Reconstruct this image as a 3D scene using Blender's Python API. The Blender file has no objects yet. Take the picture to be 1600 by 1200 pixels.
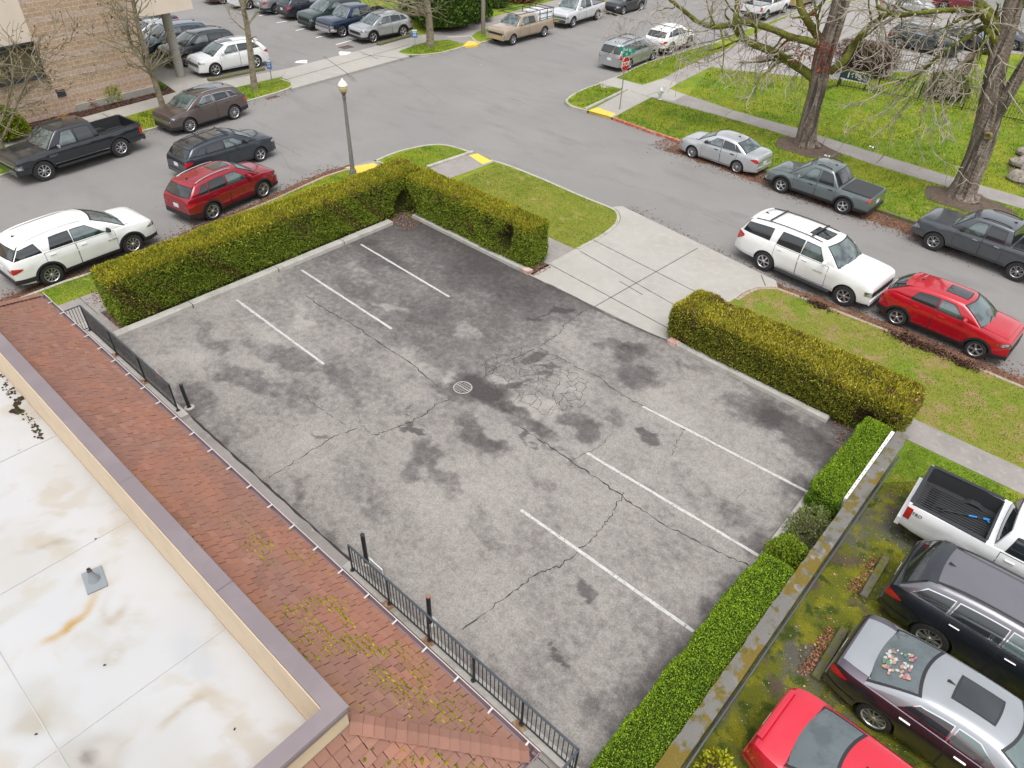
import bpy, math, random
import numpy as np
from mathutils import Vector, Matrix
from mathutils.geometry import tessellate_polygon
SC = bpy.context.scene
COL = SC.collection
R = math.radians
rng = np.random.default_rng(7)
rnd = random.Random(7)

# ------------------------------------------------------------------ camera
H = 13.8
CR = np.array([[0.74085879, 0.67103715, 0.02893761],
               [0.44148205, -0.45404452, -0.77391032],
               [-0.50618361, 0.5861337, -0.63263373]])
CF = 1114.8
cd = bpy.data.cameras.new('camera')
cam = bpy.data.objects.new('camera', cd)
COL.objects.link(cam)
cd.sensor_width = 36.0
cd.lens = CF / 1600 * 36
cd.clip_start = 0.2
cd.clip_end = 6000
cam.matrix_world = Matrix(((CR[0, 0], -CR[1, 0], -CR[2, 0], 0), (CR[0, 1], -CR[1, 1], -CR[2, 1], 0),
                           (CR[0, 2], -CR[1, 2], -CR[2, 2], H), (0, 0, 0, 1)))
SC.camera = cam

# ------------------------------------------------------------------ light
SUN_EL, SUN_AZ = R(70), R(130)
w = bpy.data.worlds.new('World')
SC.world = w
w.use_nodes = True
nt = w.node_tree
nt.nodes.clear()
out = nt.nodes.new('ShaderNodeOutputWorld')
bg = nt.nodes.new('ShaderNodeBackground')
sky = nt.nodes.new('ShaderNodeTexSky')
sky.sky_type = 'NISHITA'
sky.sun_disc = False
sky.sun_elevation = SUN_EL
sky.sun_rotation = SUN_AZ
sky.dust_density = 4.0
hs = nt.nodes.new('ShaderNodeHueSaturation')
hs.inputs['Saturation'].default_value = 0.16
hs.inputs['Value'].default_value = 1.0
tc = nt.nodes.new('ShaderNodeTexCoord')
mp = nt.nodes.new('ShaderNodeMapping')
mp.inputs['Scale'].default_value = (1, 1, 2.2)
nz = nt.nodes.new('ShaderNodeTexNoise')
nz.inputs['Scale'].default_value = 2.3
nz.inputs['Detail'].default_value = 5
rp = nt.nodes.new('ShaderNodeMapRange')
rp.inputs['From Min'].default_value = 0.3
rp.inputs['From Max'].default_value = 0.7
rp.inputs['To Min'].default_value = 0.75
rp.inputs['To Max'].default_value = 1.25
mx = nt.nodes.new('ShaderNodeVectorMath')
mx.operation = 'SCALE'
L = nt.links.new
L(sky.outputs[0], hs.inputs['Color'])
L(tc.outputs['Generated'], mp.inputs[0])
L(mp.outputs[0], nz.inputs[0])
L(nz.outputs[0], rp.inputs[0])
L(hs.outputs[0], mx.inputs[0])
L(rp.outputs[0], mx.inputs['Scale'])
L(mx.outputs[0], bg.inputs['Color'])
bg.inputs['Strength'].default_value = 0.15
L(bg.outputs[0], out.inputs[0])
sd = bpy.data.lights.new('sun', 'SUN')
sd.energy = 0.75
sd.angle = R(45)
sd.color = (1, 0.97, 0.93)
so = bpy.data.objects.new('sun', sd)
COL.objects.link(so)
so.rotation_euler = (R(90) - SUN_EL, 0, math.pi - SUN_AZ)
SC.view_settings.view_transform = 'Standard'
SC.view_settings.look = 'None'
SC.view_settings.exposure = 0.74
SC.view_settings.gamma = 1.0


# ------------------------------------------------------------------ pixel <-> world
def G(px, py, z=0.0):
    d = CR.T @ np.array([(px - 800) / CF, (py - 600) / CF, 1.0])
    t = -(H - z) / d[2]
    return (float(d[0] * t), float(d[1] * t))


def GP(pts, z=0.0):
    return [G(a, b, z) for a, b in pts]


def ray_plane(px, py, base, off=0.0):
    """point on the vertical plane that faces the viewer through base (x, y), pushed back by off"""
    d = CR.T @ np.array([(px - 800) / CF, (py - 600) / CF, 1.0])
    n = np.array([base[0], base[1]])
    ln = np.hypot(*n)
    n = n / ln
    t = (ln + off) / (d[0] * n[0] + d[1] * n[1])
    return Vector((d[0] * t, d[1] * t, H + d[2] * t))


# ------------------------------------------------------------------ noise
def vnoise(x, y, seed=0):
    xi = np.floor(x).astype(np.int64)
    yi = np.floor(y).astype(np.int64)
    fx = x - xi
    fy = y - yi
    fx = fx * fx * (3 - 2 * fx)
    fy = fy * fy * (3 - 2 * fy)

    def h(a, b):
        n = (a * 374761393 + b * 668265263 + seed * 974711) & 0x7fffffff
        n = ((n ^ (n >> 13)) * 1274126177) & 0x7fffffff
        return ((n ^ (n >> 16)) & 0xffff) / 65535.0
    return (h(xi, yi) * (1 - fx) + h(xi + 1, yi) * fx) * (1 - fy) + (h(xi, yi + 1) * (1 - fx) + h(xi + 1, yi + 1) * fx) * fy


def fbm(x, y, octv=4, seed=0):
    s, a, t = 0, 1, 0
    for i in range(octv):
        s = s + a * vnoise(x * 2 ** i, y * 2 ** i, seed + i * 17)
        t += a
        a *= 0.5
    return s / t


# ------------------------------------------------------------------ materials
def M(name, base, rough=0.6, metal=0.0, coat=0.0, var=(), bump=None, attr=None, spec=0.5, emit=None, backs=None):
    """var: list of (noise scale, colour, lo, hi, detail[, stretch]) mixed over base"""
    m = bpy.data.materials.new(name)
    m.use_nodes = True
    t = m.node_tree
    b = t.nodes['Principled BSDF']
    b.inputs['Roughness'].default_value = rough
    b.inputs['Metallic'].default_value = metal
    b.inputs['Coat Weight'].default_value = coat
    b.inputs['Coat Roughness'].default_value = 0.03
    b.inputs['Specular IOR Level'].default_value = spec
    b.inputs['Base Color'].default_value = (*base, 1)
    tcn = None
    cur = None
    if var or bump:
        tcn = t.nodes.new('ShaderNodeTexCoord')
    if attr:
        an = t.nodes.new('ShaderNodeAttribute')
        an.attribute_name = attr
        cur = an.outputs['Color']
    for v in var:
        n = t.nodes.new('ShaderNodeTexNoise')
        n.inputs['Scale'].default_value = v[0]
        n.inputs['Detail'].default_value = v[4]
        n.inputs['Roughness'].default_value = 0.6
        if len(v) > 5:
            mpn = t.nodes.new('ShaderNodeMapping')
            mpn.inputs['Scale'].default_value = v[5]
            mpn.inputs['Location'].default_value = (v[0] * 3.1, v[0] * 1.7, 0)
            t.links.new(tcn.outputs['Object'], mpn.inputs[0])
            t.links.new(mpn.outputs[0], n.inputs[0])
        else:
            t.links.new(tcn.outputs['Object'], n.inputs[0])
        r = t.nodes.new('ShaderNodeMapRange')
        r.inputs['From Min'].default_value = v[2]
        r.inputs['From Max'].default_value = v[3]
        t.links.new(n.outputs[0], r.inputs[0])
        x = t.nodes.new('ShaderNodeMix')
        x.data_type = 'RGBA'
        t.links.new(r.outputs[0], x.inputs['Factor'])
        if cur is None:
            x.inputs['A'].default_value = (*base, 1)
        else:
            t.links.new(cur, x.inputs['A'])
        x.inputs['B'].default_value = (*v[1], 1)
        cur = x.outputs['Result']
    if cur is not None:
        t.links.new(cur, b.inputs['Base Color'])
    if bump:
        n = t.nodes.new('ShaderNodeTexNoise')
        n.inputs['Scale'].default_value = bump[0]
        n.inputs['Detail'].default_value = 4
        t.links.new(tcn.outputs['Object'], n.inputs[0])
        bn = t.nodes.new('ShaderNodeBump')
        bn.inputs['Strength'].default_value = bump[1]
        bn.inputs['Distance'].default_value = bump[2] if len(bump) > 2 else 0.02
        t.links.new(n.outputs[0], bn.inputs['Height'])
        t.links.new(bn.outputs[0], b.inputs['Normal'])
    if emit:
        b.inputs['Emission Color'].default_value = (*emit[0], 1)
        b.inputs['Emission Strength'].default_value = emit[1]
    return m


ROAD = M('road_asphalt', (0.212, 0.203, 0.196), 0.85,
         var=[(0.22, (0.240, 0.228, 0.218), 0.42, 0.66, 5), (0.9, (0.185, 0.176, 0.170), 0.52, 0.72, 7, (0.35, 1, 1)),
              (55, (0.12, 0.115, 0.11), 0.52, 0.75, 2), (70, (0.32, 0.31, 0.30), 0.60, 0.78, 2)], bump=(60, 0.25, 0.01))
CONC = M('sidewalk_concrete', (0.36, 0.342, 0.310), 0.85,
         var=[(0.6, (0.315, 0.297, 0.268), 0.42, 0.72, 6), (3.0, (0.395, 0.378, 0.345), 0.5, 0.75, 5), (40, (0.30, 0.285, 0.26), 0.56, 0.75, 3)],
         bump=(50, 0.15, 0.01))
CONC_OLD = M('old_sidewalk_concrete', (0.29, 0.265, 0.25), 0.9,
             var=[(0.8, (0.235, 0.215, 0.20), 0.42, 0.66, 5), (5.0, (0.35, 0.325, 0.30), 0.54, 0.75, 5), (50, (0.18, 0.165, 0.155), 0.55, 0.72, 3)],
             bump=(50, 0.2, 0.01))
KERB = M('kerb_concrete', (0.40, 0.38, 0.35), 0.85,
         var=[(2.0, (0.27, 0.25, 0.22), 0.45, 0.7, 5), (14, (0.48, 0.46, 0.43), 0.52, 0.75, 4), (1.1, (0.20, 0.19, 0.12), 0.62, 0.75, 6)])
KERB_RED = M('red_kerb_paint', (0.42, 0.10, 0.075), 0.8,
             var=[(5, (0.52, 0.30, 0.24), 0.50, 0.62, 6), (9, (0.30, 0.27, 0.25), 0.60, 0.68, 6)])
KERB_FADED = M('faded_red_kerb_paint', (0.36, 0.24, 0.20), 0.85,
               var=[(3, (0.33, 0.30, 0.27), 0.45, 0.62, 6), (6, (0.44, 0.20, 0.15), 0.58, 0.70, 6)])
YELLOW = M('yellow_paint', (0.75, 0.50, 0.07), 0.7, var=[(8, (0.62, 0.45, 0.15), 0.55, 0.75, 5)])
GRASS_BASE = M('lawn_turf', (0.135, 0.215, 0.014), 0.9, spec=0.2,
               var=[(0.30, (0.235, 0.265, 0.018), 0.42, 0.60, 6), (0.9, (0.070, 0.140, 0.010), 0.52, 0.66, 6),
                    (1.9, (0.30, 0.26, 0.055), 0.57, 0.68, 6), (28, (0.055, 0.105, 0.008), 0.50, 0.72, 3), (45, (0.30, 0.38, 0.04), 0.60, 0.75, 3)],
               bump=(35, 0.6, 0.05))
GRASS_DRY = M('patchy_lawn_turf', (0.20, 0.215, 0.030), 0.9, spec=0.2,
              var=[(0.55, (0.15, 0.22, 0.015), 0.48, 0.62, 5), (1.3, (0.30, 0.215, 0.095), 0.50, 0.62, 7),
                   (4.5, (0.11, 0.17, 0.014), 0.54, 0.70, 4), (30, (0.075, 0.075, 0.016), 0.50, 0.70, 3), (45, (0.42, 0.38, 0.12), 0.60, 0.76, 3)],
              bump=(35, 0.6, 0.05))
GRASS_MID = M('thin_lawn_turf', (0.165, 0.205, 0.022), 0.9, spec=0.2,
              var=[(0.5, (0.23, 0.235, 0.035), 0.45, 0.62, 5), (1.4, (0.29, 0.25, 0.08), 0.54, 0.68, 6), (3.5, (0.10, 0.155, 0.012), 0.54, 0.68, 5), (30, (0.075, 0.085, 0.012), 0.52, 0.72, 3)], bump=(35, 0.6, 0.05))
GRASS_FAR = M('distant_turf', (0.10, 0.16, 0.02), 0.95, spec=0.2, var=[(0.1, (0.15, 0.17, 0.04), 0.4, 0.65, 5)])
MULCH = M('bark_mulch', (0.085, 0.040, 0.026), 0.95, var=[(9, (0.040, 0.022, 0.016), 0.42, 0.62, 5), (30, (0.16, 0.085, 0.055), 0.58, 0.72, 3)],
          bump=(30, 0.8, 0.05))
SOIL = M('bare_soil', (0.112, 0.076, 0.055), 0.95, var=[(3, (0.07, 0.05, 0.038), 0.42, 0.65, 5), (25, (0.22, 0.17, 0.13), 0.58, 0.75, 3)],
         bump=(25, 0.6, 0.04))
MOSSLOT = M('mossy_asphalt', (0.100, 0.093, 0.080), 0.95, spec=0.25,
            var=[(0.55, (0.110, 0.120, 0.010), 0.39, 0.49, 8), (1.7, (0.185, 0.175, 0.010), 0.50, 0.62, 7), (2.3, (0.040, 0.062, 0.006), 0.53, 0.62, 7),
                 (1.0, (0.095, 0.068, 0.048), 0.56, 0.63, 8), (40, (0.045, 0.055, 0.010), 0.52, 0.72, 3), (60, (0.42, 0.40, 0.24), 0.68, 0.78, 2)], bump=(30, 0.6, 0.04))
WHITEPAINT = M('white_line_paint', (0.50, 0.495, 0.475), 0.7,
               var=[(4, (0.42, 0.41, 0.395), 0.45, 0.65, 4), (14, (0.24, 0.23, 0.22), 0.55, 0.63, 6)])
CRACK = M('crack_dark', (0.035, 0.033, 0.030), 0.95)
JOINT = M('joint_dark', (0.065, 0.060, 0.052), 0.95, var=[(3, (0.12, 0.11, 0.10), 0.45, 0.65, 4)])
BLACKMETAL = M('black_painted_iron', (0.018, 0.020, 0.024), 0.45, var=[(20, (0.05, 0.045, 0.04), 0.6, 0.75, 3)])
GALV = M('galvanised_steel', (0.42, 0.43, 0.44), 0.45, 0.8)
PLASTIC = M('dark_plastic', (0.022, 0.023, 0.025), 0.55)
LINER = M('bed_liner', (0.030, 0.031, 0.034), 0.6)
TYRE = M('tyre_rubber', (0.020, 0.020, 0.021), 0.8, var=[(12, (0.045, 0.042, 0.04), 0.5, 0.7, 3)])
RIM = M('alloy_silver', (0.62, 0.62, 0.63), 0.28, 0.85)
RIMD = M('alloy_dark', (0.035, 0.035, 0.038), 0.4, 0.5)
CHROME = M('chrome_trim', (0.78, 0.78, 0.80), 0.12, 1.0)
HEADL = M('headlight_lens', (0.50, 0.52, 0.54), 0.08, 0.5, coat=1.0, var=[(6, (0.10, 0.11, 0.12), 0.46, 0.58, 2)])
TAILL = M('taillight_lens', (0.42, 0.012, 0.018), 0.12, coat=1.0)
AMBER = M('amber_lens', (0.80, 0.30, 0.02), 0.2, coat=1.0)
GLASS = M('tinted_glass', (0.014, 0.019, 0.022), 0.03, coat=0.6, spec=0.7)
GLASS.node_tree.nodes['Principled BSDF'].inputs['IOR'].default_value = 1.6
REARG = M('rear_glass', (0.105, 0.130, 0.138), 0.04, coat=0.6, spec=0.8, var=[(2.5, (0.075, 0.095, 0.10), 0.46, 0.62, 3)])  # base colour lightened to carry the sky reflected in sedan rear windows
GLASSF = M('windscreen_glass', (0.070, 0.110, 0.110), 0.04, coat=0.6, spec=0.8, var=[(2.2, (0.016, 0.024, 0.026), 0.46, 0.60, 3)])  # teal base brightened in place of sky reflection on the glass
GLASSF.node_tree.nodes['Principled BSDF'].inputs['IOR'].default_value = 1.9
PLATEM = M('licence_plate', (0.70, 0.72, 0.75), 0.5)
BARKG = M('grey_bark', (0.190, 0.150, 0.120), 0.95,
          var=[(4, (0.075, 0.058, 0.046), 0.47, 0.58, 6, (1, 1, 0.10)), (9, (0.31, 0.265, 0.225), 0.53, 0.66, 4, (1, 1, 0.12)), (1.1, (0.15, 0.14, 0.035), 0.60, 0.70, 6, (1, 1, .4))], bump=(9, 1.0, 0.12))
MOSSBARK = M('mossy_bark', (0.140, 0.150, 0.014), 0.95,
             var=[(2.2, (0.105, 0.085, 0.040), 0.50, 0.64, 5), (9, (0.065, 0.070, 0.010), 0.48, 0.66, 4), (20, (0.23, 0.235, 0.02), 0.58, 0.72, 3)], bump=(14, 0.9, 0.06))
TWIG = M('pale_twigs', (0.38, 0.335, 0.275), 0.9, var=[(1.5, (0.24, 0.20, 0.155), 0.45, 0.65, 3)])
TWIGM = M('lichen_twigs', (0.240, 0.220, 0.135), 0.9, var=[(1.5, (0.15, 0.13, 0.075), 0.45, 0.65, 3)])
LEAF = M('leaf_mix', (0.1, 0.15, 0.02), 0.75, attr='col', spec=0.2)
CHIPS = M('litter_mix', (0.2, 0.1, 0.05), 0.9, attr='col', spec=0.2)
SHINGLE = M('red_shingle', (0.36, 0.15, 0.10), 0.9, attr='col', spec=0.2, bump=(60, 0.3, 0.01),
            var=[(1.0, (0.238, 0.128, 0.098), 0.48, 0.70, 5)])
MEMBRANE = M('white_roof_membrane', (0.72, 0.715, 0.71), 0.75, attr='col')
STUCCO = M('tan_stucco', (0.62, 0.50, 0.36), 0.85, var=[(2, (0.56, 0.45, 0.33), 0.45, 0.7, 4)])
CREAM = M('cream_stucco', (0.74, 0.63, 0.53), 0.85, var=[(1, (0.70, 0.59, 0.49), 0.45, 0.7, 4)])
CAPM = M('mauve_metal_cap', (0.185, 0.152, 0.162), 0.5, var=[(1.2, (0.215, 0.18, 0.188), 0.45, 0.7, 4)])
GUTTER = M('mauve_gutter', (0.22, 0.155, 0.165), 0.5)
WHITEM = M('white_enamel', (0.75, 0.75, 0.75), 0.4)
WALLTOP = M('mossy_wall_concrete', (0.150, 0.142, 0.130), 0.95,
            var=[(1.6, (0.25, 0.235, 0.21), 0.54, 0.64, 6), (2.7, (0.09, 0.085, 0.07), 0.52, 0.64, 6), (1.7, (0.140, 0.098, 0.010), 0.515, 0.57, 8), (4, (0.10, 0.085, 0.010), 0.56, 0.64, 6), (25, (0.14, 0.13, 0.10), 0.56, 0.72, 3)],
            bump=(20, 0.5, 0.03))
WALLSIDE = M('dark_wall_side', (0.055, 0.060, 0.070), 0.7, var=[(0.8, (0.12, 0.13, 0.14), 0.5, 0.65, 5, (0.2, 0.2, 3))])
MOSSY_LOG = M('mossy_wheel_stop', (0.135, 0.125, 0.09), 0.95, var=[(4, (0.13, 0.13, 0.02), 0.45, 0.6, 6), (10, (0.07, 0.065, 0.05), 0.55, 0.7, 5)], bump=(20, 0.6, 0.03))


# ------------------------------------------------------------------ mesh helper
class MB:
    def __init__(s):
        s.v = []
        s.f = []
        s.m = []
        s.c = []

    def add(s, vs, fs, mi=0, col=None):
        o = len(s.v)
        s.v.extend([tuple(p) for p in vs])
        s.f.extend([tuple(i + o for i in f) for f in fs])
        s.m.extend([mi] * len(fs))
        if col is not None:
            s.c.extend([col] * len(vs))

    def box(s, c, d, rz=0.0, mi=0, col=None, tilt=0.0):
        hx, hy, hz = d[0] / 2, d[1] / 2, d[2] / 2
        vs = [Vector((x, y, z)) for x in (-hx, hx) for y in (-hy, hy) for z in (-hz, hz)]
        m = Matrix.Rotation(rz, 3, 'Z') @ Matrix.Rotation(tilt, 3, 'X')
        vs = [m @ p + Vector(c) for p in vs]
        s.add(vs, [(0, 1, 3, 2), (4, 6, 7, 5), (0, 4, 5, 1), (2, 3, 7, 6), (0, 2, 6, 4), (1, 5, 7, 3)], mi, col)

    def bar(s, a, b, wd, ht, mi=0):
        a, b = Vector(a), Vector(b)
        d = (b - a).normalized()
        up = Vector((0, 0, 1)) if abs(d.z) < 0.95 else Vector((1, 0, 0))
        x = d.cross(up).normalized() * wd / 2
        y = x.cross(d).normalized() * ht / 2
        vs = [a - x - y, a + x - y, a + x + y, a - x + y, b - x - y, b + x - y, b + x + y, b - x + y]
        s.add(vs, [(3, 2, 1, 0), (4, 5, 6, 7), (0, 1, 5, 4), (1, 2, 6, 5), (2, 3, 7, 6), (3, 0, 4, 7)], mi)

    def tube(s, pts, rad, n=8, mi=0, cap=True):
        pts = [Vector(p) for p in pts]
        if not hasattr(rad, '__len__'):
            rad = [rad] * len(pts)
        o = len(s.v)
        ref = None
        for i, p in enumerate(pts):
            d = (pts[min(i + 1, len(pts) - 1)] - pts[max(i - 1, 0)])
            if d.length < 1e-9:
                d = Vector((0, 0, 1))
            d.normalize()
            if ref is None:
                ref = d.orthogonal().normalized()
            ref = (ref - d * ref.dot(d))
            if ref.length < 1e-6:
                ref = d.orthogonal()
            ref.normalize()
            bn = d.cross(ref)
            for k in range(n):
                a = 2 * math.pi * k / n
                s.v.append(tuple(p + (ref * math.cos(a) + bn * math.sin(a)) * rad[i]))
        for i in range(len(pts) - 1):
            for k in range(n):
                s.f.append((o + i * n + k, o + i * n + (k + 1) % n, o + (i + 1) * n + (k + 1) % n, o + (i + 1) * n + k))
                s.m.append(mi)
        if cap:
            s.f.append(tuple(o + k for k in range(n))[::-1])
            s.f.append(tuple(o + (len(pts) - 1) * n + k for k in range(n)))
            s.m.extend([mi, mi])

    def lathe(s, prof, n=16, c=(0, 0, 0), axis='z', mi=0):
        o = len(s.v)
        for r_, h_ in prof:
            for k in range(n):
                a = 2 * math.pi * k / n
                if axis == 'z':
                    s.v.append((c[0] + r_ * math.cos(a), c[1] + r_ * math.sin(a), c[2] + h_))
                else:
                    s.v.append((c[0] + r_ * math.cos(a), c[1] + h_, c[2] + r_ * math.sin(a)))
        for i in range(len(prof) - 1):
            for k in range(n):
                q = (o + i * n + k, o + i * n + (k + 1) % n, o + (i + 1) * n + (k + 1) % n, o + (i + 1) * n + k)
                s.f.append(q if axis == 'z' else q[::-1])
                s.m.append(mi)

    def prism(s, poly, z0, z1, mi=0, mside=None):
        n = len(poly)
        area = sum(poly[i][0] * poly[(i + 1) % n][1] - poly[(i + 1) % n][0] * poly[i][1] for i in range(n))
        if area < 0:
            poly = poly[::-1]
        o = len(s.v)
        s.v.extend([(p[0], p[1], z1) for p in poly])
        tris = tessellate_polygon([[Vector((p[0], p[1], 0)) for p in poly]])
        for t in tris:
            a, b, c = [Vector((poly[i][0], poly[i][1], 0)) for i in t]
            if (b - a).cross(c - a).z < 0:
                t = t[::-1]
            s.f.append(tuple(o + i for i in t))
            s.m.append(mi)
        if z0 is not None:
            s.v.extend([(p[0], p[1], z0) for p in poly])
            for i in range(n):
                j = (i + 1) % n
                s.f.append((o + n + i, o + n + j, o + j, o + i))
                s.m.append(mi if mside is None else mside)

    def grid(s, P, mi=0, wrap=False, flip=False, cols=None):
        """P[i][j] grid of points"""
        o = len(s.v)
        ni, nj = len(P), len(P[0])
        for r_ in P:
            for p in r_:
                s.v.append(tuple(p))
        for i in range(ni - 1):
            for j in range(nj if wrap else nj - 1):
                k = (j + 1) % nj
                q = (o + i * nj + j, o + i * nj + k, o + (i + 1) * nj + k, o + (i + 1) * nj + j)
                s.f.append(q[::-1] if flip else q)
                s.m.append(mi)

    def build(s, name, mats, parent=None, smooth=False, ang=35, loc=None):
        me = bpy.data.meshes.new(name)
        me.from_pydata(s.v, [], s.f)
        if not isinstance(mats, (list, tuple)):
            mats = [mats]
        for m_ in mats:
            me.materials.append(m_)
        if len(mats) > 1:
            me.polygons.foreach_set('material_index', s.m)
        if s.c and len(s.c) == len(s.v):
            at = me.attributes.new('col', 'FLOAT_COLOR', 'POINT')
            at.data.foreach_set('color', np.array([(*c, 1) for c in s.c], np.float32).ravel())
        if smooth:
            me.polygons.foreach_set('use_smooth', [True] * len(me.polygons))
            me.set_sharp_from_angle(angle=R(ang))
        me.update()
        return link(name, me, parent, loc)


def link(name, me, parent=None, loc=None):
    o = bpy.data.objects.new(name, me)
    COL.objects.link(o)
    if parent is not None:
        o.parent = parent
    if loc is not None:
        o.location = loc
    return o


def tag(o, label=None, cat=None, group=None, kind=None):
    if label:
        o['label'] = label
    if cat:
        o['category'] = cat
    if group:
        o['group'] = group
    if kind:
        o['kind'] = kind
    return o


def thing(name, label, cat, loc=(0, 0, 0), rz=0.0, group=None):
    o = bpy.data.objects.new(name, None)
    COL.objects.link(o)
    o.location = loc
    o.rotation_euler = (0, 0, rz)
    o.empty_display_size = 0.2
    return tag(o, label, cat, group)


def np_mesh(name, V, F, mats, col=None, parent=None, smooth=False):
    """V (n,3), F (m,k) numpy"""
    me = bpy.data.meshes.new(name)
    n, m, k = len(V), len(F), F.shape[1]
    me.vertices.add(n)
    me.vertices.foreach_set('co', np.asarray(V, np.float32).ravel())
    me.loops.add(m * k)
    me.loops.foreach_set('vertex_index', np.asarray(F, np.int32).ravel())
    me.polygons.add(m)
    me.polygons.foreach_set('loop_start', np.arange(0, m * k, k, dtype=np.int32))
    me.update(calc_edges=True)
    for mm in (mats if isinstance(mats, (list, tuple)) else [mats]):
        me.materials.append(mm)
    if col is not None:
        at = me.attributes.new('col', 'FLOAT_COLOR', 'POINT')
        c4 = np.ones((n, 4), np.float32)
        c4[:, :3] = col
        at.data.foreach_set('color', c4.ravel())
    if smooth:
        me.polygons.foreach_set('use_smooth', np.ones(m, bool))
    me.validate()
    return link(name, me, parent)


def leaves(P, D, ln, wd, col):
    """quads at P growing along D; returns V, F, colours. ln, wd scalars or arrays"""
    n = len(P)
    D = D / (np.linalg.norm(D, axis=1, keepdims=True) + 1e-9)
    rv = rng.normal(size=(n, 3))
    T = np.cross(D, rv)
    T /= (np.linalg.norm(T, axis=1, keepdims=True) + 1e-9)
    ln = np.broadcast_to(np.asarray(ln, float), (n,))[:, None]
    wd = np.broadcast_to(np.asarray(wd, float), (n,))[:, None]
    a = P - T * wd * 0.25
    b = P + T * wd * 0.25
    c = P + D * ln * 0.6 + T * wd * 0.5
    d = P + D * ln
    e = P + D * ln * 0.6 - T * wd * 0.5
    V = np.stack([a, b, c, d, e], 1).reshape(-1, 3)
    F = np.arange(n * 5).reshape(n, 5)
    C_ = np.repeat(col, 5, axis=0)
    return V, F, C_


def pick(cols, n, jit=0.15):
    c = np.array(cols)[rng.integers(0, len(cols), n)]
    return np.clip(c * (1 + rng.uniform(-jit, jit, (n, 1))), 0, 1)


def in_poly(x, y, poly):
    ins = np.zeros(len(x), bool)
    n = len(poly)
    for i in range(n):
        x0, y0 = poly[i]
        x1, y1 = poly[(i + 1) % n]
        c = ((y0 > y) != (y1 > y)) & (x < (x1 - x0) * (y - y0) / ((y1 - y0) if y1 != y0 else 1e-9) + x0)
        ins ^= c
    return ins


def sheet(name, poly, z, mat, kind='structure', z0=None):
    mb = MB()
    mb.prism(poly, z0, z)
    return tag(mb.build(name, mat), kind=kind)


def ribbon(pts, wd, z, jit=0.0, zj=0.0):
    """flat strip along points, returns grid rows"""
    rows = []
    P = [Vector((p[0], p[1], 0)) for p in pts]
    for i, p in enumerate(P):
        d = P[min(i + 1, len(P) - 1)] - P[max(i - 1, 0)]
        d.normalize()
        n = Vector((-d.y, d.x, 0))
        w_ = wd * (1 + rnd.uniform(-jit, jit))
        rows.append([(p + n * w_ / 2 + Vector((0, 0, z))), (p - n * w_ / 2 + Vector((0, 0, z)))])
    return rows


def kerb(name, pts, mat, width=0.16, z0=-0.16, z1=0.014, side=1):
    """kerb along pts; body lies to the left (side 1) of the direction of travel"""
    P = [Vector((p[0], p[1], 0)) for p in pts]
    rows = []
    for i, p in enumerate(P):
        d = P[min(i + 1, len(P) - 1)] - P[max(i - 1, 0)]
        d.normalize()
        n = Vector((-d.y, d.x, 0)) * side
        a = p
        rows.append([(a.x, a.y, z0), (a.x + n.x * 0.012, a.y + n.y * 0.012, z1 - 0.03), (a.x + n.x * .035, a.y + n.y * .035, z1),
                     (a.x + n.x * width, a.y + n.y * width, z1), (a.x + n.x * width, a.y + n.y * width, z0)])
    mb = MB()
    mb.grid(rows, flip=(side == 1))
    mb.f.append(tuple(range(5)))
    mb.m.append(0)
    o = len(mb.v) - 5
    mb.f.append(tuple(range(o, o + 5)))
    mb.m.append(0)
    return tag(mb.build(name, mat), kind='structure')


def smooth_path(pts, n=6, closed=False):
    """Catmull-Rom through points (any dimension)"""
    P = [np.array(p, float) for p in pts]
    o = []
    N = len(P)
    for i in range(N if closed else N - 1):
        p0 = P[(i - 1) % N] if closed or i > 0 else P[0]
        p1 = P[i]
        p2 = P[(i + 1) % N]
        p3 = P[(i + 2) % N] if closed or i + 2 < N else P[-1]
        for k in range(n):
            t = k / n
            o.append(tuple(0.5 * ((2 * p1) + (-p0 + p2) * t + (2 * p0 - 5 * p1 + 4 * p2 - p3) * t * t + (-p0 + 3 * p1 - 3 * p2 + p3) * t ** 3)))
    if not closed:
        o.append(tuple(P[-1]))
    return o


def text_mesh(body, size, extrude=0.004, bold=0.0):
    cu = bpy.data.curves.new('lettering', 'FONT')
    cu.body = body
    cu.size = size
    cu.align_x = 'CENTER'
    cu.align_y = 'CENTER'
    cu.extrude = extrude
    cu.offset = bold
    o = bpy.data.objects.new('lettering', cu)
    COL.objects.link(o)
    bpy.context.view_layer.update()
    dg = bpy.context.evaluated_depsgraph_get()
    me = bpy.data.meshes.new_from_object(o.evaluated_get(dg))
    bpy.data.objects.remove(o)
    return me


def lettering(body, size, mat, parent, loc, rot, extrude=0.003, bold=0.0, name='lettering'):
    me = text_mesh(body, size, extrude, bold)
    me.materials.clear()
    me.materials.append(mat)
    o = link(name, me, parent, loc)
    o.rotation_euler = rot
    return o

# ================================================================== GROUND
ZR = -0.13
g = MB()
g.add([(-2500, -2500, -0.2), (2500, -2500, -0.2), (2500, 2500, -0.2), (-2500, 2500, -0.2)], [(0, 1, 2, 3)])
tag(g.build('ground', GRASS_FAR), kind='structure')
sheet('road', [(-46, -60), (-24, -60), (-24, 22), (120, 20), (120, 38), (-25, 38), (-25, 160), (-46, 160)], ZR, ROAD)

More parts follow.
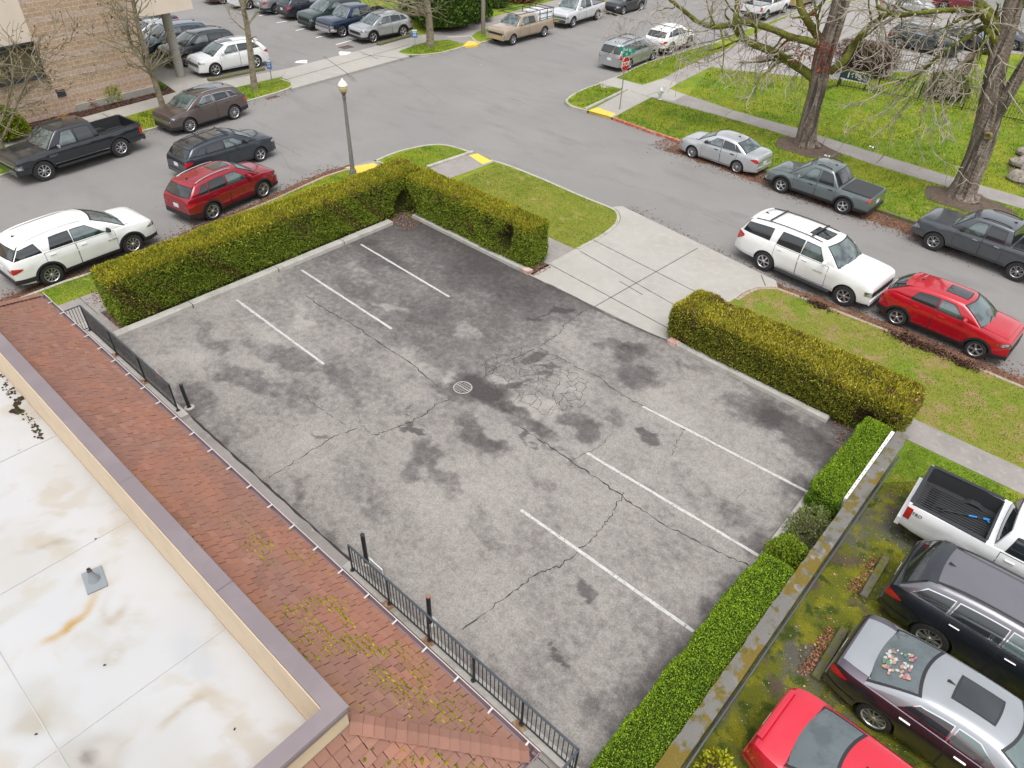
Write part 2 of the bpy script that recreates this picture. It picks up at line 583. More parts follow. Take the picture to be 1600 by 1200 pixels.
# ---- block A (ours)
A_W = [(-26.4, -60), (-26.45, 0)] + GP([(0, 476), (100, 438), (235, 396), (330, 350), (430, 309), (505, 275), (545, 262)])
A_BULB = smooth_path(GP([(581, 252), (620, 236), (666, 226), (700, 226), (741, 238)]), 5)
A_S1 = smooth_path(GP([(768, 249), (800, 259), (850, 279), (905, 303), (950, 321)]), 4)
drvL = smooth_path(GP([(950, 321), (966, 330), (968, 347), (945, 368), (905, 390)]), 5)
drvR = smooth_path(GP([(1148, 467), (1165, 456), (1185, 449), (1215, 449)]), 5)
A_S2 = GP([(1215, 449), (1290, 477), (1400, 520), (1600, 603), (2200, 862)])
blockA = A_W + A_BULB + A_S1 + [(-15.5, 25.0), (-8.0, 24.1)] + A_S2 + [(120, 22), (120, -60)]
sheet('lawn', blockA, 0.0, GRASS_BASE)
kerb('kerb', A_W[:-3], KERB, side=-1)
kerb('kerb', A_W[-4:], KERB_FADED, side=-1)
kerb('kerb', A_BULB, KERB, side=-1)
kerb('kerb', A_S1 + drvL[1:], KERB, side=-1)
kerb('kerb', drvR + A_S2[1:], KERB_FADED, side=-1)
kerb('kerb', GP([(604, 258), (583, 252)]), KERB, side=-1)
kerb('kerb', GP([(741, 239), (669, 263)]), KERB, side=-1, z0=-.1, z1=.09)
sheet('patchy_lawn', drvR + A_S2[1:4] + [(3.5, 22.7), (3.5, 19.75), (-9.0, 19.9)], 0.004, GRASS_DRY)
sheet('sidewalk', [(-25.0, -20), (-23.55, -20), (-23.55, 19.45), (-14.9, 19.15), (-14.9, 20.85), (-23.4, 21.0), (-23.25, 24.95), (-24.85, 25.05), (-24.9, 21.05), (-27.6, 20.75), (-27.75, 19.3), (-25.0, 19.3)], 0.008, CONC_OLD)
sheet('curb_ramp', GP([(541, 262), (556, 274), (598, 262), (584, 255)]), 0.012, YELLOW, z0=-.2)
sheet('curb_ramp', GP([(733, 243), (746, 240), (769, 252), (754, 257)]), 0.012, YELLOW, z0=-.2)
sheet('sidewalk', [(-9.5, 18.8), (-1.5, 18.8), (60, 18.5), (60, 19.75), (-1.4, 19.86), (-9.5, 19.9)], 0.008, CONC_OLD)
tri2_ = GP([(715, 282), (778, 256), (850, 282), (905, 306), (950, 324), (964, 332), (966, 347), (943, 367), (905, 389)]) + [(-14.95, 20.9), (-23.2, 21.0)]
# driveway
drive = [(-15.9, 25.45)] + drvL[2:] + [(-14.95, 20.9), (-14.95, 18.05), (-8.8, 18.05), (-8.7, 20.5)] + drvR + [(-8.0, 24.35), (-11.5, 24.85)]
sheet('driveway', drive, 0.010, CONC, z0=-0.2)
sheet('patchy_lawn', tri2_, 0.004, GRASS_MID)
j = MB()
for a, b in (((858, 413), (1060, 522)), ((905, 392), (1080, 492)), ((926, 375), (1110, 468)), ((923, 483), (1090, 388)), ((1189, 430), (1196, 447)), ((968, 440), (1004, 461))):
    j.grid(ribbon(GP([a, b]), 0.036, 0.014))
pa = smooth_path(GP([(829, 433), (900, 465), (925, 480), (985, 508), (1043, 533)]), 4)
j.grid(ribbon([(x + rnd.uniform(-.03, .03), y + rnd.uniform(-.03, .03)) for x, y in pa], 0.07, 0.015, 0.5))
tag(j.build('driveway_joints', JOINT), kind='structure')
j = MB()
for px in ((1503, 719, 1492, 709), (1503, 718, 1512, 703)):
    pass
for x in (1.9, 5.2, -4.5, 8.4):
    j.grid(ribbon([(x, 18.82), (x - .02, 19.7)], 0.03, 0.012))
for y in (-3, 0, 3, 5.8, 9, 12, 15):
    j.grid(ribbon([(-24.98, y), (-23.57, y)], 0.025, 0.012))
for x in (-17.0, -19):
    j.grid(ribbon([(x, 19.2), (x, 20.9)], 0.025, 0.012))
tag(j.build('sidewalk_joints', JOINT), kind='structure')

# ---- parking lot with worn, patched asphalt (stains carried by the surface itself)
LX0, LX1, LY0, LY1 = -21.95, -2.2, 5.33, 18.08
step = 0.055
nx, ny = int((LX1 - LX0) / step) + 1, int((LY1 - LY0) / step) + 1
gx, gy = np.meshgrid(np.linspace(LX0, LX1, nx), np.linspace(LY0, LY1, ny), indexing='ij')
wx = gx + (fbm(gx * 2.0, gy * 2.0, 5, 3) - .5) * .95
wy = gy + (fbm(gx * 2.0, gy * 2.0, 5, 9) - .5) * .95
D = 0.25 + 0.46 * (fbm(gx * .45, gy * .45, 5, 5) - 0.5)
# older, darker band along the far and left stalls
D += 0.35 / (1 + np.exp(-(wy - 11.6 + 0.28 * (gx + 17)) * 1.3)) / (1 + np.exp((wx + 12.6) * 1.1))
D += 0.16 / (1 + np.exp(-(wy - 15.9) * 2.5)) / (1 + np.exp((wx + 11.5) * 1.2))


def blob(px, py, rx, ry, ang, s, sharp=3.0):
    global D
    cx, cy = G(px, py)
    a = R(ang)
    dx, dy = wx - cx, wy - cy
    u = (dx * math.cos(a) + dy * math.sin(a)) / rx
    v = (-dx * math.sin(a) + dy * math.cos(a)) / ry
    D = D + (.80 if s > 0 else .9) * s / (1 + np.exp((np.sqrt(u * u + v * v) - 1) * sharp * 3.2))


for b_ in ((600, 400, 1.7, .5, 0, .28), (760, 440, 2.0, 1.2, 0, .18), (560, 455, 1.5, .45, 0, .16), (440, 555, 1.5, .35, 10, .32), (380, 590, 1.2, .5, 10, .35), (300, 620, .9, .5, 0, .35),
           (330, 530, 1.2, .3, -10, .25), (530, 590, 1.5, .35, -20, .25), (470, 620, 1.0, .3, -20, .2),
           (722, 604, .55, .50, 0, .50), (750, 606, .62, .5, 0, .45), (775, 620, .7, .42, 0, .45), (815, 660, .8, .25, -10, .42), (860, 692, .9, .18, -5, .32),
           (985, 550, .75, .42, 90, .42), (1000, 590, .6, .6, 0, .40), (960, 540, .5, .3, 40, .3), (910, 665, .62, .42, 15, .48), (960, 650, .3, .2, 0, .25), (1007, 686, .26, .2, -20, .55, 6),
           (1180, 640, .9, .8, 0, .42), (1260, 690, 1.6, .6, -10, .48), (1310, 660, .8, 1.4, 0, .30), (1160, 590, .8, .3, -15, .3), (1080, 570, .5, .2, 0, .2), (1255, 765, .6, .5, 0, .3),
           (1190, 850, .4, .5, 0, .35), (1150, 925, .5, 1.0, -5, .34), (1060, 1060, .7, 1.2, -20, .32), (980, 1130, .9, .5, 0, .34), (1100, 780, 1.2, .3, -20, .18), (1140, 800, .8, .3, -20, .22),
           (915, 922, .30, .18, -30, .50, 5), (872, 1040, .10, .1, 0, .5, 5), (867, 1023, .07, .07, 0, .5, 5),
           (865, 487, .55, .10, 85, .42, 5), (840, 498, .35, .16, 0, .36, 5), (880, 482, .3, .1, 60, .4, 5), (825, 560, .2, .5, -15, .42, 4), (855, 570, .15, .45, -30, .45, 4), (812, 600, .16, .45, 0, .48, 4), (800, 640, .4, .2, 0, .35),
           (690, 610, .5, .14, -10, .3), (640, 667, .45, .08, 12, .55, 6), (636, 648, .2, .07, 12, .4, 5), (500, 681, .3, .08, 10, .4, 5),
           (740, 680, 1.0, .32, -28, .36), (660, 705, .6, .35, -30, .40), (690, 750, .75, .22, -10, .38), (640, 730, .5, .25, -40, .3), (770, 700, .5, .3, 0, .3), (850, 760, 1.0, .2, -25, .18), (760, 820, 1.0, .2, -20, .16),
           (560, 760, 1.2, .4, 0, .10), (640, 840, 1.5, .5, 0, .07), (350, 700, .5, .18, -40, .22), (470, 770, .6, .2, -40, .24), (520, 850, .6, .2, -40, .22),
           (815, 685, .16, .08, -40, .5, 6), (832, 697, .18, .09, -40, .5, 6), (850, 580, .1, .35, -30, .3, 5), (585, 600, 1.2, .4, -15, .16)):
    blob(*b_)
for b_ in ((1050, 640, 1.5, .6, -15, -.12), (700, 590, .3, .25, 0, -.3), (790, 592, .3, .3, 0, -.3), (810, 640, .45, .35, 0, -.34), (860, 640, .7, .35, 0, -.3), (900, 600, .8, .6, 0, -.16),
           (470, 495, .8, .25, -20, -.30), (410, 520, .9, .3, -10, -.22), (610, 480, .7, .2, 10, -.3), (560, 420, .6, .2, 0, -.2), (730, 520, .5, .35, 0, -.22), (640, 560, .9, .3, 0, -.2), (300, 560, .8, .3, 0, -.2), (250, 560, .5, .3, 0, -.2), (890, 520, .6, .5, 0, -.2), (750, 460, .6, .25, 0, -.16)):
    blob(*b_)
D += 0.20 * (fbm(gx * 6, gy * 6, 4, 21) - 0.5) + 0.10 * (fbm(gx * 1.1, gy * 5, 4, 31) - .5)
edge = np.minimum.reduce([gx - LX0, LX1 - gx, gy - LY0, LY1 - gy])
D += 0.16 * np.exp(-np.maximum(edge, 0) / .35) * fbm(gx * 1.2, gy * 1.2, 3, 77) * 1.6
D = np.clip(D, 0, 1)
V = np.stack([gx, gy, np.full_like(gx, 0.004)], -1).reshape(-1, 3)
ii = np.arange(nx * ny).reshape(nx, ny)
F = np.stack([ii[:-1, :-1], ii[1:, :-1], ii[1:, 1:], ii[:-1, 1:]], -1).reshape(-1, 4)
LOTM = M('worn_lot_asphalt', (0.2, 0.2, 0.2), 0.9, bump=(55, 0.35, 0.012))
t = LOTM.node_tree
bs = t.nodes['Principled BSDF']
an = t.nodes.new('ShaderNodeAttribute')
an.attribute_name = 'col'
tcn = t.nodes.new('ShaderNodeTexCoord')


def tnoise(scale, detail):
    n = t.nodes.new('ShaderNodeTexNoise')
    n.inputs['Scale'].default_value = scale
    n.inputs['Detail'].default_value = detail
    n.inputs['Roughness'].default_value = .65
    t.links.new(tcn.outputs['Object'], n.inputs[0])
    return n.outputs[0]


def tmath(op, a, b):
    n = t.nodes.new('ShaderNodeMath')
    n.operation = op
    for i, v in enumerate((a, b)):
        if isinstance(v, (int, float)):
            n.inputs[i].default_value = v
        else:
            t.links.new(v, n.inputs[i])
    return n.outputs[0]


sepc = t.nodes.new('ShaderNodeSeparateColor')
t.links.new(an.outputs['Color'], sepc.inputs[0])
dsum = tmath('ADD', sepc.outputs[0], tmath('ADD', tmath('MULTIPLY', tmath('SUBTRACT', tnoise(5, 9), 0.5), 0.75), tmath('MULTIPLY', tmath('SUBTRACT', tnoise(1.6, 6), 0.5), 0.35)))
rampn = t.nodes.new('ShaderNodeValToRGB')
e = rampn.color_ramp.elements
e[0].position = 0.02
e[0].color = (0.290, 0.270, 0.248, 1)
e[1].position = 0.92
e[1].color = (0.055, 0.048, 0.046, 1)
x_ = e.new(0.28)
x_.color = (0.232, 0.215, 0.200, 1)
x_ = e.new(0.46)
x_.color = (0.156, 0.143, 0.136, 1)
x_ = e.new(0.62)
x_.color = (0.106, 0.096, 0.092, 1)
t.links.new(dsum, rampn.inputs[0])
# aggregate speckle
vor = t.nodes.new('ShaderNodeTexVoronoi')
vor.inputs['Scale'].default_value = 38
t.links.new(tcn.outputs['Object'], vor.inputs[0])
sp = t.nodes.new('ShaderNodeMapRange')
sp.inputs['From Min'].default_value = 0.0
sp.inputs['From Max'].default_value = 1.0
sp.inputs['To Min'].default_value = 0.80
sp.inputs['To Max'].default_value = 1.20
sepv = t.nodes.new('ShaderNodeSeparateColor')
t.links.new(vor.outputs['Color'], sepv.inputs[0])
t.links.new(sepv.outputs[0], sp.inputs[0])
mulc = t.nodes.new('ShaderNodeVectorMath')
mulc.operation = 'SCALE'
t.links.new(rampn.outputs[0], mulc.inputs[0])
t.links.new(sp.outputs[0], mulc.inputs['Scale'])
t.links.new(mulc.outputs[0], bs.inputs['Base Color'])
lot = np_mesh('parking_lot', V, F, LOTM, np.repeat(D.reshape(-1, 1), 3, 1))
tag(lot, kind='structure')

# painted stall lines
lm = MB()
for a, b in (((370, 469), (506, 569)), ((471, 422), (612, 514)), ((564, 382), (702, 464)), ((814, 797), (1094, 994)), ((917, 708), (1191, 872)), ((1004, 635), (1266, 771))):
    p, q = Vector((*G(*a), 0)), Vector((*G(*b), 0))
    n = 24
    pts = [p.lerp(q, k / n) + Vector((0, rnd.uniform(-.004, .004), 0)) for k in range(n + 1)]
    lm.grid(ribbon(pts, 0.085, 0.009, 0.12))
tag(lm.build('stall_lines', WHITEPAINT), kind='structure')


# cracks
def crack_pts(px, amp=0.042, sub=11):
    P = GP(px)
    o = []
    for i in range(len(P) - 1):
        a, b = np.array(P[i]), np.array(P[i + 1])
        n = np.array([-(b - a)[1], (b - a)[0]])
        n = n / (np.linalg.norm(n) + 1e-9)
        for k in range(sub):
            o.append(tuple(a + (b - a) * k / sub + n * rnd.gauss(0, amp * .5) * (0 if k == 0 else 1)))
    o.append(P[-1])
    return o


cr = MB()
for px, wd in (([(478, 462), (510, 485), (545, 503), (600, 541), (640, 566), (685, 604)], .030), ([(703, 624), (680, 632), (665, 647), (640, 660), (610, 672), (580, 681)], .028),
               ([(560, 668), (520, 683), (470, 715), (420, 748)], .024), ([(478, 622), (510, 645), (540, 665)], .016), ([(557, 645), (565, 665), (580, 678)], .014),
               ([(812, 668), (870, 705), (930, 745), (985, 785), (1040, 822), (1110, 856), (1178, 888)], .034), ([(975, 770), (950, 812), (930, 838), (880, 882), (840, 896), (795, 930), (722, 985)], .026),
               ([(918, 483), (882, 507), (875, 520), (845, 540), (800, 562), (762, 582)], .026), ([(843, 544), (880, 562), (905, 576), (938, 590), (950, 602), (985, 625), (1005, 634), (1070, 672)], .024),
               ([(1070, 670), (1058, 688), (1050, 712)], .014), ([(955, 678), (935, 700), (895, 718)], .014), ([(1150, 780), (1165, 765)], .012), ([(860, 648), (880, 620), (888, 610)], .014), ([(640, 650), (655, 662), (668, 668)], .012),
               ([(870, 520), (860, 530), (868, 536), (880, 534)], .012)):
    cr.grid(ribbon(crack_pts(px), wd * .85, 0.0075, 0.75))
# alligator cracking round the drain
cx, cy = G(835, 590)
hexes = {}
cell = 0.34
for i in range(-7, 8):
    for k in range(-6, 7):
        x = cx + (i + 0.5 * (k & 1)) * cell
        y = cy + k * cell * .86
        if ((x - cx) / 1.75) ** 2 + ((y - cy) / 1.25) ** 2 > 1.0:
            continue
        for s_ in range(6):
            a0, a1 = R(60 * s_ + 30), R(60 * s_ + 90)
            p = (x + cell * .58 * math.cos(a0), y + cell * .58 * math.sin(a0))
            q = (x + cell * .58 * math.cos(a1), y + cell * .58 * math.sin(a1))
            key = tuple(sorted([(round(p[0], 1), round(p[1], 1)), (round(q[0], 1), round(q[1], 1))]))
            hexes[key] = (p, q)
for p, q in hexes.values():
    if rnd.random() < .22:
        continue

    def jt(p_):
        k_ = (round(p_[0], 1), round(p_[1], 1))
        r_ = random.Random(hash(k_))
        return (p_[0] + r_.uniform(-.12, .12), p_[1] + r_.uniform(-.12, .12))
    a, b = jt(p), jt(q)
    mid = ((a[0] + b[0]) / 2 + rnd.uniform(-.03, .03), (a[1] + b[1]) / 2 + rnd.uniform(-.03, .03))
    cr.grid(ribbon([a, mid, b], .013, .007, .6))
tag(cr.build('asphalt_cracks', CRACK), kind='structure')

# low concrete stops round the lot
CSTOP = M('kerb_stop_concrete', (0.40, 0.385, 0.35), 0.85, var=[(1.6, (0.30, 0.285, 0.255), 0.45, 0.68, 5), (12, (0.47, 0.45, 0.42), 0.54, 0.75, 4), (3, (0.20, 0.18, 0.14), 0.62, 0.75, 6)])


TIPM = M('worn_pink_paint', (.46, .27, .225), .85, var=[(5, (.50, .43, .38), .48, .58, 6), (9, (.40, .14, .11), .58, .66, 5)])


def stop(name, label, a, b, wd=0.3, ht=0.15, mats=None, cat='kerb', tips=(0, 0), parts=()):
    A_, B_ = Vector((*a, 0)), Vector((*b, 0))
    d = (B_ - A_)
    ln = d.length
    d.normalize()
    n = Vector((-d.y, d.x, 0))
    mb = MB()
    rows = []
    for sgn, s_ in ((-1, 0.0), (1, 0.0)):
        pass
    k = max(2, int(ln / .5))
    ts = [0, .03] + [ln * i / k for i in range(1, k)] + [ln - .03, ln]
    for t_ in ts:
        z = ht - (0.03 if t_ in (0, ln) else 0) + rnd.uniform(-.004, .004)
        p = A_ + d * t_
        rows.append([p + n * wd * .5 + Vector((0, 0, 0)), p + n * wd * .46 + Vector((0, 0, z * .8)), p + n * wd * .38 + Vector((0, 0, z)), p - n * wd * .38 + Vector((0, 0, z)),
                     p - n * wd * .46 + Vector((0, 0, z * .8)), p - n * wd * .5])
    mb.grid(rows)
    mb.f.append(tuple(range(6)))
    mb.m.append(0)
    o = len(mb.v) - 6
    mb.f.append(tuple(range(o, o + 6))[::-1])
    mb.m.append(0)
    ob = mb.build(name, mats or CSTOP)
    return tag(ob, label, cat)


s_ = stop('concrete_kerb', 'long pale concrete kerb below the left hedge at the end of the stalls', (-21.82, 5.6), (-21.78, 17.1), .34, .16)
jm = MB()
for y in (8.2, 11.6, 14.6):
    jm.box((-21.8, y, .082), (.36, .02, .165))
jm.build('joint', JOINT, s_)
jm = MB()
jm.box((-21.75, 17.06, .084), (.37, .10, .17))
s_ = stop('concrete_kerb', 'pale concrete kerb below the hedge left of the driveway with a faded red end', (-21.55, 18.2), (-14.95, 18.12), .26, .15)
jm = MB()
jm.box((-15.12, 18.12, .079), (.36, .27, .150))
jm.build('painted_end', TIPM, s_)
s_ = stop('concrete_kerb', 'pale concrete kerb below the hedge right of the driveway with a red painted end', (-8.75, 18.06), (-3.25, 17.95), .25, .15)
jm = MB()
jm.box((-8.6, 18.06, .079), (.36, .26, .150))
jm.build('painted_end', TIPM, s_)
stop('concrete_kerb', 'thin grey concrete kerb beside the low clipped hedge by the mossy wall', (-2.26, 5.6), (-2.42, 17.0), .2, .13)

# drain
t_ = thing('storm_drain', 'round iron storm drain grate set in the dark patch in the middle of the lot', 'drain', (*G(723, 606), 0.004))
mb = MB()
mb.lathe([(.262, .0065), (.0, .0065)], 28)
mb.build('pit', M('drain_pit', (.008, .008, .008), .9), t_)
mb = MB()
mb.lathe([(.258, .004), (.262, .022), (.287, .022), (.295, .004)], 28)
for i in range(-3, 4):
    x = i * .070
    hl = math.sqrt(.26 ** 2 - x * x)
    mb.bar((x - hl * .28, -hl, .016), (x + hl * .28, hl, .016), .020, .014)
mb.bar((-.26, 0, .012), (.26, 0, .012), .02, .012)
mb.build('grate', M('worn_grate_iron', (0.36, 0.34, 0.32), .6), t_)

# beds under the hedges
sheet('planting_bed', [(-23.6, 5.9), (-21.9, 5.9), (-21.9, 18.3), (-15.3, 18.2), (-14.85, 18.1), (-14.85, 19.15), (-23.6, 19.45)], 0.010, SOIL)
sheet('planting_bed', [(-8.9, 18.15), (-2.6, 18.0), (-1.4, 18.05), (-1.4, 18.8), (-8.85, 18.8)], 0.012, SOIL)
sheet('planting_bed', [(-2.3, 5.2), (-1.35, 5.2), (-1.45, 18.05), (-2.4, 18.05)], 0.008, SOIL)
# mossy lot of the neighbour
sheet('neighbour_lot', [(-1.25, 2), (30, 2), (30, 16.6), (2.2, 17.4), (-.2, 17.6), (-1.25, 16.5)], 0.004, MOSSLOT)

# ---- block B (across the left street)
B_K = [(-36.9, -60)] + GP([(0, 275), (110, 240), (225, 205), (360, 166), (430, 146)]) + smooth_path(GP([(430, 146), (455, 137), (458, 129), (440, 123)]), 4)[1:]
B_IS = smooth_path(GP([(641, 72), (620, 80), (630, 85), (655, 86), (690, 82.5), (727, 72.5)]), 5)
B_N = GP([(745, 68.5), (770, 62), (860, 38), (1010, -4), (1200, -60)])
blockB = B_K[:-2] + GP([(470, 134), (560, 109), (640, 87)]) + B_IS[15:] + B_N + [(-45, 260), (-220, 260), (-220, -60)]
sheet('lawn', blockB, 0.0, GRASS_BASE)
kerb('kerb', B_K, KERB, side=1)
kerb('kerb', B_IS, KERB, side=1)
kerb('kerb', B_N, KERB, side=1)
kerb('kerb', GP([(733, 57), (700, 59)][::-1] + [(745, 68)]), KERB, side=1, z1=.05)
farw = GP([(0, 217), (127, 184), (275, 144), (334, 129), (450, 107), (600, 69), (660, 54), (690, 46)])
nearw = GP([(0, 241), (210, 178), (280, 158), (371, 136), (440, 120)])
apron = farw[4:7] + GP([(682, 62), (641, 72), (620, 81), (640, 88), (560, 110), (470, 135), (455, 139), (458, 129), (440, 121)])
sheet('sidewalk', [(-40.5, -60), (-42, -60)][::-1] + farw[:5] + nearw[::-1], 0.006, CONC)
sheet('driveway', apron, 0.010, CONC, z0=-.2)
sheet('sidewalk', GP([(640, 60), (690, 46), (740, 35), (860, 2), (905, -6), (960, -22), (890, 8), (745, 50), (733, 60), (752, 66), (735, 71), (700, 62), (682, 64)]), 0.008, CONC_OLD)
sheet('curb_ramp', GP([(722, 73), (732, 64), (752, 66), (746, 70)]), 0.013, YELLOW, z0=-.2)
j = MB()
for a, b in (((505, 88), (555, 124)), ((425, 131), (640, 70)), ((565, 85), (630, 92)), ((160, 178), (195, 196)), ((285, 143), (310, 153)), ((560, 80), (590, 92))):
    j.grid(ribbon(GP([a, b]), .05, .016))
tag(j.build('sidewalk_joints', JOINT), kind='structure')
sheet('planting_bed', GP([(0, 217), (127, 184), (275, 144), (257, 131), (105, 172), (0, 199)]), 0.012, MULCH)
sheet('plaza', GP([(257, 131), (275, 144), (334, 129), (312, 115), (262, 95), (220, 110)]), 0.010, CONC)
sheet('far_parking_lot', GP([(312, 119), (334, 129), (450, 107), (600, 69), (655, 55)]) + [(-46, 38.7), (-80, 38.7), (-80, 19.0), (-46.0, 19.0)], 0.007, ROAD)
lm = MB()
for a, b in (((432, 36), (470, 29)), ((462, 48), (496, 40)), ((494, 59), (528, 51)), ((525, 70), (557, 61)), ((405, 25), (440, 17)), ((382, 9), (400, 5))):
    lm.grid(ribbon(GP([a, b]), .12, .012))
for px in ([(460, 98), (464, 95.5), (474, 94), (480, 94), (480, 99), (474, 99)], [(529, 82), (532, 80.5), (549, 81.5), (546, 84), (540, 86), (531, 86.5)]):
    lm.prism(GP(px), None, .012)
tag(lm.build('far_lot_markings', M('fresh_white_paint', (.78, .78, .77), .6)), kind='structure')
stop('mossy_kerb_log', 'long mossy concrete stop beside the white parked suv across the street', G(326, 127), G(413, 109), .35, .16, MOSSY_LOG, 'kerb')
stop('mossy_kerb_log', 'mossy concrete stop beside the silver suv in the far lot', G(591, 71), G(641, 57), .35, .16, MOSSY_LOG, 'kerb')

# ---- block C (across the right street)
C_UP = [(-28.3, 120)] + GP([(1145, 52), (1117, 66), (1083, 75), (1010, 97), (959, 121)])
C_BULB = smooth_path(GP([(936, 130), (915, 137), (896, 146), (883, 156), (888, 164), (900, 169), (917, 173)]), 4)
C_R = GP([(957, 184), (1010, 203), (1063, 221)])
C_S = GP([(1063, 221), (1130, 244), (1200, 268), (1290, 299), (1370, 327), (1430, 347), (1600, 403), (2000, 530)])
blockC = C_UP + C_BULB + C_R + C_S[1:] + [(120, 28), (120, 260), (-28.3, 260)]
sheet('lawn', blockC, 0.0, GRASS_BASE)
kerb('kerb', C_UP, KERB, side=1)
kerb('kerb', C_BULB, KERB, side=1)
kerb('kerb', C_R, KERB_RED, side=1)
kerb('kerb', C_S, MOSSY_LOG, side=1)
kerb('kerb', GP([(917, 172), (981, 141)]), KERB, side=1, z0=-.05, z1=.10)
swc = GP([(936, 129), (959, 121), (1004, 133), (1035, 123)]) + GP([(1060, 110), (1105, 88), (1146, 72), (1200, 40), (1240, 22), (1290, 4)]) + GP([(1325, 2), (1275, 22), (1215, 50), (1150, 84), (1112, 104), (1060, 130), (1046, 139), (1150, 174), (1243, 200), (1277, 211), (1496, 279), (1600, 309), (1900, 392)]) \
    + GP([(1900, 420), (1600, 327), (1450, 283), (1365, 257), (1241, 215), (1150, 188), (1018, 152), (957, 184), (922, 173), (981, 141), (959, 136), (940, 138)])
sheet('sidewalk', swc, 0.007, CONC_OLD)
sheet('sidewalk', GP([(936, 129), (959, 121), (1004, 133), (1035, 123), (1060, 130), (1046, 139), (1072, 148), (1052, 158), (1018, 152), (957, 184), (922, 173), (981, 141), (959, 136), (940, 138)]), 0.011, CONC)
sheet('curb_ramp', GP([(920, 173), (932, 168), (962, 178), (955, 183)]), 0.016, YELLOW, z0=-.2)
j = MB()
for a, b in (((1133, 180), (1146, 172)), ((1368, 256), (1382, 243)), ((1010, 150), (1040, 139)), ((985, 142), (1030, 158)), ((1284, 228), (1290, 216)), ((1490, 293), (1500, 281))):
    j.grid(ribbon(GP([a, b]), .03, .016))
tag(j.build('sidewalk_joints', JOINT), kind='structure')
sheet('right_parking_lot', GP([(1112, 105), (1150, 110), (1263, 121), (1300, 124), (1345, 128), (1400, 112), (1500, 116), (1530, 80)]) + [(0, 75), (0, 110), (-26, 110), (-26.5, 62)] + GP([(1215, 50), (1150, 84)]), 0.012, M('pale_worn_asphalt', (0.30, 0.285, 0.27), .9, var=[(.4, (.25, .235, .22), .45, .65, 5), (50, (.2, .19, .18), .55, .72, 3)]))
lm = MB()
lm.grid(ribbon(GP([(1186, 112), (1245, 84)]), .12, .018))
for a, b in (((1400, 85), (1470, 98)), ((1410, 100), (1430, 104))):
    lm.grid(ribbon(GP([a, b]), .1, .018))
tag(lm.build('right_lot_lines', WHITEPAINT), kind='structure')
for c_, rx, ry in ((G(1258, 231), 1.75, 1.25), (G(1508, 315), 2.0, 1.25)):
    sheet('tree_pit', [(c_[0] + math.cos(a) * rx * (1 + .12 * math.sin(3 * a + 1)), c_[1] + math.sin(a) * ry * (1 + .1 * math.sin(5 * a))) for a in np.linspace(0, 2 * math.pi, 28)[:-1]], 0.016, SOIL)
sheet('planting_bed', GP([(1572, 262), (1582, 285), (1600, 295), (1700, 310), (1700, 250), (1600, 232)]), 0.012, SOIL)
# road seams, lids and kerb drains
cr = MB()
for px, wd in (([(372, 196), (400, 208), (445, 226), (470, 240)], .03), ([(745, 128), (800, 150), (880, 186)], .02), ([(600, 95), (640, 120), (700, 160)], .018), ([(1100, 330), (1160, 355), (1215, 378)], .02), ([(280, 300), (262, 312), (240, 320)], .02), ([(455, 262), (440, 240), (420, 215)], .016)):
    cr.grid(ribbon([(x, y) for x, y in [tuple(q) for q in crack_pts(px, .05, 7)]], wd, ZR + .004, .6))
tag(cr.build('road_cracks', M('road_seam', (.13, .125, .12), .95)), kind='structure')
for (px, py), lab, sz in (((424, 152), 'rusty kerb drain grate by the end of the grass verge', (.5, .8)), ((541, 74), 'rusty square drain lid beside the silver crossover', (.7, .9)), ((1190, 92), 'rusty square lid on the asphalt left of the first big tree', (1.0, 1.6))):
    x, y = G(px, py, ZR if px == 424 else 0)
    t_ = thing('drain_grate', lab, 'drain', (x, y, ZR + .004 if px == 424 else .014))
    mb = MB()
    mb.box((0, 0, .008), (sz[0], sz[1], .016))
    mb.build('plate', M('rusty_iron', (.13, .085, .07), .9, var=[(6, (.20, .13, .10), .45, .65, 4)]), t_)
    mb = MB()
    for k in range(6):
        mb.box((0, (k - 2.5) * sz[1] / 7, .018), (sz[0] * .75, sz[1] / 18, .008))
    mb.build('slots', CRACK, t_)

# ================================================================== VEHICLES
PROF_H = np.array([0, .08, .2, .38, .55, .72, .86, .95, 1.0])
PROF_W = np.array([.905, .94, .962, .978, .988, 1.0, .975, .952, .935])
PAINTS = {}


def paint(c, metal=0.0, rough=0.28):
    k = (c, metal, rough)
    if k not in PAINTS:
        PAINTS[k] = M('car_paint', c, rough, metal, coat=1.0, var=[(1.3, tuple(x * .93 for x in c), 0.48, 0.7, 4)])
    return PAINTS[k]


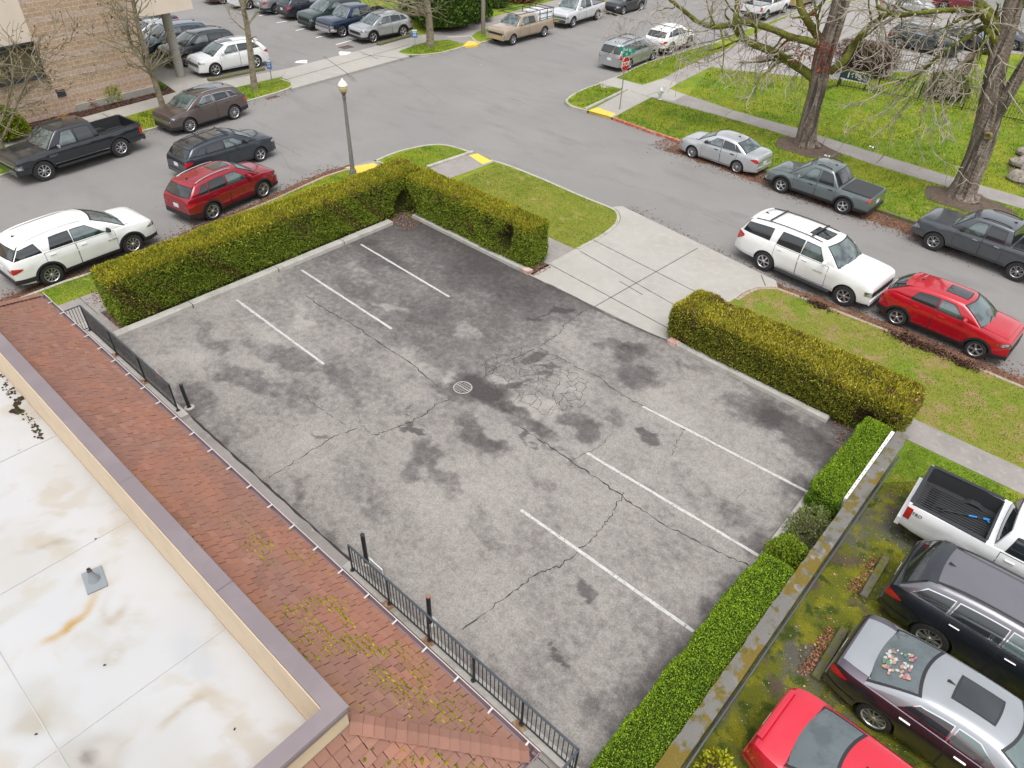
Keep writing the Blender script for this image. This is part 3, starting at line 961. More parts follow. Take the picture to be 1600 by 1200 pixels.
TEMPL = {
    'suv': dict(L=4.6, W=1.86, H=1.70, WB=2.69, fo=.93, r=.385, sill=.27, hood=[(0, .80), (.025, .90), (.08, .965), (.25, 1.015), (.6, 1.06), (1.0, 1.095)],
                belt=(1.105, 1.195), tail=[(.40, 1.19), (.14, 1.15), (.03, 1.04), (0, .88)], rdrop=.10, ws0=.98, ws1=1.93, rr=.60, rg=.16, tum=.665, bow=.16, rbow=.10,
                wins=[(1.56, 2.58, 2.10, 2.56), (2.68, 3.50, 2.66, 3.42), (3.60, 4.06, 3.52, 3.74)], doors=[(1.38, 2.62), (2.64, 3.58)], ghin=.02),
    'van': dict(L=5.15, W=1.99, H=1.74, WB=3.07, fo=.97, r=.355, sill=.22, hood=[(0, .72), (.03, .83), (.10, .90), (.3, .97), (.7, 1.02), (1.05, 1.07)],
                belt=(1.06, 1.12), tail=[(.30, 1.12), (.08, 1.08), (.03, .98), (0, .84)], ws0=1.0, ws1=1.95, rr=.42, rg=.08, tum=.66, bow=.18, rbow=.10,
                wins=[(1.6, 2.55, 2.15, 2.53), (2.63, 3.75, 2.61, 3.72), (3.83, 4.75, 3.80, 4.58)], doors=[(1.42, 2.58), (2.60, 3.78)], ghin=.02),
    'sedan': dict(L=4.6, W=1.78, H=1.45, WB=2.68, fo=.9, r=.335, sill=.20, hood=[(0, .60), (.025, .70), (.10, .765), (.3, .83), (.75, .89), (1.15, .95)],
                  belt=(.945, 1.0), tail=[(.85, 1.0), (.45, 1.01), (.12, .985), (.05, .92), (0, .76)], ws0=1.10, ws1=1.98, rr=1.50, rg=.72, tum=.63, bow=.16, rbow=.14,
                  wins=[(1.62, 2.50, 2.12, 2.46), (2.58, 3.30, 2.54, 3.10), (3.36, 3.62, 3.18, 3.22)], doors=[(1.42, 2.52), (2.54, 3.44)], ghin=.02),
    'pickup': dict(L=5.75, W=1.98, H=1.88, WB=3.55, fo=.98, r=.415, sill=.42, hood=[(0, .90), (.025, 1.02), (.08, 1.09), (.25, 1.13), (.8, 1.16), (1.45, 1.18)],
                   belt=(1.17, 1.20), tail=[(.5, 1.22), (0, 1.22)], ws0=1.42, ws1=2.08, rr=2.12, rg=1.96, tum=.665, bow=.12, rbow=.03,
                   wins=[(1.92, 2.72, 2.28, 2.70), (2.82, 3.52, 2.80, 3.46)], doors=[(1.68, 2.75), (2.77, 3.62)], ghin=.03, bed=(1.90, .07, .80)),
}


class Car:
    def __init__(s, kind, **kw):
        sp = dict(TEMPL[kind])
        kx = kw.get('L', sp['L']) / sp['L']
        if kx != 1:
            for k in ('WB', 'fo', 'ws0', 'ws1', 'rr', 'rg'):
                sp[k] = sp[k] * kx
            sp['hood'] = [(a * kx, b) for a, b in sp['hood']]
            sp['tail'] = [(a * kx, b) for a, b in sp['tail']]
            sp['wins'] = [tuple(v * kx for v in w_) for w_ in sp['wins']]
            sp['doors'] = [tuple(v * kx for v in w_) for w_ in sp['doors']]
            if 'bed' in sp:
                sp['bed'] = (sp['bed'][0] * kx, sp['bed'][1], sp['bed'][2])
        kz = kw.get('zs', 1.0)
        sp.update(kw)
        if kz != 1:
            for k in ('hood', 'tail'):
                sp[k] = [(a, b * kz) for a, b in sp[k]]
            sp['belt'] = tuple(b * kz for b in sp['belt'])
        s.__dict__.update(sp)
        s.kind = kind
        pts = list(s.hood) + [(s.ws0 + .3, s.belt[0] + .005)] + [(s.L - a, b) for a, b in s.tail]
        if s.tail[0][0] < 1.2:
            pts.insert(-len(s.tail), (s.L * .6, (s.belt[0] * .4 + s.belt[1] * .6)))
        s.bs = np.array([p[0] for p in pts])
        s.bz = np.array([p[1] for p in pts])
        s.fw, s.rw = s.fo, s.fo + s.WB
        s.blunt = s.__dict__.get('blunt', kind == 'pickup')
        s.pf = (.085, .38) if s.blunt else {'sedan': (.19, .6), 'suv': (.155, .5), 'van': (.17, .6)}[kind]
        s.ra = s.r + s.__dict__.get('archgap', .055)

    def w(s, x):
        pf, lf = s.pf
        f = 1 - pf * max(0, 1 - x / lf) ** 2.6
        q = 1 - (.16 if s.kind != 'pickup' else .05) * max(0, 1 - (s.L - x) / .6) ** 2.3
        return s.W / 2 * f * q

    def zb(s, x):
        return float(np.mean([np.interp(min(max(x + d, 0), s.L), s.bs, s.bz) for d in (-.05, 0, .05)])) if .1 < x < s.L - .1 else float(np.interp(x, s.bs, s.bz))

    def zl(s, x):
        z = s.sill + .06 * max(0, 1 - x / .5) + .10 * max(0, 1 - (s.L - x) / .6)
        for c in (s.fw, s.rw):
            if abs(x - c) < s.ra:
                z = max(z, s.r + math.sqrt(s.ra ** 2 - (x - c) ** 2))
        return min(z, s.zb(x) - .06)

    def y(s, x, z):
        zb = s.zb(x)
        h = (z - s.sill) / max(zb - s.sill, .05)
        yy = s.w(x) * float(np.interp(h, PROF_H, PROF_W))
        for c in (s.fw, s.rw):   # a slight flare round the wheels
            d = math.hypot(x - c, z - s.r)
            if d < s.ra + .16:
                yy += .016 * max(0, min(1, (s.ra + .16 - d) / .12))
        return yy

    def pt(s, x, y_, z):
        return Vector((s.L / 2 - x, y_, z))

    def S(s, x, z, side=1):
        return s.pt(x, side * s.y(x, z), z)

    def B(s, x, q):      # body top, q in -1..1 across
        zb = s.zb(x)
        yb = s.y(x, zb)
        cr = s.__dict__.get('crown', .07) * min(1, x / .3) * (1 if s.kind != 'pickup' or x < s.L * .5 else 0)
        return s.pt(x - .10 * (1 - q * q) * max(0, 1 - x / .5) * 0, q * yb, zb + cr * (1 - abs(q) ** 3.2))

    # greenhouse -------------------------------------------------------
    def zt(s, x):
        rr, rg = s.L - s.rr, s.L - s.rg
        zr = s.H - .045
        if x < s.ws1:
            t_ = max(0, (x - s.ws0) / (s.ws1 - s.ws0))
            return s.zb(s.ws0) * (1 - t_) + (zr - .035) * t_ + .04 * math.sin(math.pi * t_) - .0
        if x > rr:
            t_ = min(1, (x - rr) / (rg - rr))
            return (zr - s.__dict__.get('rdrop', .05)) * (1 - t_) + s.zb(rg) * t_ + .03 * math.sin(math.pi * t_)
        m = (x - s.ws1) / (rr - s.ws1)
        return zr - .035 * (1 - min(1, m / .35)) ** 2 - s.__dict__.get('rdrop', .05) * max(0, (m - .4) / .6) ** 2

    def yg(s, x, z):
        zb = s.zb(x)
        yb = s.y(x, zb) - s.ghin
        yr = s.W / 2 * s.tum * (1 - .07 * max(0, (x - s.L * .5) / (s.L * .5)) ** 2)
        k = max(0, (z - zb)) / (s.H - zb)
        return yb + (yr - yb) * k ** 1.25 + .012 * math.sin(math.pi * min(k, 1))

    def W_(s, x, z, side=1):
        return s.pt(x, side * s.yg(x, z), z)

    def T(s, x, u):
        z = s.zt(x)
        ye = s.yg(x, z)
        wf = 1 if x <= s.ws1 else max(0, 1 - (x - s.ws1) / .5)
        rr, rg = s.L - s.rr, s.L - s.rg
        wr = 1 if x >= rr else max(0, 1 - (rr - x) / .4)
        t_ = min(1, max(0, (x - s.ws0) / .25)) * min(1, max(0, (rg - x) / .2))
        sh = (-s.bow * wf + s.rbow * wr) * (1 - u * u)
        return s.pt(x + sh, u * ye, z + .045 * (1 - abs(u) ** 2.5) * t_)

    # wrap round the nose (end 0) or the tail (end 1): e from the corner, <0 across, >0 along the side
    def E(s, end, side, e, z):
        x0 = 0.0 if end == 0 else s.L
        y0 = s.y(x0, z)
        if e <= 0:
            p = s.pt(x0, side * max(0, y0 + e), z)
        else:
            x = e if end == 0 else s.L - e
            p = s.pt(x, side * s.y(x, z), z)
        return p


def patch(mb, fn, A_, B_, off, mi=0, centre=(0, 0, .7)):
    P = [[fn(a, b) for b in B_] for a in A_]
    ni, nj = len(P), len(P[0])
    c = Vector(centre)
    Q = []
    sgn = None
    for i in range(ni):
        row = []
        for j_ in range(nj):
            du = P[min(i + 1, ni - 1)][j_] - P[max(i - 1, 0)][j_]
            dv = P[i][min(j_ + 1, nj - 1)] - P[i][max(j_ - 1, 0)]
            n = du.cross(dv)
            if n.length < 1e-9:
                n = P[i][j_] - c
            n.normalize()
            ref = P[i][j_] - c
            ref.x *= .3
            if n.dot(ref) < 0:
                n = -n
            row.append(P[i][j_] + n * off)
        Q.append(row)
    m = (ni // 2, nj // 2)
    a, b, d = Q[m[0] - 1][m[1] - 1], Q[m[0]][m[1] - 1], Q[m[0] - 1][m[1]]
    nn = (b - a).cross(d - a)
    ref = a - c
    ref.x *= .3
    mb.grid(Q, mi, flip=(nn.dot(ref) > 0))


def lin(a, b, n):
    return [a + (b - a) * i / (n - 1) for i in range(n)]


WHEELS = {}


def wheel_meshes(r, wd, style, rimk, dark):
    key = (round(r, 3), wd, style, rimk, dark)
    if key in WHEELS:
        return WHEELS[key]
    ri = r * rimk
    mb = MB()
    mb.lathe([(ri * .98, -wd / 2 + .02), (ri * 1.02, -wd / 2), (r - .03, -wd / 2), (r - .006, -wd / 2 + .03), (r, -wd / 2 + .06), (r, wd / 2 - .06), (r - .006, wd / 2 - .03), (r - .03, wd / 2), (ri * 1.06, wd / 2 + .004), (ri, wd / 2 - .015)], 32, axis='y')
    t_ = mb.build('tyre', TYRE, smooth=True)
    mt = t_.data
    bpy.data.objects.remove(t_)
    mb = MB()
    yo = wd / 2 - .008
    n = {'five': 5, 'six': 6, 'ten': 10, 'eight': 8, 'twin': 10, 'steel': 14}[style]
    # outer lip and barrel (bright), back disc (dark)
    mb.lathe([(ri * .90, yo - .09), (ri * .90, yo - .01), (ri * .94, yo + .004), (ri * 1.0, yo + .006), (ri * 1.015, yo - .012)], 32, axis='y', mi=0)
    mb.lathe([(0.0, yo - .075), (ri * .91, yo - .075)], 24, axis='y', mi=1)
    mb.lathe([(0.0, yo + .012), (ri * .16, yo + .010), (ri * .22, yo - .005), (ri * .22, yo - .07)], 16, axis='y', mi=0)
    sw = {'five': .30, 'six': .26, 'ten': .13, 'eight': .19, 'twin': .10, 'steel': .10}[style] * ri
    for k in range(n):
        a = 2 * math.pi * k / n
        if style == 'twin':
            a += (.10 if k % 2 else -.10)
        ca, sa = math.cos(a), math.sin(a)

        def P_(rad, t__, yy):
            return (rad * ca - t__ * sa, yy, rad * sa + t__ * ca)
        w0, w1 = sw * .5 * .8, sw * .5
        v = []
        for rad, ww, yy in ((ri * .15, w0, yo + .004), (ri * .55, w1 * .9, yo - .002), (ri * .93, w1, yo - .006)):
            v += [P_(rad, -ww, yy - .05), P_(rad, -ww * .75, yy), P_(rad, ww * .75, yy), P_(rad, ww, yy - .05)]
        f = []
        for q in (0, 4):
            f += [(q, q + 1, q + 5, q + 4), (q + 1, q + 2, q + 6, q + 5), (q + 2, q + 3, q + 7, q + 6)]
        mb.add(v, f, 0)
    o = mb.build('rim', [RIMD if dark else RIM, RIMD])
    mr = o.data
    bpy.data.objects.remove(o)
    WHEELS[key] = (mt, mr)
    return WHEELS[key]


def make_car(c, name, label, pm, cat, group=None, wheel='ten', rimk=.70, darkrim=False, clad=False, rails=None, sunroof=None, mirror='body', trim=None, cross=False,
             plate_rear=True, grille='dark', badge=None, bumper_dark=False, bumper_chrome=False, cover=False, handle='body', steps=False, wd=.235, fender=False, sheen_roofmat=None, roofhole=True, glassfront=True, spoiler=True, tailband=False):
    t_ = thing(name, label, cat, group=group)
    Lc = c.L
    # ---------------- body shell
    xs = set([0, .015, .04, .08, .14, .22, .32, .45, .6, Lc, Lc - .015, Lc - .04, Lc - .08, Lc - .14, Lc - .22, Lc - .34, Lc - .48])
    for ctr in (c.fw, c.rw):
        for k in range(17):
            a = math.pi * k / 16
            xs.add(round(ctr - c.ra * math.cos(a), 4))
        xs.add(ctr - c.ra - .012)
        xs.add(ctr + c.ra + .012)
    x = c.fw + c.ra + .1
    while x < c.rw - c.ra:
        xs.add(round(x, 3))
        x += .18
    bed = c.__dict__.get('bed') if not cover else None
    if bed:
        b0, b1 = Lc - bed[0], Lc - bed[1]
        xs |= {b0 - .006, b0, b1, b1 + .006}
    xs = sorted(v for v in xs if 0 <= v <= Lc)
    xs = [v for i, v in enumerate(xs) if i == 0 or v - xs[i - 1] > .004]
    rows = []
    beds = []
    fr = [0, .10, .24, .42, .58, .72, .84, .93, 1.0]
    for v in xs:
        zl, zb = c.zl(v), c.zb(v)
        rr_ = [c.pt(v, c.w(v) * .66, zl)] + [c.S(v, zl + (zb - zl) * f) for f in fr]
        inb = bed and b0 <= v <= b1
        beds.append(bool(inb))
        if inb:
            yb = c.y(v, zb)
            rr_ += [c.pt(v, yb * .965, zb + .012), c.pt(v, yb * .885, zb + .012), c.pt(v, yb * .87, bed[2]), c.pt(v, yb * .4, bed[2]), c.pt(v, 0, bed[2])]
        else:
            rr_ += [c.B(v, q) for q in (.965, .87, .72, .4, 0)]
        full = rr_ + [Vector((p.x, -p.y, p.z)) for p in rr_[-2::-1]]
        rows.append(full)
    mb = MB()
    mb.grid(rows, 0)
    nj = len(rows[0])
    # material: wheel wells dark, bed dark
    for i in range(len(xs) - 1):
        for j_ in range(nj - 1):
            fi = i * (nj - 1) + j_
            if j_ in (0, nj - 2):
                mb.m[fi] = 1
            if beds[i] and beds[i + 1] and 10 < j_ < nj - 12:
                mb.m[fi] = 2
    for ri_, rev in ((0, False), (len(xs) - 1, True)):
        idx = [ri_ * nj + k for k in range(nj)]
        mb.f.append(tuple(idx if not rev else idx[::-1]))
        mb.m.append(0)
    mb.build('body', [pm, PLASTIC, LINER], t_, smooth=True, ang=38)
    mb = MB()
    mb.box((0, 0, .5 * (c.sill + .75)), (Lc - .5, c.W * .62, .75 - c.sill + .06))
    mb.box((0, 0, c.sill + .06), (Lc - .25, c.W * .80 if False else c.W * .6, .1))
    mb.build('underbody', PLASTIC, t_)
    # ---------------- greenhouse shell
    rg, rr0 = Lc - c.rg, Lc - c.rr
    gs = [c.ws0 + (c.ws1 - c.ws0) * k / 6 for k in range(7)] + [c.ws1 + (rr0 - c.ws1) * k / 8 for k in range(1, 9)] + [rr0 + (rg - rr0) * k / 5 for k in range(1, 6)]
    rows = []
    for v in gs:
        zb, zt = c.zb(v), c.zt(v)
        h_ = max(zt - zb, .0)
        rd = min(.05, h_ * .4)
        half = [c.W_(v, zb - .03)] + [c.W_(v, zb + (h_ - rd) * f) for f in (.0, .3, .6, .85, 1.0)]
        e_ = c.T(v, .97)
        e_.z -= rd * .30
        half += [e_] + [c.T(v, u) for u in (.90, .75, .5, .25, 0)]
        rows.append(half + [Vector((p.x, -p.y, p.z)) for p in half[-2::-1]])
    mb = MB()
    mb.grid(rows, 0)
    cab = mb.build('roof', sheen_roofmat or pm, t_, smooth=True, ang=50)
    # ---------------- glass
    def up(a_, b_, n):
        return lin(a_, b_, n)
    mb = MB()
    patch(mb, lambda a, b: c.T(c.ws0 + (c.ws1 - c.ws0) * a, b), up(-.03, .985, 9), up(-.965, .965, 13), .004, 0)
    patch(mb, lambda a, b: c.T(c.ws0 + (c.ws1 - c.ws0) * a, b), up(.05, .93, 9), up(-.925, .925, 13), .008, 1)
    mb.build('windscreen', [PLASTIC, GLASSF], t_, smooth=True)
    mb = MB()
    patch(mb, lambda a, b: c.T(rr0 + (rg - rr0) * a, b), up(.10, .97, 7), up(-.93, .93, 11), .004, 0)
    patch(mb, lambda a, b: c.T(rr0 + (rg - rr0) * a, b), up(.16, .90, 7), up(-.87, .87, 11), .008, 1)
    mb.build('rear_window', [PLASTIC, REARG if c.kind == 'sedan' else GLASS], t_, smooth=True)
    for side in (1, -1):
        for wi, (sb0, sb1, st0, st1) in enumerate(c.wins):
            mb = MB()

            def wf(v, u, g=0.0):
                zb0 = c.zb(sb0 + (sb1 - sb0) * u) + .035 - g
                l_ = sb0 - g * 1.3 + (sb1 - sb0 + 2.6 * g) * u
                t__ = st0 - g * .6 + (st1 - st0 + 1.2 * g) * u
                zt_ = c.zt(max(c.ws1 + .03, min(t__, rr0 - .02))) - .118 + g
                xx = l_ + (t__ - l_) * v
                return c.W_(xx, zb0 + (zt_ - zb0) * v, side)
            vv, uu = lin(0, 1, 6), lin(0, 1, 8)
            patch(mb, lambda a, b: wf(a, b, .024), vv, uu, .005, 0)
            patch(mb, lambda a, b: wf(a, b), vv, uu, .009, 1)
            mb.build('side_window', [CHROME if trim == 'chrome' else PLASTIC, GLASSF if (wi == 0 and glassfront) else GLASS], t_, smooth=True)
        # doors
        for (d0, d1) in c.doors:
            mb = MB()

            def df(v, u, g=0.0):
                xx = d0 - g + (d1 - d0 + 2 * g) * u
                zlo = max(c.sill + .07, c.zl(xx) + .05) - g
                zhi = c.zb(xx) - .015 + g
                return c.S(xx, zlo + (zhi - zlo) * v, side)
            vv, uu = lin(0, 1, 9), lin(0, 1, 13)
            patch(mb, lambda a, b: df(a, b, .007), vv, uu, .003, 1)
            patch(mb, lambda a, b: df(a, b, -.007), vv, uu, .0065, 0)
            dr = mb.build('door', [pm, PLASTIC], t_, smooth=True, ang=60)
            hx = d1 - .24
            hb = c.zb(hx) - .13
            mb = MB()
            p = c.S(hx, hb, side)
            mb.box((p.x, p.y + side * .018, p.z), (.20, .035, .035), 0)
            mb.build('handle', CHROME if handle == 'chrome' else (PLASTIC if handle == 'black' else pm), dr)
        # mirror
        mx_ = c.ws0 + .52 * (c.ws1 - c.ws0) + .12
        zb = c.zb(mx_)
        yb = c.y(mx_, zb)
        mb = MB()
        mb.lathe([(.0, -.13), (.06, -.12), (.095, -.06), (.10, .02), (.085, .09), (0, .11)], 10, (0, 0, 0), 'y')
        vs = [(p[0] * (.85 if p[0] > 0 else .45), p[1], p[2] * .85) for p in mb.v]
        mb.v = [(p[0] + (Lc / 2 - mx_), p[1] + side * (yb + .13), p[2] + zb + .12) for p in vs]
        mb.bar((Lc / 2 - mx_ - .02, side * (yb - .03), zb + .03), (Lc / 2 - mx_ - .02, side * (yb + .10), zb + .08), .06, .04)
        mb.build('mirror', {'body': pm, 'black': PLASTIC, 'chrome': CHROME}[mirror], t_, smooth=True)
        # wheels
        for ctr in (c.fw, c.rw):
            mt, mr = wheel_meshes(c.r, wd, wheel, rimk, darkrim)
            wl = bpy.data.objects.new('wheel', None)
            COL.objects.link(wl)
            wl.empty_display_size = .1
            wl.parent = t_
            wl.location = (Lc / 2 - ctr, side * (c.W / 2 - wd / 2 - .015), c.r)
            wl.rotation_euler = (0, 0, 0 if side == 1 else math.pi)
            link('tyre', mt, wl)
            link('rim', mr, wl)
            if clad or fender:
                mb = MB()
                aa = lin(R(-8), R(188), 22)
                zmin = c.sill + .01

                def af(a_, rad):
                    xx = ctr + rad * math.cos(a_)
                    zz = max(zmin, c.r + rad * math.sin(a_))
                    xx = min(max(xx, .02), Lc - .02)
                    zz = min(zz, c.zb(xx) - .03)
                    return c.S(xx, zz, side)
                patch(mb, af, aa, [c.ra - .005, c.ra + .03, c.ra + .075], .012, 0)
                mb.build('arch_trim', PLASTIC if clad else pm, t_, smooth=True, ang=60)
        # sill
        mb = MB()
        patch(mb, lambda a, b: c.S(c.fw + c.ra + .01 + (c.WB - 2 * c.ra - .02) * a, c.sill + b * (.14 if clad else .055), side), lin(0, 1, 10), [0, .5, 1], .012, 0)
        mb.build('sill', PLASTIC if clad or bumper_dark else pm if not clad else PLASTIC, t_, smooth=True)
        if steps:
            mb = MB()
            y0 = side * (c.W / 2 + .01)
            mb.bar((Lc / 2 - c.fw - c.ra - .08, y0, c.sill - .02), (Lc / 2 - c.rw + c.ra + .08, y0, c.sill - .02), .16, .05)
            mb.build('running_board', PLASTIC, t_)
        if trim == 'lower':
            mb = MB()
            patch(mb, lambda a, b: c.S(c.fw + c.ra + .05 + (c.WB - 2 * c.ra - .1) * a, c.sill + .11 + b * .035, side), lin(0, 1, 10), [0, 1], .014, 0)
            mb.build('side_trim', CHROME, t_, smooth=True)
        # lamps
        zt0 = np.interp(.25, c.bs, c.bz)
        zn = c.bz[0]
        mb = MB()
        if c.blunt:
            hz0, hz1 = zn - .19, zn - .015
            patch(mb, lambda a, b: c.E(0, side, a, hz0 + (hz1 - hz0) * b), [.006, .05, .1, .16, .23], lin(0, 1, 4), .007, 0)
            patch(mb, lambda a, b: c.E(0, side, a, hz0 + (hz1 - hz0) * b), [-.20, -.13, -.06, -.004], lin(0, 1, 3), .008, 0)
        else:
            hz0, hz1 = zn - .02, min(zt0 - .04, zn + .13)
            patch(mb, lambda a, b: c.E(0, side, a, hz0 + .10 * a + (hz1 - hz0) * b * max(.08, 1 - (max(a, 0) / .40) ** 1.6)), [.012, .05, .1, .18, .27, .38], lin(0, 1, 4), .007, 0)
            patch(mb, lambda a, b: c.E(0, side, a, hz0 - .13 + .12 * b), [-.28, -.18, -.09, -.004], lin(0, 1, 3), .008, 0)
        mb.build('headlight', [HEADL], t_, smooth=True)
        if c.kind == 'pickup':
            tz0, tz1 = .80, 1.14
            ew, eb = .15, -.10
        elif c.kind == 'sedan':
            tz0, tz1 = .72, .90
            ew, eb = .36, -.30
        elif c.kind == 'van':
            tz0, tz1 = .80, 1.08
            ew, eb = .18, -.12
        else:
            tz0, tz1 = .80, 1.0
            ew, eb = .34, -.26
        tz1 = min(c.__dict__.get('tl', (tz0, tz1))[1], c.zb(Lc - .05) + .04)
        tz0 = c.__dict__.get('tl', (tz0, tz1))[0]
        mb = MB()
        patch(mb, lambda a, b: c.E(1, side, a, min(tz0 + (tz1 - tz0) * ((.5 + (b - .5) * max(.12, 1 - .8 * (max(a, 0) / ew) ** 1.5) + .25 * max(a, 0) / ew) if c.kind in ('suv', 'sedan') and ew > .3 else b), c.zb(Lc - max(a, 0.0)) - .004)), [.004, .03, .07, .13, ew * .7, ew], lin(0, 1, 4), .008, 0)
        zc = c.bz[-1] - .01
        patch(mb, lambda a, b: c.E(1, side, a, min(tz0 + (tz1 - tz0) * ((.5 + (b - .5) * max(.12, 1 - .8 * (max(a, 0) / ew) ** 1.5) + .25 * max(a, 0) / ew) if c.kind in ('suv', 'sedan') and ew > .3 else b), zc)), lin(eb, -.004, 4), lin(0, 1, 3), .008, 0)
        mb.build('taillight', [TAILL], t_, smooth=True)
    # grille + bumpers
    zn = c.bz[0]
    gm = {'dark': PLASTIC, 'chrome': CHROME, 'body': pm}[grille]
    mb = MB()
    yg = c.y(0, zn - .1) - (.16 if c.kind != 'pickup' else .2)
    gz0 = c.sill + .32 if c.kind != 'sedan' else c.sill + .25
    x0 = Lc / 2
    mb.box((x0 + .004, 0, (gz0 + zn - .03) / 2), (.024, 2 * yg, zn - .03 - gz0), 0, 0)
    for k in range(4):
        z = gz0 + (zn - .03 - gz0) * (k + .5) / 4
        mb.box((x0 + .018, 0, z), (.02, 2 * yg - .03, .022), 0, 1)
    mb.build('grille', [gm if grille != 'chrome' else PLASTIC, RIM if grille == 'chrome' else PLASTIC], t_)
    for end, nm in ((0, 'front_bumper'), (1, 'rear_bumper')):
        mb = MB()
        bm = CHROME if bumper_chrome else (PLASTIC if (clad or bumper_dark) else pm)
        z0_, z1_ = (c.sill + .03, c.sill + .20) if end == 0 else (c.sill + .10, c.sill + .28)
        if c.kind == 'pickup':
            z0_, z1_ = c.sill + .02, c.sill + (.17 if cover else .26)
        for side in (1, -1):
            ctr = c.fw if end == 0 else Lc - c.rw
            emax = max(.15, ctr - c.ra - .02)
            patch(mb, lambda a, b: c.E(end, side, a, max(z0_ + (z1_ - z0_) * b, c.zl(a if end == 0 else Lc - a) + .004 if a > 0 else 0)), [.002, .04, .1, .2, .35, emax * .75, emax] if emax > .4 else lin(.002, emax, 6), lin(0, 1, 5), .02 if c.kind == 'pickup' else .011, 0)
        y0 = c.y(0 if end == 0 else Lc, (z0_ + z1_) / 2)
        ox = .035 if c.kind != 'pickup' else (.04 if cover else .10)
        mb.box(((x0 + ox / 2 - .005) * (1 if end == 0 else -1), 0, (z0_ + z1_) / 2), (ox, 2 * y0 - .01, z1_ - z0_))
        mb.build(nm, bm, t_, smooth=True, ang=50)
    mb = MB()
    pz = c.sill + (.40 if c.kind in ('sedan', 'pickup') else .52)
    mb.box((-x0 - (.012 if c.kind != 'pickup' else .02), 0, pz), (.012, .31, .155))
    mb.build('licence_plate', PLATEM, t_)
    # bonnet seam
    mb = MB()
    bx0, bx1 = .18, c.ws0 - .06
    patch(mb, lambda a, b: c.B(bx0 + (bx1 - bx0) * a, b), lin(0, 1, 9), lin(-.86, .86, 13), .002, 1, (0, 0, 0))
    patch(mb, lambda a, b: c.B(bx0 + .008 + (bx1 - bx0 - .016) * a, b), lin(0, 1, 9), lin(-.848, .848, 13), .0055, 0, (0, 0, 0))
    mb.build('bonnet', [pm, PLASTIC], t_, smooth=True, ang=60)
    mb = MB()
    patch(mb, lambda a, b: c.T(c.ws0 - .13 + .14 * a, b) + Vector((0, 0, .0)), [0, .5, 1], lin(-.9, .9, 9), .02, 0)
    for q in (-.45, .15):
        p0, p1 = c.T(c.ws0 + .02, q), c.T(c.ws0 + .13, q + .5)
        mb.tube([p0 + Vector((0, 0, .03)), p1 + Vector((.0, 0, .03))], .009, 5)
    mb.build('wiper_cowl', PLASTIC, t_)
    # roof details
    if sunroof:
        mb = MB()
        sx0, sx1, su = sunroof
        patch(mb, lambda a, b: c.T(sx0 + (sx1 - sx0) * a, b), lin(0, 1, 6), lin(-su, su, 8), .004, 0)
        patch(mb, lambda a, b: c.T(sx0 + .03 + (sx1 - sx0 - .06) * a, b), lin(0, 1, 6), lin(-su + .04, su - .04, 8), .008, 1)
        mb.build('sunroof', [PLASTIC, GLASS], t_, smooth=True)
    if rails:
        for side in (1, -1):
            mb = MB()
            pts = [c.T(v, side * .86) + Vector((0, 0, .012 + .035 * min(1, 6 * min(k, 9 - k) / 9))) for k, v in enumerate(lin(c.ws1 + .25, rr0 - .12, 10))]
            mb.tube(pts, .019, 6)
            mb.build('roof_rail', {'black': PLASTIC, 'silver': RIM, 'chrome': CHROME}[rails], t_, smooth=True)
        if cross:
            for fx in cross:
                mb = MB()
                v = c.ws1 + (rr0 - c.ws1) * fx
                a_, b_ = c.T(v, .86), c.T(v, -.86)
                m_ = c.T(v, 0)
                mb.bar((a_.x, a_.y, m_.z + .05), (a_.x, b_.y, m_.z + .05), .06, .025)
                mb.build('cross_bar', PLASTIC, t_)
    if c.kind != 'pickup' or True:
        mb = MB()
        p = c.T(rr0 - .22, 0)
        mb.add([(p.x + .09, -.006, p.z), (p.x + .09, .006, p.z), (p.x - .07, .03, p.z), (p.x - .07, -.03, p.z), (p.x - .05, .005, p.z + .055), (p.x - .05, -.005, p.z + .055)],
               [(0, 1, 4, 5), (1, 2, 4), (0, 5, 3), (2, 3, 5, 4)])
        mb.build('antenna', PLASTIC, t_)
    if c.kind in ('suv', 'van') and spoiler:
        mb = MB()
        patch(mb, lambda a, b: c.T(rr0 - .12 + .24 * a, b) + Vector((-.02 * a, 0, .03 * a)), lin(0, 1, 4), lin(-.92, .92, 11), .006, 0)
        mb.build('spoiler', pm, t_, smooth=True)
    if cover:
        bed_ = TEMPL['pickup']['bed']
        bl = c.__dict__.get('coverlen', 1.5)
        mb = MB()
        patch(mb, lambda a, b: c.B(Lc - bl + (bl - .08) * a, b) + Vector((0, 0, .02)), lin(0, 1, 6), lin(-.88, .88, 7), .012, 0, (0, 0, 0))
        mb.build('bed_cover', M('bed_cover_vinyl', (.035, .036, .040), .5, bump=(60, .2)), t_)
    if bed:
        mb = MB()
        b0, b1 = Lc - bed[0], Lc - bed[1]
        for k in range(15):
            y_ = -.62 + 1.24 * k / 14
            mb.box((Lc / 2 - (b0 + b1) / 2, y_, bed[2] + .008), (b1 - b0 - .12, .035, .016))
        for ysg in (1, -1):
            mb.lathe([(0, .13), (c.r * .95, .12), (c.r * 1.0, .04), (c.r * 1.0, -.12)], 14, (Lc / 2 - c.rw, ysg * (c.W / 2 * .87 - .12), c.r * .9 + .12), 'y')
        mb.v = [(p[0], p[1], max(p[2], bed[2] - .02)) for p in mb.v]
        mb.build('bed_floor', LINER, t_)
        mb = MB()
        for side in (1, -1):
            p0, p1 = c.S(b0 + .02, c.zb(b0), side), c.S(b1, c.zb(b1), side)
            mb.bar((p0.x, p0.y * .95, p0.z + .02), (p1.x, p1.y * .95, p1.z + .02), .10, .022)
        p1 = c.S(b1, c.zb(b1), 1)
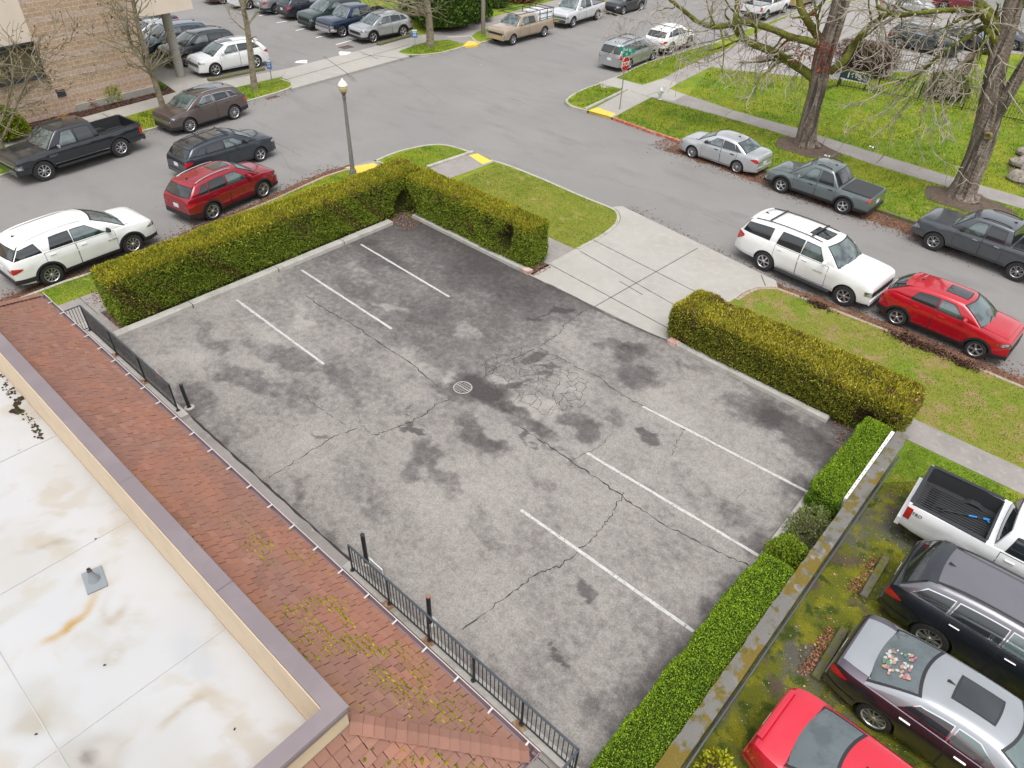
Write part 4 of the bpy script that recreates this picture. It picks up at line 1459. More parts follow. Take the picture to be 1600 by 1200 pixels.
        mb.bar((p1.x - .035, -p1.y * .93, p1.z + .02), (p1.x - .035, p1.y * .93, p1.z + .02), .09, .022)
        mb.build('bed_rail_caps', PLASTIC, t_)
    if badge:
        body, size, bx, bz, bmat, sides = badge
        for side in sides:
            p = c.S(bx, bz, side)
            lettering(body, size, bmat, t_, (p.x, p.y + side * .012, p.z), (R(84), 0, 0 if side == -1 else math.pi), .004, .0, 'badge')
    return t_


def place(t_, c, front, rear, side, z=ZR, heading=None):
    """front / rear: ground contact of the wheels on the visible side, as (x, y); side +1 = the car's left side is the visible one"""
    if front and rear:
        f, r_ = Vector(front), Vector(rear)
        d = (f - r_).normalized()
        if heading is not None:
            d = Vector((math.cos(R(heading)), math.sin(R(heading))))
        mid = (f + r_) / 2
    else:
        d = Vector((math.cos(R(heading)), math.sin(R(heading))))
        mid = (Vector(front) - d * c.WB / 2) if front else (Vector(rear) + d * c.WB / 2)
    left = Vector((-d.y, d.x))
    xm = c.L / 2 - (c.fw + c.rw) / 2      # local x of the wheelbase centre
    ctr = mid - left * side * (c.W / 2 - .06) - d * xm
    t_.location = (ctr.x, ctr.y, z)
    t_.rotation_euler = (0, 0, math.atan2(d.y, d.x))


def GR(px, py):
    return G(px, py, ZR)


def GB(px, py):
    return G(px, py, 0.0)


KERBCARS = 'vehicles parked along the kerb'
LOTCARS = 'vehicles parked in the far lot'
# ---- left street
c = Car('pickup', L=5.95, W=2.05, H=1.95, r=.455, sill=.48, zs=1.04)
t_ = make_car(c, 'pickup_truck', 'black crew cab pickup with bright lower trim parked before the block building', paint((.016, .020, .026), .2), 'pickup', KERBCARS, 'eight', .60, trim='lower', mirror='chrome', grille='chrome', clad=False, fender=True, steps=True,
              badge=('RAM', .17, 1.62, 1.0, CHROME, (1,)))
place(t_, c, GR(72, 283), GR(196, 244), 1)
c = Car('suv', L=4.65, W=1.90, H=1.69, r=.385)
t_ = make_car(c, 'suv', 'metallic brown suv with silver roof rails parked ahead of the black pickup', paint((.125, .098, .090), .55), 'suv', KERBCARS, 'ten', .70, rails='silver', sunroof=(2.0, 3.3, .62), trim='chrome', mirror='body', grille='chrome', bumper_dark=True)
place(t_, c, GR(298, 208), GR(370, 186), 1)
c = Car('suv', L=4.78, W=1.82, H=1.62, r=.35, ws1=2.0, zs=.96, rr=.60)
t_ = make_car(c, 'station_wagon', 'dark grey estate wagon with roof cross bars driving along the left street', paint((.040, .050, .066), .5), 'wagon', None, 'five', .66, rails='black', cross=(.12, .62), sunroof=(2.15, 2.85, .5), mirror='body', bumper_dark=False)
place(t_, c, GR(409, 252), None, -1, heading=94)
c = Car('suv', L=4.60, W=1.86, H=1.71, r=.385)
t_ = make_car(c, 'suv', 'metallic dark red suv with black wheel arches parked by the long hedge', paint((.30, .008, .022), .35, .2), 'suv', KERBCARS, 'twin', .70, clad=True, rails='silver', sunroof=(2.05, 2.75, .5), mirror='body')
place(t_, c, GR(415, 308), GR(334, 344), -1)
c = Car('suv', L=5.19, W=1.99, H=1.80, r=.40, sill=.30, zs=1.06, rr=.55, wins=[(1.85, 2.95, 2.42, 2.93), (3.03, 3.80, 3.01, 3.66), (4.10, 4.98, 4.22, 4.74)])
t_ = make_car(c, 'suv', 'large white suv with black lower cladding parked at the left end by the hedge', paint((.80, .80, .79), 0), 'suv', KERBCARS, 'ten', .64, clad=True, rails='silver', mirror='black', badge=('TRAVERSE', .075, 1.72, .88, RIM, (-1,)))
place(t_, c, GR(212, 396), GR(88, 444), -1)
# ---- right street, far side
c = Car('sedan', L=4.45, W=1.74, H=1.46, r=.315)
t_ = make_car(c, 'sedan', 'silver four door sedan parked on the far kerb near the corner', paint((.56, .58, .60), .55), 'sedan', KERBCARS, 'steel', .70, mirror='black', handle='black', grille='body')
place(t_, c, GR(1078, 246), GR(1151, 271), 1)
c = Car('pickup', L=4.97, W=1.90, H=1.69, WB=3.0, fo=.90, r=.375, sill=.30, zs=.93, hood=[(0, .70), (.03, .82), (.10, .90), (.3, .97), (.8, 1.03), (1.25, 1.07)], belt=(1.07, 1.12), tail=[(1.6, 1.11), (.5, 1.10), (.03, 1.08), (0, 1.0)],
        ws0=1.15, ws1=1.95, rr=2.0, rg=1.52, wins=[(1.72, 2.45, 2.12, 2.43), (2.55, 3.22, 2.53, 3.02)], doors=[(1.42, 2.48), (2.50, 3.40)], rbow=.03, coverlen=1.42, tl=(.86, 1.04))
t_ = make_car(c, 'pickup_truck', 'grey green compact pickup with black covered bed and black wheel arches', paint((.135, .165, .165), .3), 'pickup', KERBCARS, 'five', .62, clad=True, cover=True, rails='black', mirror='chrome', handle='black', darkrim=False)
place(t_, c, GR(1217, 301), GR(1313, 334), 1)
c = Car('pickup', L=5.34, W=1.90, H=1.84, WB=3.2, r=.40, sill=.42, fo=.93)
t_ = make_car(c, 'pickup_truck', 'dark grey metallic crew cab pickup at the right edge under the tree', paint((.092, .103, .115), .5), 'pickup', KERBCARS, 'twin', .58, fender=True, rails='black', mirror='black', handle='chrome')
place(t_, c, GR(1454, 391), GR(1580, 438), 1)
# ---- right street, near side
c = Car('suv', blunt=True, L=5.56, W=2.04, H=1.89, WB=3.30, fo=.88, r=.405, sill=.36, zs=1.06, rr=.40, rg=.09, ws0=1.42, ws1=2.12, hood=[(0, .86), (.03, .98), (.1, 1.05), (.3, 1.10), (.8, 1.14), (1.4, 1.16)], belt=(1.16, 1.19), tail=[(.3, 1.19), (.06, 1.17), (.02, 1.1), (0, .95)], tum=.70,
        wins=[(1.95, 2.85, 2.30, 2.83), (2.93, 3.88, 2.91, 3.80), (4.22, 5.34, 4.18, 5.20)], doors=[(1.72, 2.88), (2.90, 3.90)], tl=(.85, 1.20))
t_ = make_car(c, 'suv', 'long white full size suv with black roof rails parked beside the driveway', paint((.80, .80, .79), 0), 'suv', KERBCARS, 'six', .62, rails='black', cross=(.22, .78), sunroof=(2.35, 3.02, .52), steps=True, grille='dark', badge=('SUBURBAN', .075, 2.06, .92, RIM, (-1,)), mirror='body')
place(t_, c, GR(1313, 477), GR(1189, 422), -1)
c = Car('suv', L=4.24, W=1.78, H=1.63, WB=2.61, fo=.86, r=.335, zs=.97, sill=.25, rr=.75, rg=.10, wins=[(1.55, 2.42, 2.0, 2.40), (2.50, 3.30, 2.48, 3.14)], doors=[(1.36, 2.45), (2.47, 3.28)], ws0=1.0, ws1=1.78)
t_ = make_car(c, 'hatchback', 'bright red small crossover with sunroof parked behind the long white suv', paint((.46, .006, .018), .15, .2), 'crossover', KERBCARS, 'five', .68, sunroof=(1.88, 2.50, .5), mirror='body', clad=True)
place(t_, c, GR(1516, 558), GR(1397, 508), -1)
# ---- neighbour's lot
c = Car('pickup', L=5.40, W=1.91, H=1.80, WB=3.24, r=.39, sill=.44, fo=.95, bed=(1.70, .07, .78))
t_ = make_car(c, 'pickup_truck', 'white pickup backed towards the mossy wall with a black lined open bed', paint((.76, .77, .77), 0), 'pickup', 'vehicles in the neighbouring lot', 'six', .6, fender=True, mirror='body', badge=('TRD', .12, 5.14, 1.05, PLASTIC, (-1,)))
TACO = Vector((-.35 + 5.40 / 2, 15.82, 0.0))
t_.location = TACO
t_.rotation_euler = (0, 0, R(1))
TACO_C = c
c = Car('suv', L=5.04, W=1.98, H=1.74, WB=2.95, fo=.96, r=.385, zs=1.03, rr=.62, wins=[(1.75, 2.85, 2.3, 2.83), (2.93, 3.85, 2.91, 3.80), (3.93, 4.62, 3.89, 4.40)], roofhole=True)
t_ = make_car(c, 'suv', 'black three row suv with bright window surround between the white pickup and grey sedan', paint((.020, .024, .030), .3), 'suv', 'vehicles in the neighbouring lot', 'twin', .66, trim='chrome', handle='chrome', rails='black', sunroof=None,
              sheen_roofmat=paint((.17, .165, .185), .5))  # grey roof colour imitates the sky mirrored in black paint
place(t_, c, None, G(1441, 1012), -1, z=0.0, heading=-1)
c = Car('sedan', L=4.90, W=1.86, H=1.46, WB=2.83, fo=1.0, r=.34, rr=1.62, rg=.62, wins=[(1.8, 2.72, 2.35, 2.70), (2.80, 3.62, 2.78, 3.35)])
t_ = make_car(c, 'sedan', 'gunmetal sedan with sky sheen painted on roof and boot and a floral shade behind its rear window', paint((.17, .145, .175), .92, .3), 'sedan', 'vehicles in the neighbouring lot', 'ten', .70, trim='chrome', handle='chrome', sunroof=(2.35, 3.0, .50), sheen_roofmat=paint((.36, .38, .40), .5))  # paler roof colour stands in for sky reflected in the gunmetal paint
place(t_, c, None, G(1356, 1134), -1, z=0.0, heading=-2)
SEDAN_T, SEDAN_C = t_, c
c = Car('sedan', L=4.65, W=1.80, H=1.43, WB=2.7, fo=.93, r=.33, rr=1.55, rg=.62)
t_ = make_car(c, 'sedan', 'glossy red sedan backed in nearest the camera with a small boot spoiler', paint((.58, .012, .035), .1, .2), 'sedan', 'vehicles in the neighbouring lot', 'five', .68, mirror='body')
t_.location = (-.45 + 4.65 / 2, 8.05, 0.0)
t_.rotation_euler = (0, 0, R(-3))
mb = MB()
patch(mb, lambda a, b: c.B(c.L - .14 + .10 * a, b) + Vector((-.02 * a, 0, .035 + .03 * a)), lin(0, 1, 4), lin(-.82, .82, 9), .004, 0, (0, 0, 0))
mb.build('boot_spoiler', paint((.58, .012, .035), .1, .2), t_, smooth=True)

# ---- far lot across the street
specs = [
    ('suv', dict(L=4.70, W=1.85, H=1.70), 'white suv parked beside the round column facing the camera', 'suv', paint((.78, .79, .79)), dict(wheel='six', rails='silver', sunroof=(2.0, 2.7, .5), grille='chrome'), (-44.55, 22.4), -93),
    ('suv', dict(blunt=True, L=4.80, W=1.90, H=1.80, zs=1.05, r=.38), 'dark grey boxy suv between the white suv and a blue one by the column', 'suv', paint((.035, .042, .05), .3), dict(wheel='six', rails='black', fender=True), (-47.5, 22.1), -93),
    ('suv', dict(L=4.80, W=1.93, H=1.75, zs=1.04), 'blue grey suv with roof rails third from the street behind the column', 'suv', paint((.09, .13, .18), .4), dict(wheel='five', rails='silver', clad=True), (-50.5, 21.9), -93),
    ('sedan', dict(), 'pale silver sedan half hidden by the block building and column', 'sedan', paint((.55, .58, .61), .5), dict(wheel='five'), (-53.4, 21.9), -93),
    ('sedan', dict(), 'dark purple grey sedan farthest in the row behind the column', 'sedan', paint((.06, .06, .085), .4), dict(wheel='five'), (-56.2, 22.6), -93),
    ('suv', dict(L=4.62, W=1.86, H=1.68), 'silver crossover parked nearest the pavement in the far lot', 'suv', paint((.50, .52, .53), .6), dict(wheel='five', rails='silver', clad=True, sunroof=(1.95, 2.55, .5)), (-44.25, 34.6), -93),
    ('pickup', dict(L=5.75), 'dark blue pickup with chrome grille in the far lot', 'pickup', paint((.018, .035, .075), .3), dict(wheel='five', grille='chrome', bumper_chrome=True), (-46.9, 33.9), -92),
    ('suv', dict(blunt=True, L=5.1, W=2.0, H=1.85, zs=1.06, r=.40), 'dark green boxy suv between the blue pickup and a dark crossover', 'suv', paint((.035, .060, .055), .3), dict(wheel='ten', clad=True), (-49.6, 34.2), -92),
]
for kind, kw, lab, cat, pm, opt, fr_, hd in specs:
    c = Car(kind, **kw)
    t_ = make_car(c, {'suv': 'suv', 'sedan': 'sedan', 'pickup': 'pickup_truck', 'van': 'minivan'}[kind], lab, pm, cat, LOTCARS, **opt)
    place(t_, c, fr_, None, 1, z=.007, heading=hd)
specs = [
    ('suv', dict(L=4.6, zs=.97, H=1.62), 'dark blue grey crossover with its red rear lamps towards the street', 'crossover', paint((.03, .036, .055), .4), dict(wheel='five', clad=True, rails='black'), (-53.2, 34.6), 87),
    ('suv', dict(L=4.8), 'silver suv showing its rear in the row of the far lot', 'suv', paint((.42, .45, .48), .6), dict(wheel='five', clad=True, rails='silver'), (-55.9, 34.3), 87),
    ('suv', dict(L=4.6), 'white suv at the far end of the row in the far lot', 'suv', paint((.7, .71, .72)), dict(wheel='five', rails='black'), (-58.8, 33.6), 87),
    ('sedan', dict(), 'dark maroon sedan at the top edge left of the white suv', 'sedan', paint((.09, .03, .035), .3), dict(wheel='five'), (-61.8, 33.0), 87),
]
for kind, kw, lab, cat, pm, opt, rr_, hd in specs:
    c = Car(kind, **kw)
    t_ = make_car(c, {'suv': 'suv', 'sedan': 'sedan', 'pickup': 'pickup_truck'}[kind], lab, pm, cat, LOTCARS, **opt)
    place(t_, c, None, rr_, -1, z=.007, heading=hd)

# ---- up the left street
c = Car('pickup', L=5.60, W=1.90, H=1.80, WB=3.57, r=.39, fo=.90)
t_ = make_car(c, 'pickup_truck', 'tan crew cab pickup with ladder rack over a white bed canopy', paint((.42, .335, .245), .3), 'pickup', KERBCARS, 'five', .6, fender=True)
place(t_, c, GR(801, 71), GR(850, 58), 1)
mb = MB()
b0, b1 = c.L - c.bed[0], c.L - .06
zr_ = c.zb(b0) + .03
for (xa, xb, wa, wb, za, zb_) in ((b0 + .02, b1, .84, .72, zr_, zr_ + .52),):
    lo = [(c.L / 2 - xa, -wa, za), (c.L / 2 - xb, -wa, za), (c.L / 2 - xb, wa, za), (c.L / 2 - xa, wa, za)]
    hi = [(c.L / 2 - xa - .05, -wb, zb_), (c.L / 2 - xb + .08, -wb, zb_), (c.L / 2 - xb + .08, wb, zb_), (c.L / 2 - xa - .05, wb, zb_)]
    mb.add(lo + hi, [(0, 1, 5, 4), (1, 2, 6, 5), (2, 3, 7, 6), (3, 0, 4, 7), (4, 5, 6, 7)])
cp = mb.build('canopy', paint((.72, .73, .74)), t_)
mb = MB()
for s_ in (-1, 1):
    mb.bar((c.L / 2 - b0 - .1, s_ * .825, zr_ + .12), (c.L / 2 - b1 + .1, s_ * .825, zr_ + .12), .03, .03)
    mb.bar((c.L / 2 - b0 - .1, s_ * .765, zr_ + .42), (c.L / 2 - b1 + .1, s_ * .765, zr_ + .42), .03, .03)
mb.build('window_trim', PLASTIC, cp)
mb = MB()
for xx in (1.55, b0 + .15, b0 + 1.0, b1 - .1):
    z0 = zr_ + .70
    mb.bar((c.L / 2 - xx, -.86, z0), (c.L / 2 - xx, .86, z0), .04, .04)
    if xx > 2:
        for s_ in (-1, 1):
            mb.bar((c.L / 2 - xx, s_ * .86, z0), (c.L / 2 - xx, s_ * .90, zr_ - .02), .04, .04)
for s_ in (-1, 1):
    mb.bar((c.L / 2 - 1.1, s_ * .86, zr_ + .73), (c.L / 2 - b1, s_ * .86, zr_ + .73), .04, .04)
mb.build('ladder_rack', BLACKMETAL, t_)
c = Car('pickup', L=5.8, W=2.0, H=1.9)
t_ = make_car(c, 'pickup_truck', 'silver white pickup parked behind the tan pickup with the rack', paint((.66, .67, .68), .3), 'pickup', KERBCARS, 'five', .6, grille='chrome', bumper_chrome=True)
place(t_, c, GR(893, 44), GR(934, 31), 1)
c = Car('sedan')
t_ = make_car(c, 'sedan', 'dark sedan at the top edge behind the silver white pickup', paint((.02, .023, .027), .3), 'sedan', KERBCARS, 'five')
place(t_, c, (-37.9, 56.6), None, 1, heading=-90)
c = Car('van')
t_ = make_car(c, 'minivan', 'silver grey minivan with roof rails behind the stop sign', paint((.40, .42, .43), .55), 'minivan', KERBCARS, 'five', .64, rails='black', cross=(.2, .55))
place(t_, c, (-28.25, 46.5), (-28.1, 43.4), -1)
c = Car('suv')
t_ = make_car(c, 'suv', 'white suv with black bumper parked in front of the silver minivan', paint((.78, .78, .78)), 'suv', KERBCARS, 'five', .66, clad=True, rails='silver')
place(t_, c, (-28.4, 51.6), (-28.3, 48.9), -1)
c = Car('pickup')
t_ = make_car(c, 'pickup_truck', 'white pickup seen from behind through the mossy branches', paint((.76, .77, .78)), 'pickup', KERBCARS, 'five', .6, bumper_dark=True)
place(t_, c, None, (-28.6, 64.5), -1, heading=91)
c = Car('van')
t_ = make_car(c, 'minivan', 'sandy yellow van at the top edge beyond the white pickup', paint((.42, .32, .14)), 'van', KERBCARS, 'five')
place(t_, c, None, (-28.8, 71.5), -1, heading=91)
# ---- right lot behind the trees
for kind, kw, lab, cat, pm, opt, loc, hd in (
    ('suv', dict(L=5.0, W=1.98, H=1.78, zs=1.05, r=.39), 'dark green grey suv with bright sill trim behind the iron fence', 'suv', paint((.035, .05, .05), .4), dict(wheel='twin', rails='chrome', trim='chrome', sunroof=(2.1, 3.2, .6)), (-15.6, 64.2), -3),
    ('sedan', dict(), 'black sedan with pale bonnet beyond the dark green suv', 'sedan', paint((.03, .03, .04), .4), dict(wheel='five'), (-13.4, 67.6), -3),
    ('sedan', dict(), 'dark violet grey sedan farthest behind the fence', 'sedan', paint((.075, .07, .095), .4), dict(wheel='five'), (-12.0, 70.8), -3),
    ('sedan', dict(), 'silver sedan seen between the trunk and mossy limbs at the top', 'sedan', paint((.45, .47, .48), .5), dict(wheel='five'), (-21.0, 76.5), 20),
    ('suv', dict(), 'dark red suv at the top edge right of the first big trunk', 'suv', paint((.2, .02, .03), .2), dict(wheel='five'), (-18.2, 82.0), 20),
):
    c = Car(kind, **kw)
    t_ = make_car(c, {'suv': 'suv', 'sedan': 'sedan'}[kind], lab, pm, cat, 'vehicles in the lot behind the fence', **opt)
    t_.location = (loc[0], loc[1], .012)
    t_.rotation_euler = (0, 0, R(hd))

# ================================================================== FOREGROUND BUILDING
ZG, ZT, YT = 2.7, 3.9, 2.16       # gutter height, top of the mansard, its line
X0, X1 = -21.05, -2.80            # eaves ends
YG = 3.95
bld = thing('brick_red_roof_building', 'low building with a white flat roof and red shingled skirt roof beside the lot', 'building', (-12, 0, 0))
BO = Vector((-12, 0, 0))


def bpart(mb, name, mats, parent=None, **k):
    o = mb.build(name, mats, parent or bld, **k)
    if parent is None or parent is bld:
        o.location = -BO
    return o


mb = MB()
mb.prism([(X0 + 1.0, -30), (X1 - .62, -30), (X1 - .62, YG - .62), (X0 + 1.0, YG - .62)], -.4, ZG - .02)
bpart(mb, 'wall', STUCCO)
mb = MB()
mb.prism([(X0 + .05, -30), (X1 - .05, -30), (X1 - .05, YG - .05), (X0 + .05, YG - .05)], ZG - .16, ZG - .03)
bpart(mb, 'eave', GUTTER)
xt0, xt1 = X0 + 1.92, -4.55
# shingles: every tab its own slab, in courses up the slope
mb = MB()
sh_cols = [(.258, .132, .096), (.270, .138, .102), (.245, .126, .092), (.278, .148, .110), (.260, .128, .092), (.228, .116, .088)]


def slope_shingles(pa, pb, pc, pd, gap=.004, tab=.20, course=.145, stain=None):
    """pa-pb eave left to right, pd-pc top left to right"""
    pa, pb, pc, pd = map(Vector, (pa, pb, pc, pd))
    h_ = ((pd + pc) / 2 - (pa + pb) / 2)
    nc = int(h_.length / course)
    ex = (pb - pa).normalized()
    nrm = ex.cross((pd - pa)).normalized()
    if nrm.z < 0:
        nrm = -nrm
    # backing
    mb.add([pa - nrm * .01, pb - nrm * .01, pc - nrm * .01, pd - nrm * .01], [(0, 1, 2, 3)], 0, (.03, .02, .017))
    for k in range(nc):
        f0, f1 = k / nc, (k + 1.12) / nc
        L0, R0 = pa.lerp(pd, f0), pb.lerp(pc, f0)
        L1, R1 = pa.lerp(pd, min(f1, 1)), pb.lerp(pc, min(f1, 1))
        up = (L1 - L0) - ex * (L1 - L0).dot(ex)
        l0, r0 = 0.0, (R0 - L0).length
        x = -rnd.uniform(0, tab)
        base = rnd.choice((0, 1)) * .5 * tab
        while x < r0:
            wd_ = tab * rnd.choice((.75, 1.0, 1.0, 1.25))
            a, b = max(x, 0), min(x + wd_ - rnd.uniform(.006, .016), r0)
            if b - a > .03:
                drop = rnd.choice((0, 0, 0, .012, .02))
                th = rnd.uniform(.010, .022)
                o_ = L0 + ex * a - up.normalized() * drop
                q_ = L0 + ex * b - up.normalized() * drop
                # clip the top corners to the hip lines
                ta, tb = L0 + ex * a + up, L0 + ex * b + up
                if (ta - L1).dot(ex) < 0:
                    ta = L1.copy()
                if (tb - R1).dot(ex) > 0:
                    tb = R1.copy()
                if (tb - ta).dot(ex) > 0.0:
                    n0 = nrm * (th + .016)
                    n1 = nrm * .004
                    c_ = np.array(rnd.choice(sh_cols)) * rnd.uniform(.92, 1.08)
                    p_ = (o_ + q_) * .5
                    wob = float(fbm(np.array([p_.x * .8]), np.array([p_.y * 1.6]), 3, 5)[0])
                    if wob > .56:
                        c_ = c_ * .6 + np.array((.33, .14, .092)) * .4
                    elif wob < .40:
                        c_ = c_ * .75 + np.array((.23, .14, .115)) * .25
                    if stain:
                        c_ = stain(p_, c_)
                    mb.add([o_ + n0, q_ + n0, tb + n1, ta + n1, o_ - nrm * .004, q_ - nrm * .004], [(0, 1, 2, 3), (4, 5, 1, 0), (0, 3, 4), (1, 5, 2)], 0, tuple(c_))
            x += wd_


def roofstain(p, c):
    # ochre bleeding along the parapet
    d = p.y - YT
    n = float(fbm(np.array([p.x * 1.1]), np.array([3.3]), 3, 8)[0])
    if 0 < d < .5 and n > .5 and p.x > -11:
        k_ = (1 - d / .5) * min(1, (n - .5) * 6)
        return c * (1 - .6 * k_) + np.array((.33, .17, .045)) * .6 * k_
    return c


slope_shingles((X0, YG, ZG), (X1, YG, ZG), (xt1, YT, ZT), (xt0, YT, ZT), stain=roofstain)
slope_shingles((X1, YG, ZG), (X1, -14, ZG), (xt1, -14, ZT), (xt1, YT, ZT))
slope_shingles((X0, -14, ZG), (X0, YG, ZG), (xt0, YT, ZT), (xt0, -14, ZT))
# hip caps
for a, b in (((X1, YG, ZG), (xt1, YT, ZT)), ((X0, YG, ZG), (xt0, YT, ZT))):
    a, b = Vector(a), Vector(b)
    d = b - a
    n = 17
    side = d.cross(Vector((0, 0, 1))).normalized()
    for k in range(n):
        p, q = a + d * (k / n) + Vector((0, 0, .055 + .008)), a + d * ((k + 1.15) / n) + Vector((0, 0, .035))
        c_ = tuple(np.array((.258, .132, .098)) * rnd.uniform(.88, 1.12))
        mb.add([p, p + side * .15 - Vector((0, 0, .055)), q + side * .15 - Vector((0, 0, .055)), q, p - side * .15 - Vector((0, 0, .055)), q - side * .15 - Vector((0, 0, .055))],
               [(0, 1, 2, 3), (4, 0, 3, 5), (1, 0, 4)], 0, c_)
bpart(mb, 'shingle_roof', SHINGLE)
# gutter with hangers
mb = MB()


def gut(a, b, out):
    a, b, out = Vector(a), Vector(b), Vector(out)
    prof = [(0, .0), (0, -.11), (.05, -.125), (.10, -.11), (.125, -.02), (.125, .004), (.112, .004), (.112, -.02), (.09, -.09), (.05, -.105), (.012, -.095), (.012, 0)]
    mb.grid([[p + out * u + Vector((0, 0, v)) for u, v in prof] for p in (a, b)])


gut((X0 - .02, YG, ZG + .02), (X1 + .12, YG, ZG + .02), (0, 1, 0))
gut((X1, YG + .1, ZG + .02), (X1, -14, ZG + .02), (1, 0, 0))
gt = bpart(mb, 'gutter', GUTTER)
mb = MB()
mb.bar((X0 - .02, YG + .118, ZG + .028), (X1 + .12, YG + .118, ZG + .028), .016, .012)
bpart(mb, 'gutter_lip', M('gutter_lip', (.50, .42, .43), .5))
mb = MB()
mb.box((0, 0, 0), (.030, .125, .012), R(4))
hg = bpart(mb, 'gutter_hanger', M('hanger_metal', (.50, .50, .50), .5))
x = X1 - .1
while x > X0:
    o = hg if x > X1 - .11 else hg.copy()
    if o is not hg:
        COL.objects.link(o)
        o.parent = bld
    o.location = (x + 12, YG + .06, ZG + .035)
    x -= .76
# parapet
mb = MB()
mb.prism([(xt0 - .4 + .44, -14), (-4.56, -14), (-4.56, YT - .02), (xt0 + .04, YT - .02)], 3.0, 4.30)
mb.f = [f for f in mb.f if len(f) == 4]
mb.m = [0] * len(mb.f)
mb2 = MB()
wl = [(-30, 2.13 - .0), (-4.56, 2.13), (-4.56, -14), (-4.78, -14), (-4.78, 1.88), (-30, 1.88)]
wl = [(xt0 + .04, 2.13), (-4.56, 2.13), (-4.56, -14), (-4.80, -14), (-4.80, 1.89), (xt0 + .30, 1.89), (xt0 + .30, -14), (xt0 + .04, -14)]
mb2.prism(wl, 3.0, 4.34)
bpart(mb2, 'parapet', STUCCO)
mb = MB()
cx0 = xt0 + .01
mb.prism([(cx0, 2.165), (-10.6, 2.165), (-10.6, 1.905), (cx0, 1.905)], 4.345, 4.40)
mb.prism([(-10.592, 2.165), (-7.4, 2.165), (-7.4, 1.905), (-10.592, 1.905)], 4.345, 4.402)
mb.prism([(-7.392, 2.165), (-4.525, 2.165), (-4.525, -14), (-4.775, -14), (-4.775, 1.905), (-7.392, 1.905)], 4.345, 4.40)
mb.prism([(cx0, 1.9), (cx0 + .26, 1.9), (cx0 + .26, -14), (cx0, -14)], 4.345, 4.40)
# drip edge
mb.box(((cx0 - 4.525) / 2, 2.168, 4.33), (-4.525 - cx0, .012, .09))
mb.box((-4.522, (2.165 - 14) / 2, 4.33), (.012, 16.1, .09))
bpart(mb, 'parapet_cap', CAPM)
mb = MB()
mb.box(((cx0 - 4.8) / 2, 1.885, 3.24), (-4.8 - cx0, .012, .10))
bpart(mb, 'flashing', M('tan_flashing', (.46, .36, .25), .8))
# white membrane with ochre run marks and dirt
fx0, fx1, fy0, fy1 = xt0 + .3, -4.8, -8.0, 1.886
gx, gy = np.meshgrid(np.linspace(fx0, fx1, 230), np.linspace(fy0, fy1, 170), indexing='ij')
base = np.ones(gx.shape + (3,)) * np.array((.445, .445, .45))
wxx = gx + (fbm(gx * 1.2, gy * 1.2, 4, 41) - .5) * .9
wyy = gy + (fbm(gx * 1.2, gy * 1.2, 4, 43) - .5) * .9


def rmix(mask, col):
    global base
    m_ = np.clip(mask, 0, 1)[..., None]
    base = base * (1 - m_) + np.array(col) * .62 * m_


rmix(.75 * np.clip((fbm(wxx * .7, wyy * .7, 6, 51) - .47) * 4, 0, 1), (.65, .63, .59))
rmix(.6 * np.clip((fbm(wxx * 1.9, wyy * 1.9, 6, 57) - .56) * 7, 0, 1), (.60, .52, .40))
rmix(.5 * np.clip((fbm(wxx * .5 + 9, wyy * .5, 5, 52) - .52) * 4, 0, 1), (.66, .68, .70))


def streak(pa, pb, wd, col, s, z=3.2):
    a, b = np.array(G(*pa, z)), np.array(G(*pb, z))
    d = b - a
    ln = np.linalg.norm(d)
    d /= ln
    u = (wxx - a[0]) * d[0] + (wyy - a[1]) * d[1]
    v = -(wxx - a[0]) * d[1] + (wyy - a[1]) * d[0]
    m_ = np.exp(-(v / wd) ** 2) * (1 / (1 + np.exp(-(u) * 8))) * (1 / (1 + np.exp((u - ln) * 8)))
    n_ = fbm(gx * 3.5, gy * 3.5, 4, int(pa[0] * 7 + pa[1]))
    rmix(np.clip(m_ * s * 1.35, 0, 1) * np.clip((n_ - .30) * 3.2, 0, 1), col)


def spot(p, r_, col, s, z=3.2):
    a = G(*p, z)
    d = np.hypot(wxx - a[0], wyy - a[1])
    rmix(s * np.exp(-(d / r_) ** 4), col)


OC = (.62, .44, .19)
BR = (.50, .41, .29)
streak((15, 1045), (165, 935), .10, OC, .62)
streak((70, 1010), (135, 960), .12, (.58, .34, .07), .85)
streak((90, 1000), (95, 1025), .06, OC, .7)
streak((20, 880), (125, 830), .10, BR, .6)
streak((60, 870), (90, 862), .06, (.36, .29, .20), .6)
streak((190, 950), (200, 970), .08, BR, .6)
streak((140, 1030), (215, 985), .14, BR, .5)
streak((165, 985), (245, 925), .10, BR, .45)
streak((250, 1150), (330, 1080), .10, BR, .55)
streak((190, 1165), (200, 1150), .06, OC, .7)
streak((10, 850), (25, 820), .10, BR, .55)
streak((280, 980), (350, 1060), .20, (.63, .65, .68), .8)
streak((130, 830), (210, 900), .25, (.69, .67, .63), .5)
spot((65, 1110), .42, (.55, .52, .46), .55)
spot((60, 1120), .2, (.50, .44, .33), .5)
spot((145, 1180), .46, (.50, .46, .41), .75)
spot((138, 1188), .15, (.16, .13, .12), .9)
spot((160, 1175), .24, (.70, .68, .64), .5)
spot((60, 645), .28, (.58, .52, .42), .7)
spot((30, 640), .22, (.62, .57, .48), .7)
edge = np.minimum(fx1 - gx, fy1 - gy)
rmix(.45 * np.exp(-np.maximum(edge, 0) / .16) * np.clip(fbm(gx * 2, gy * 2, 3, 61) * 1.6, 0, 1), (.55, .50, .43))
ii = np.arange(gx.size).reshape(gx.shape)
Fq = np.stack([ii[:-1, :-1], ii[1:, :-1], ii[1:, 1:], ii[:-1, 1:]], -1).reshape(-1, 4)
zz = 3.2 + .02 * (fbm(gx * .6, gy * .6, 3, 71) - .5)
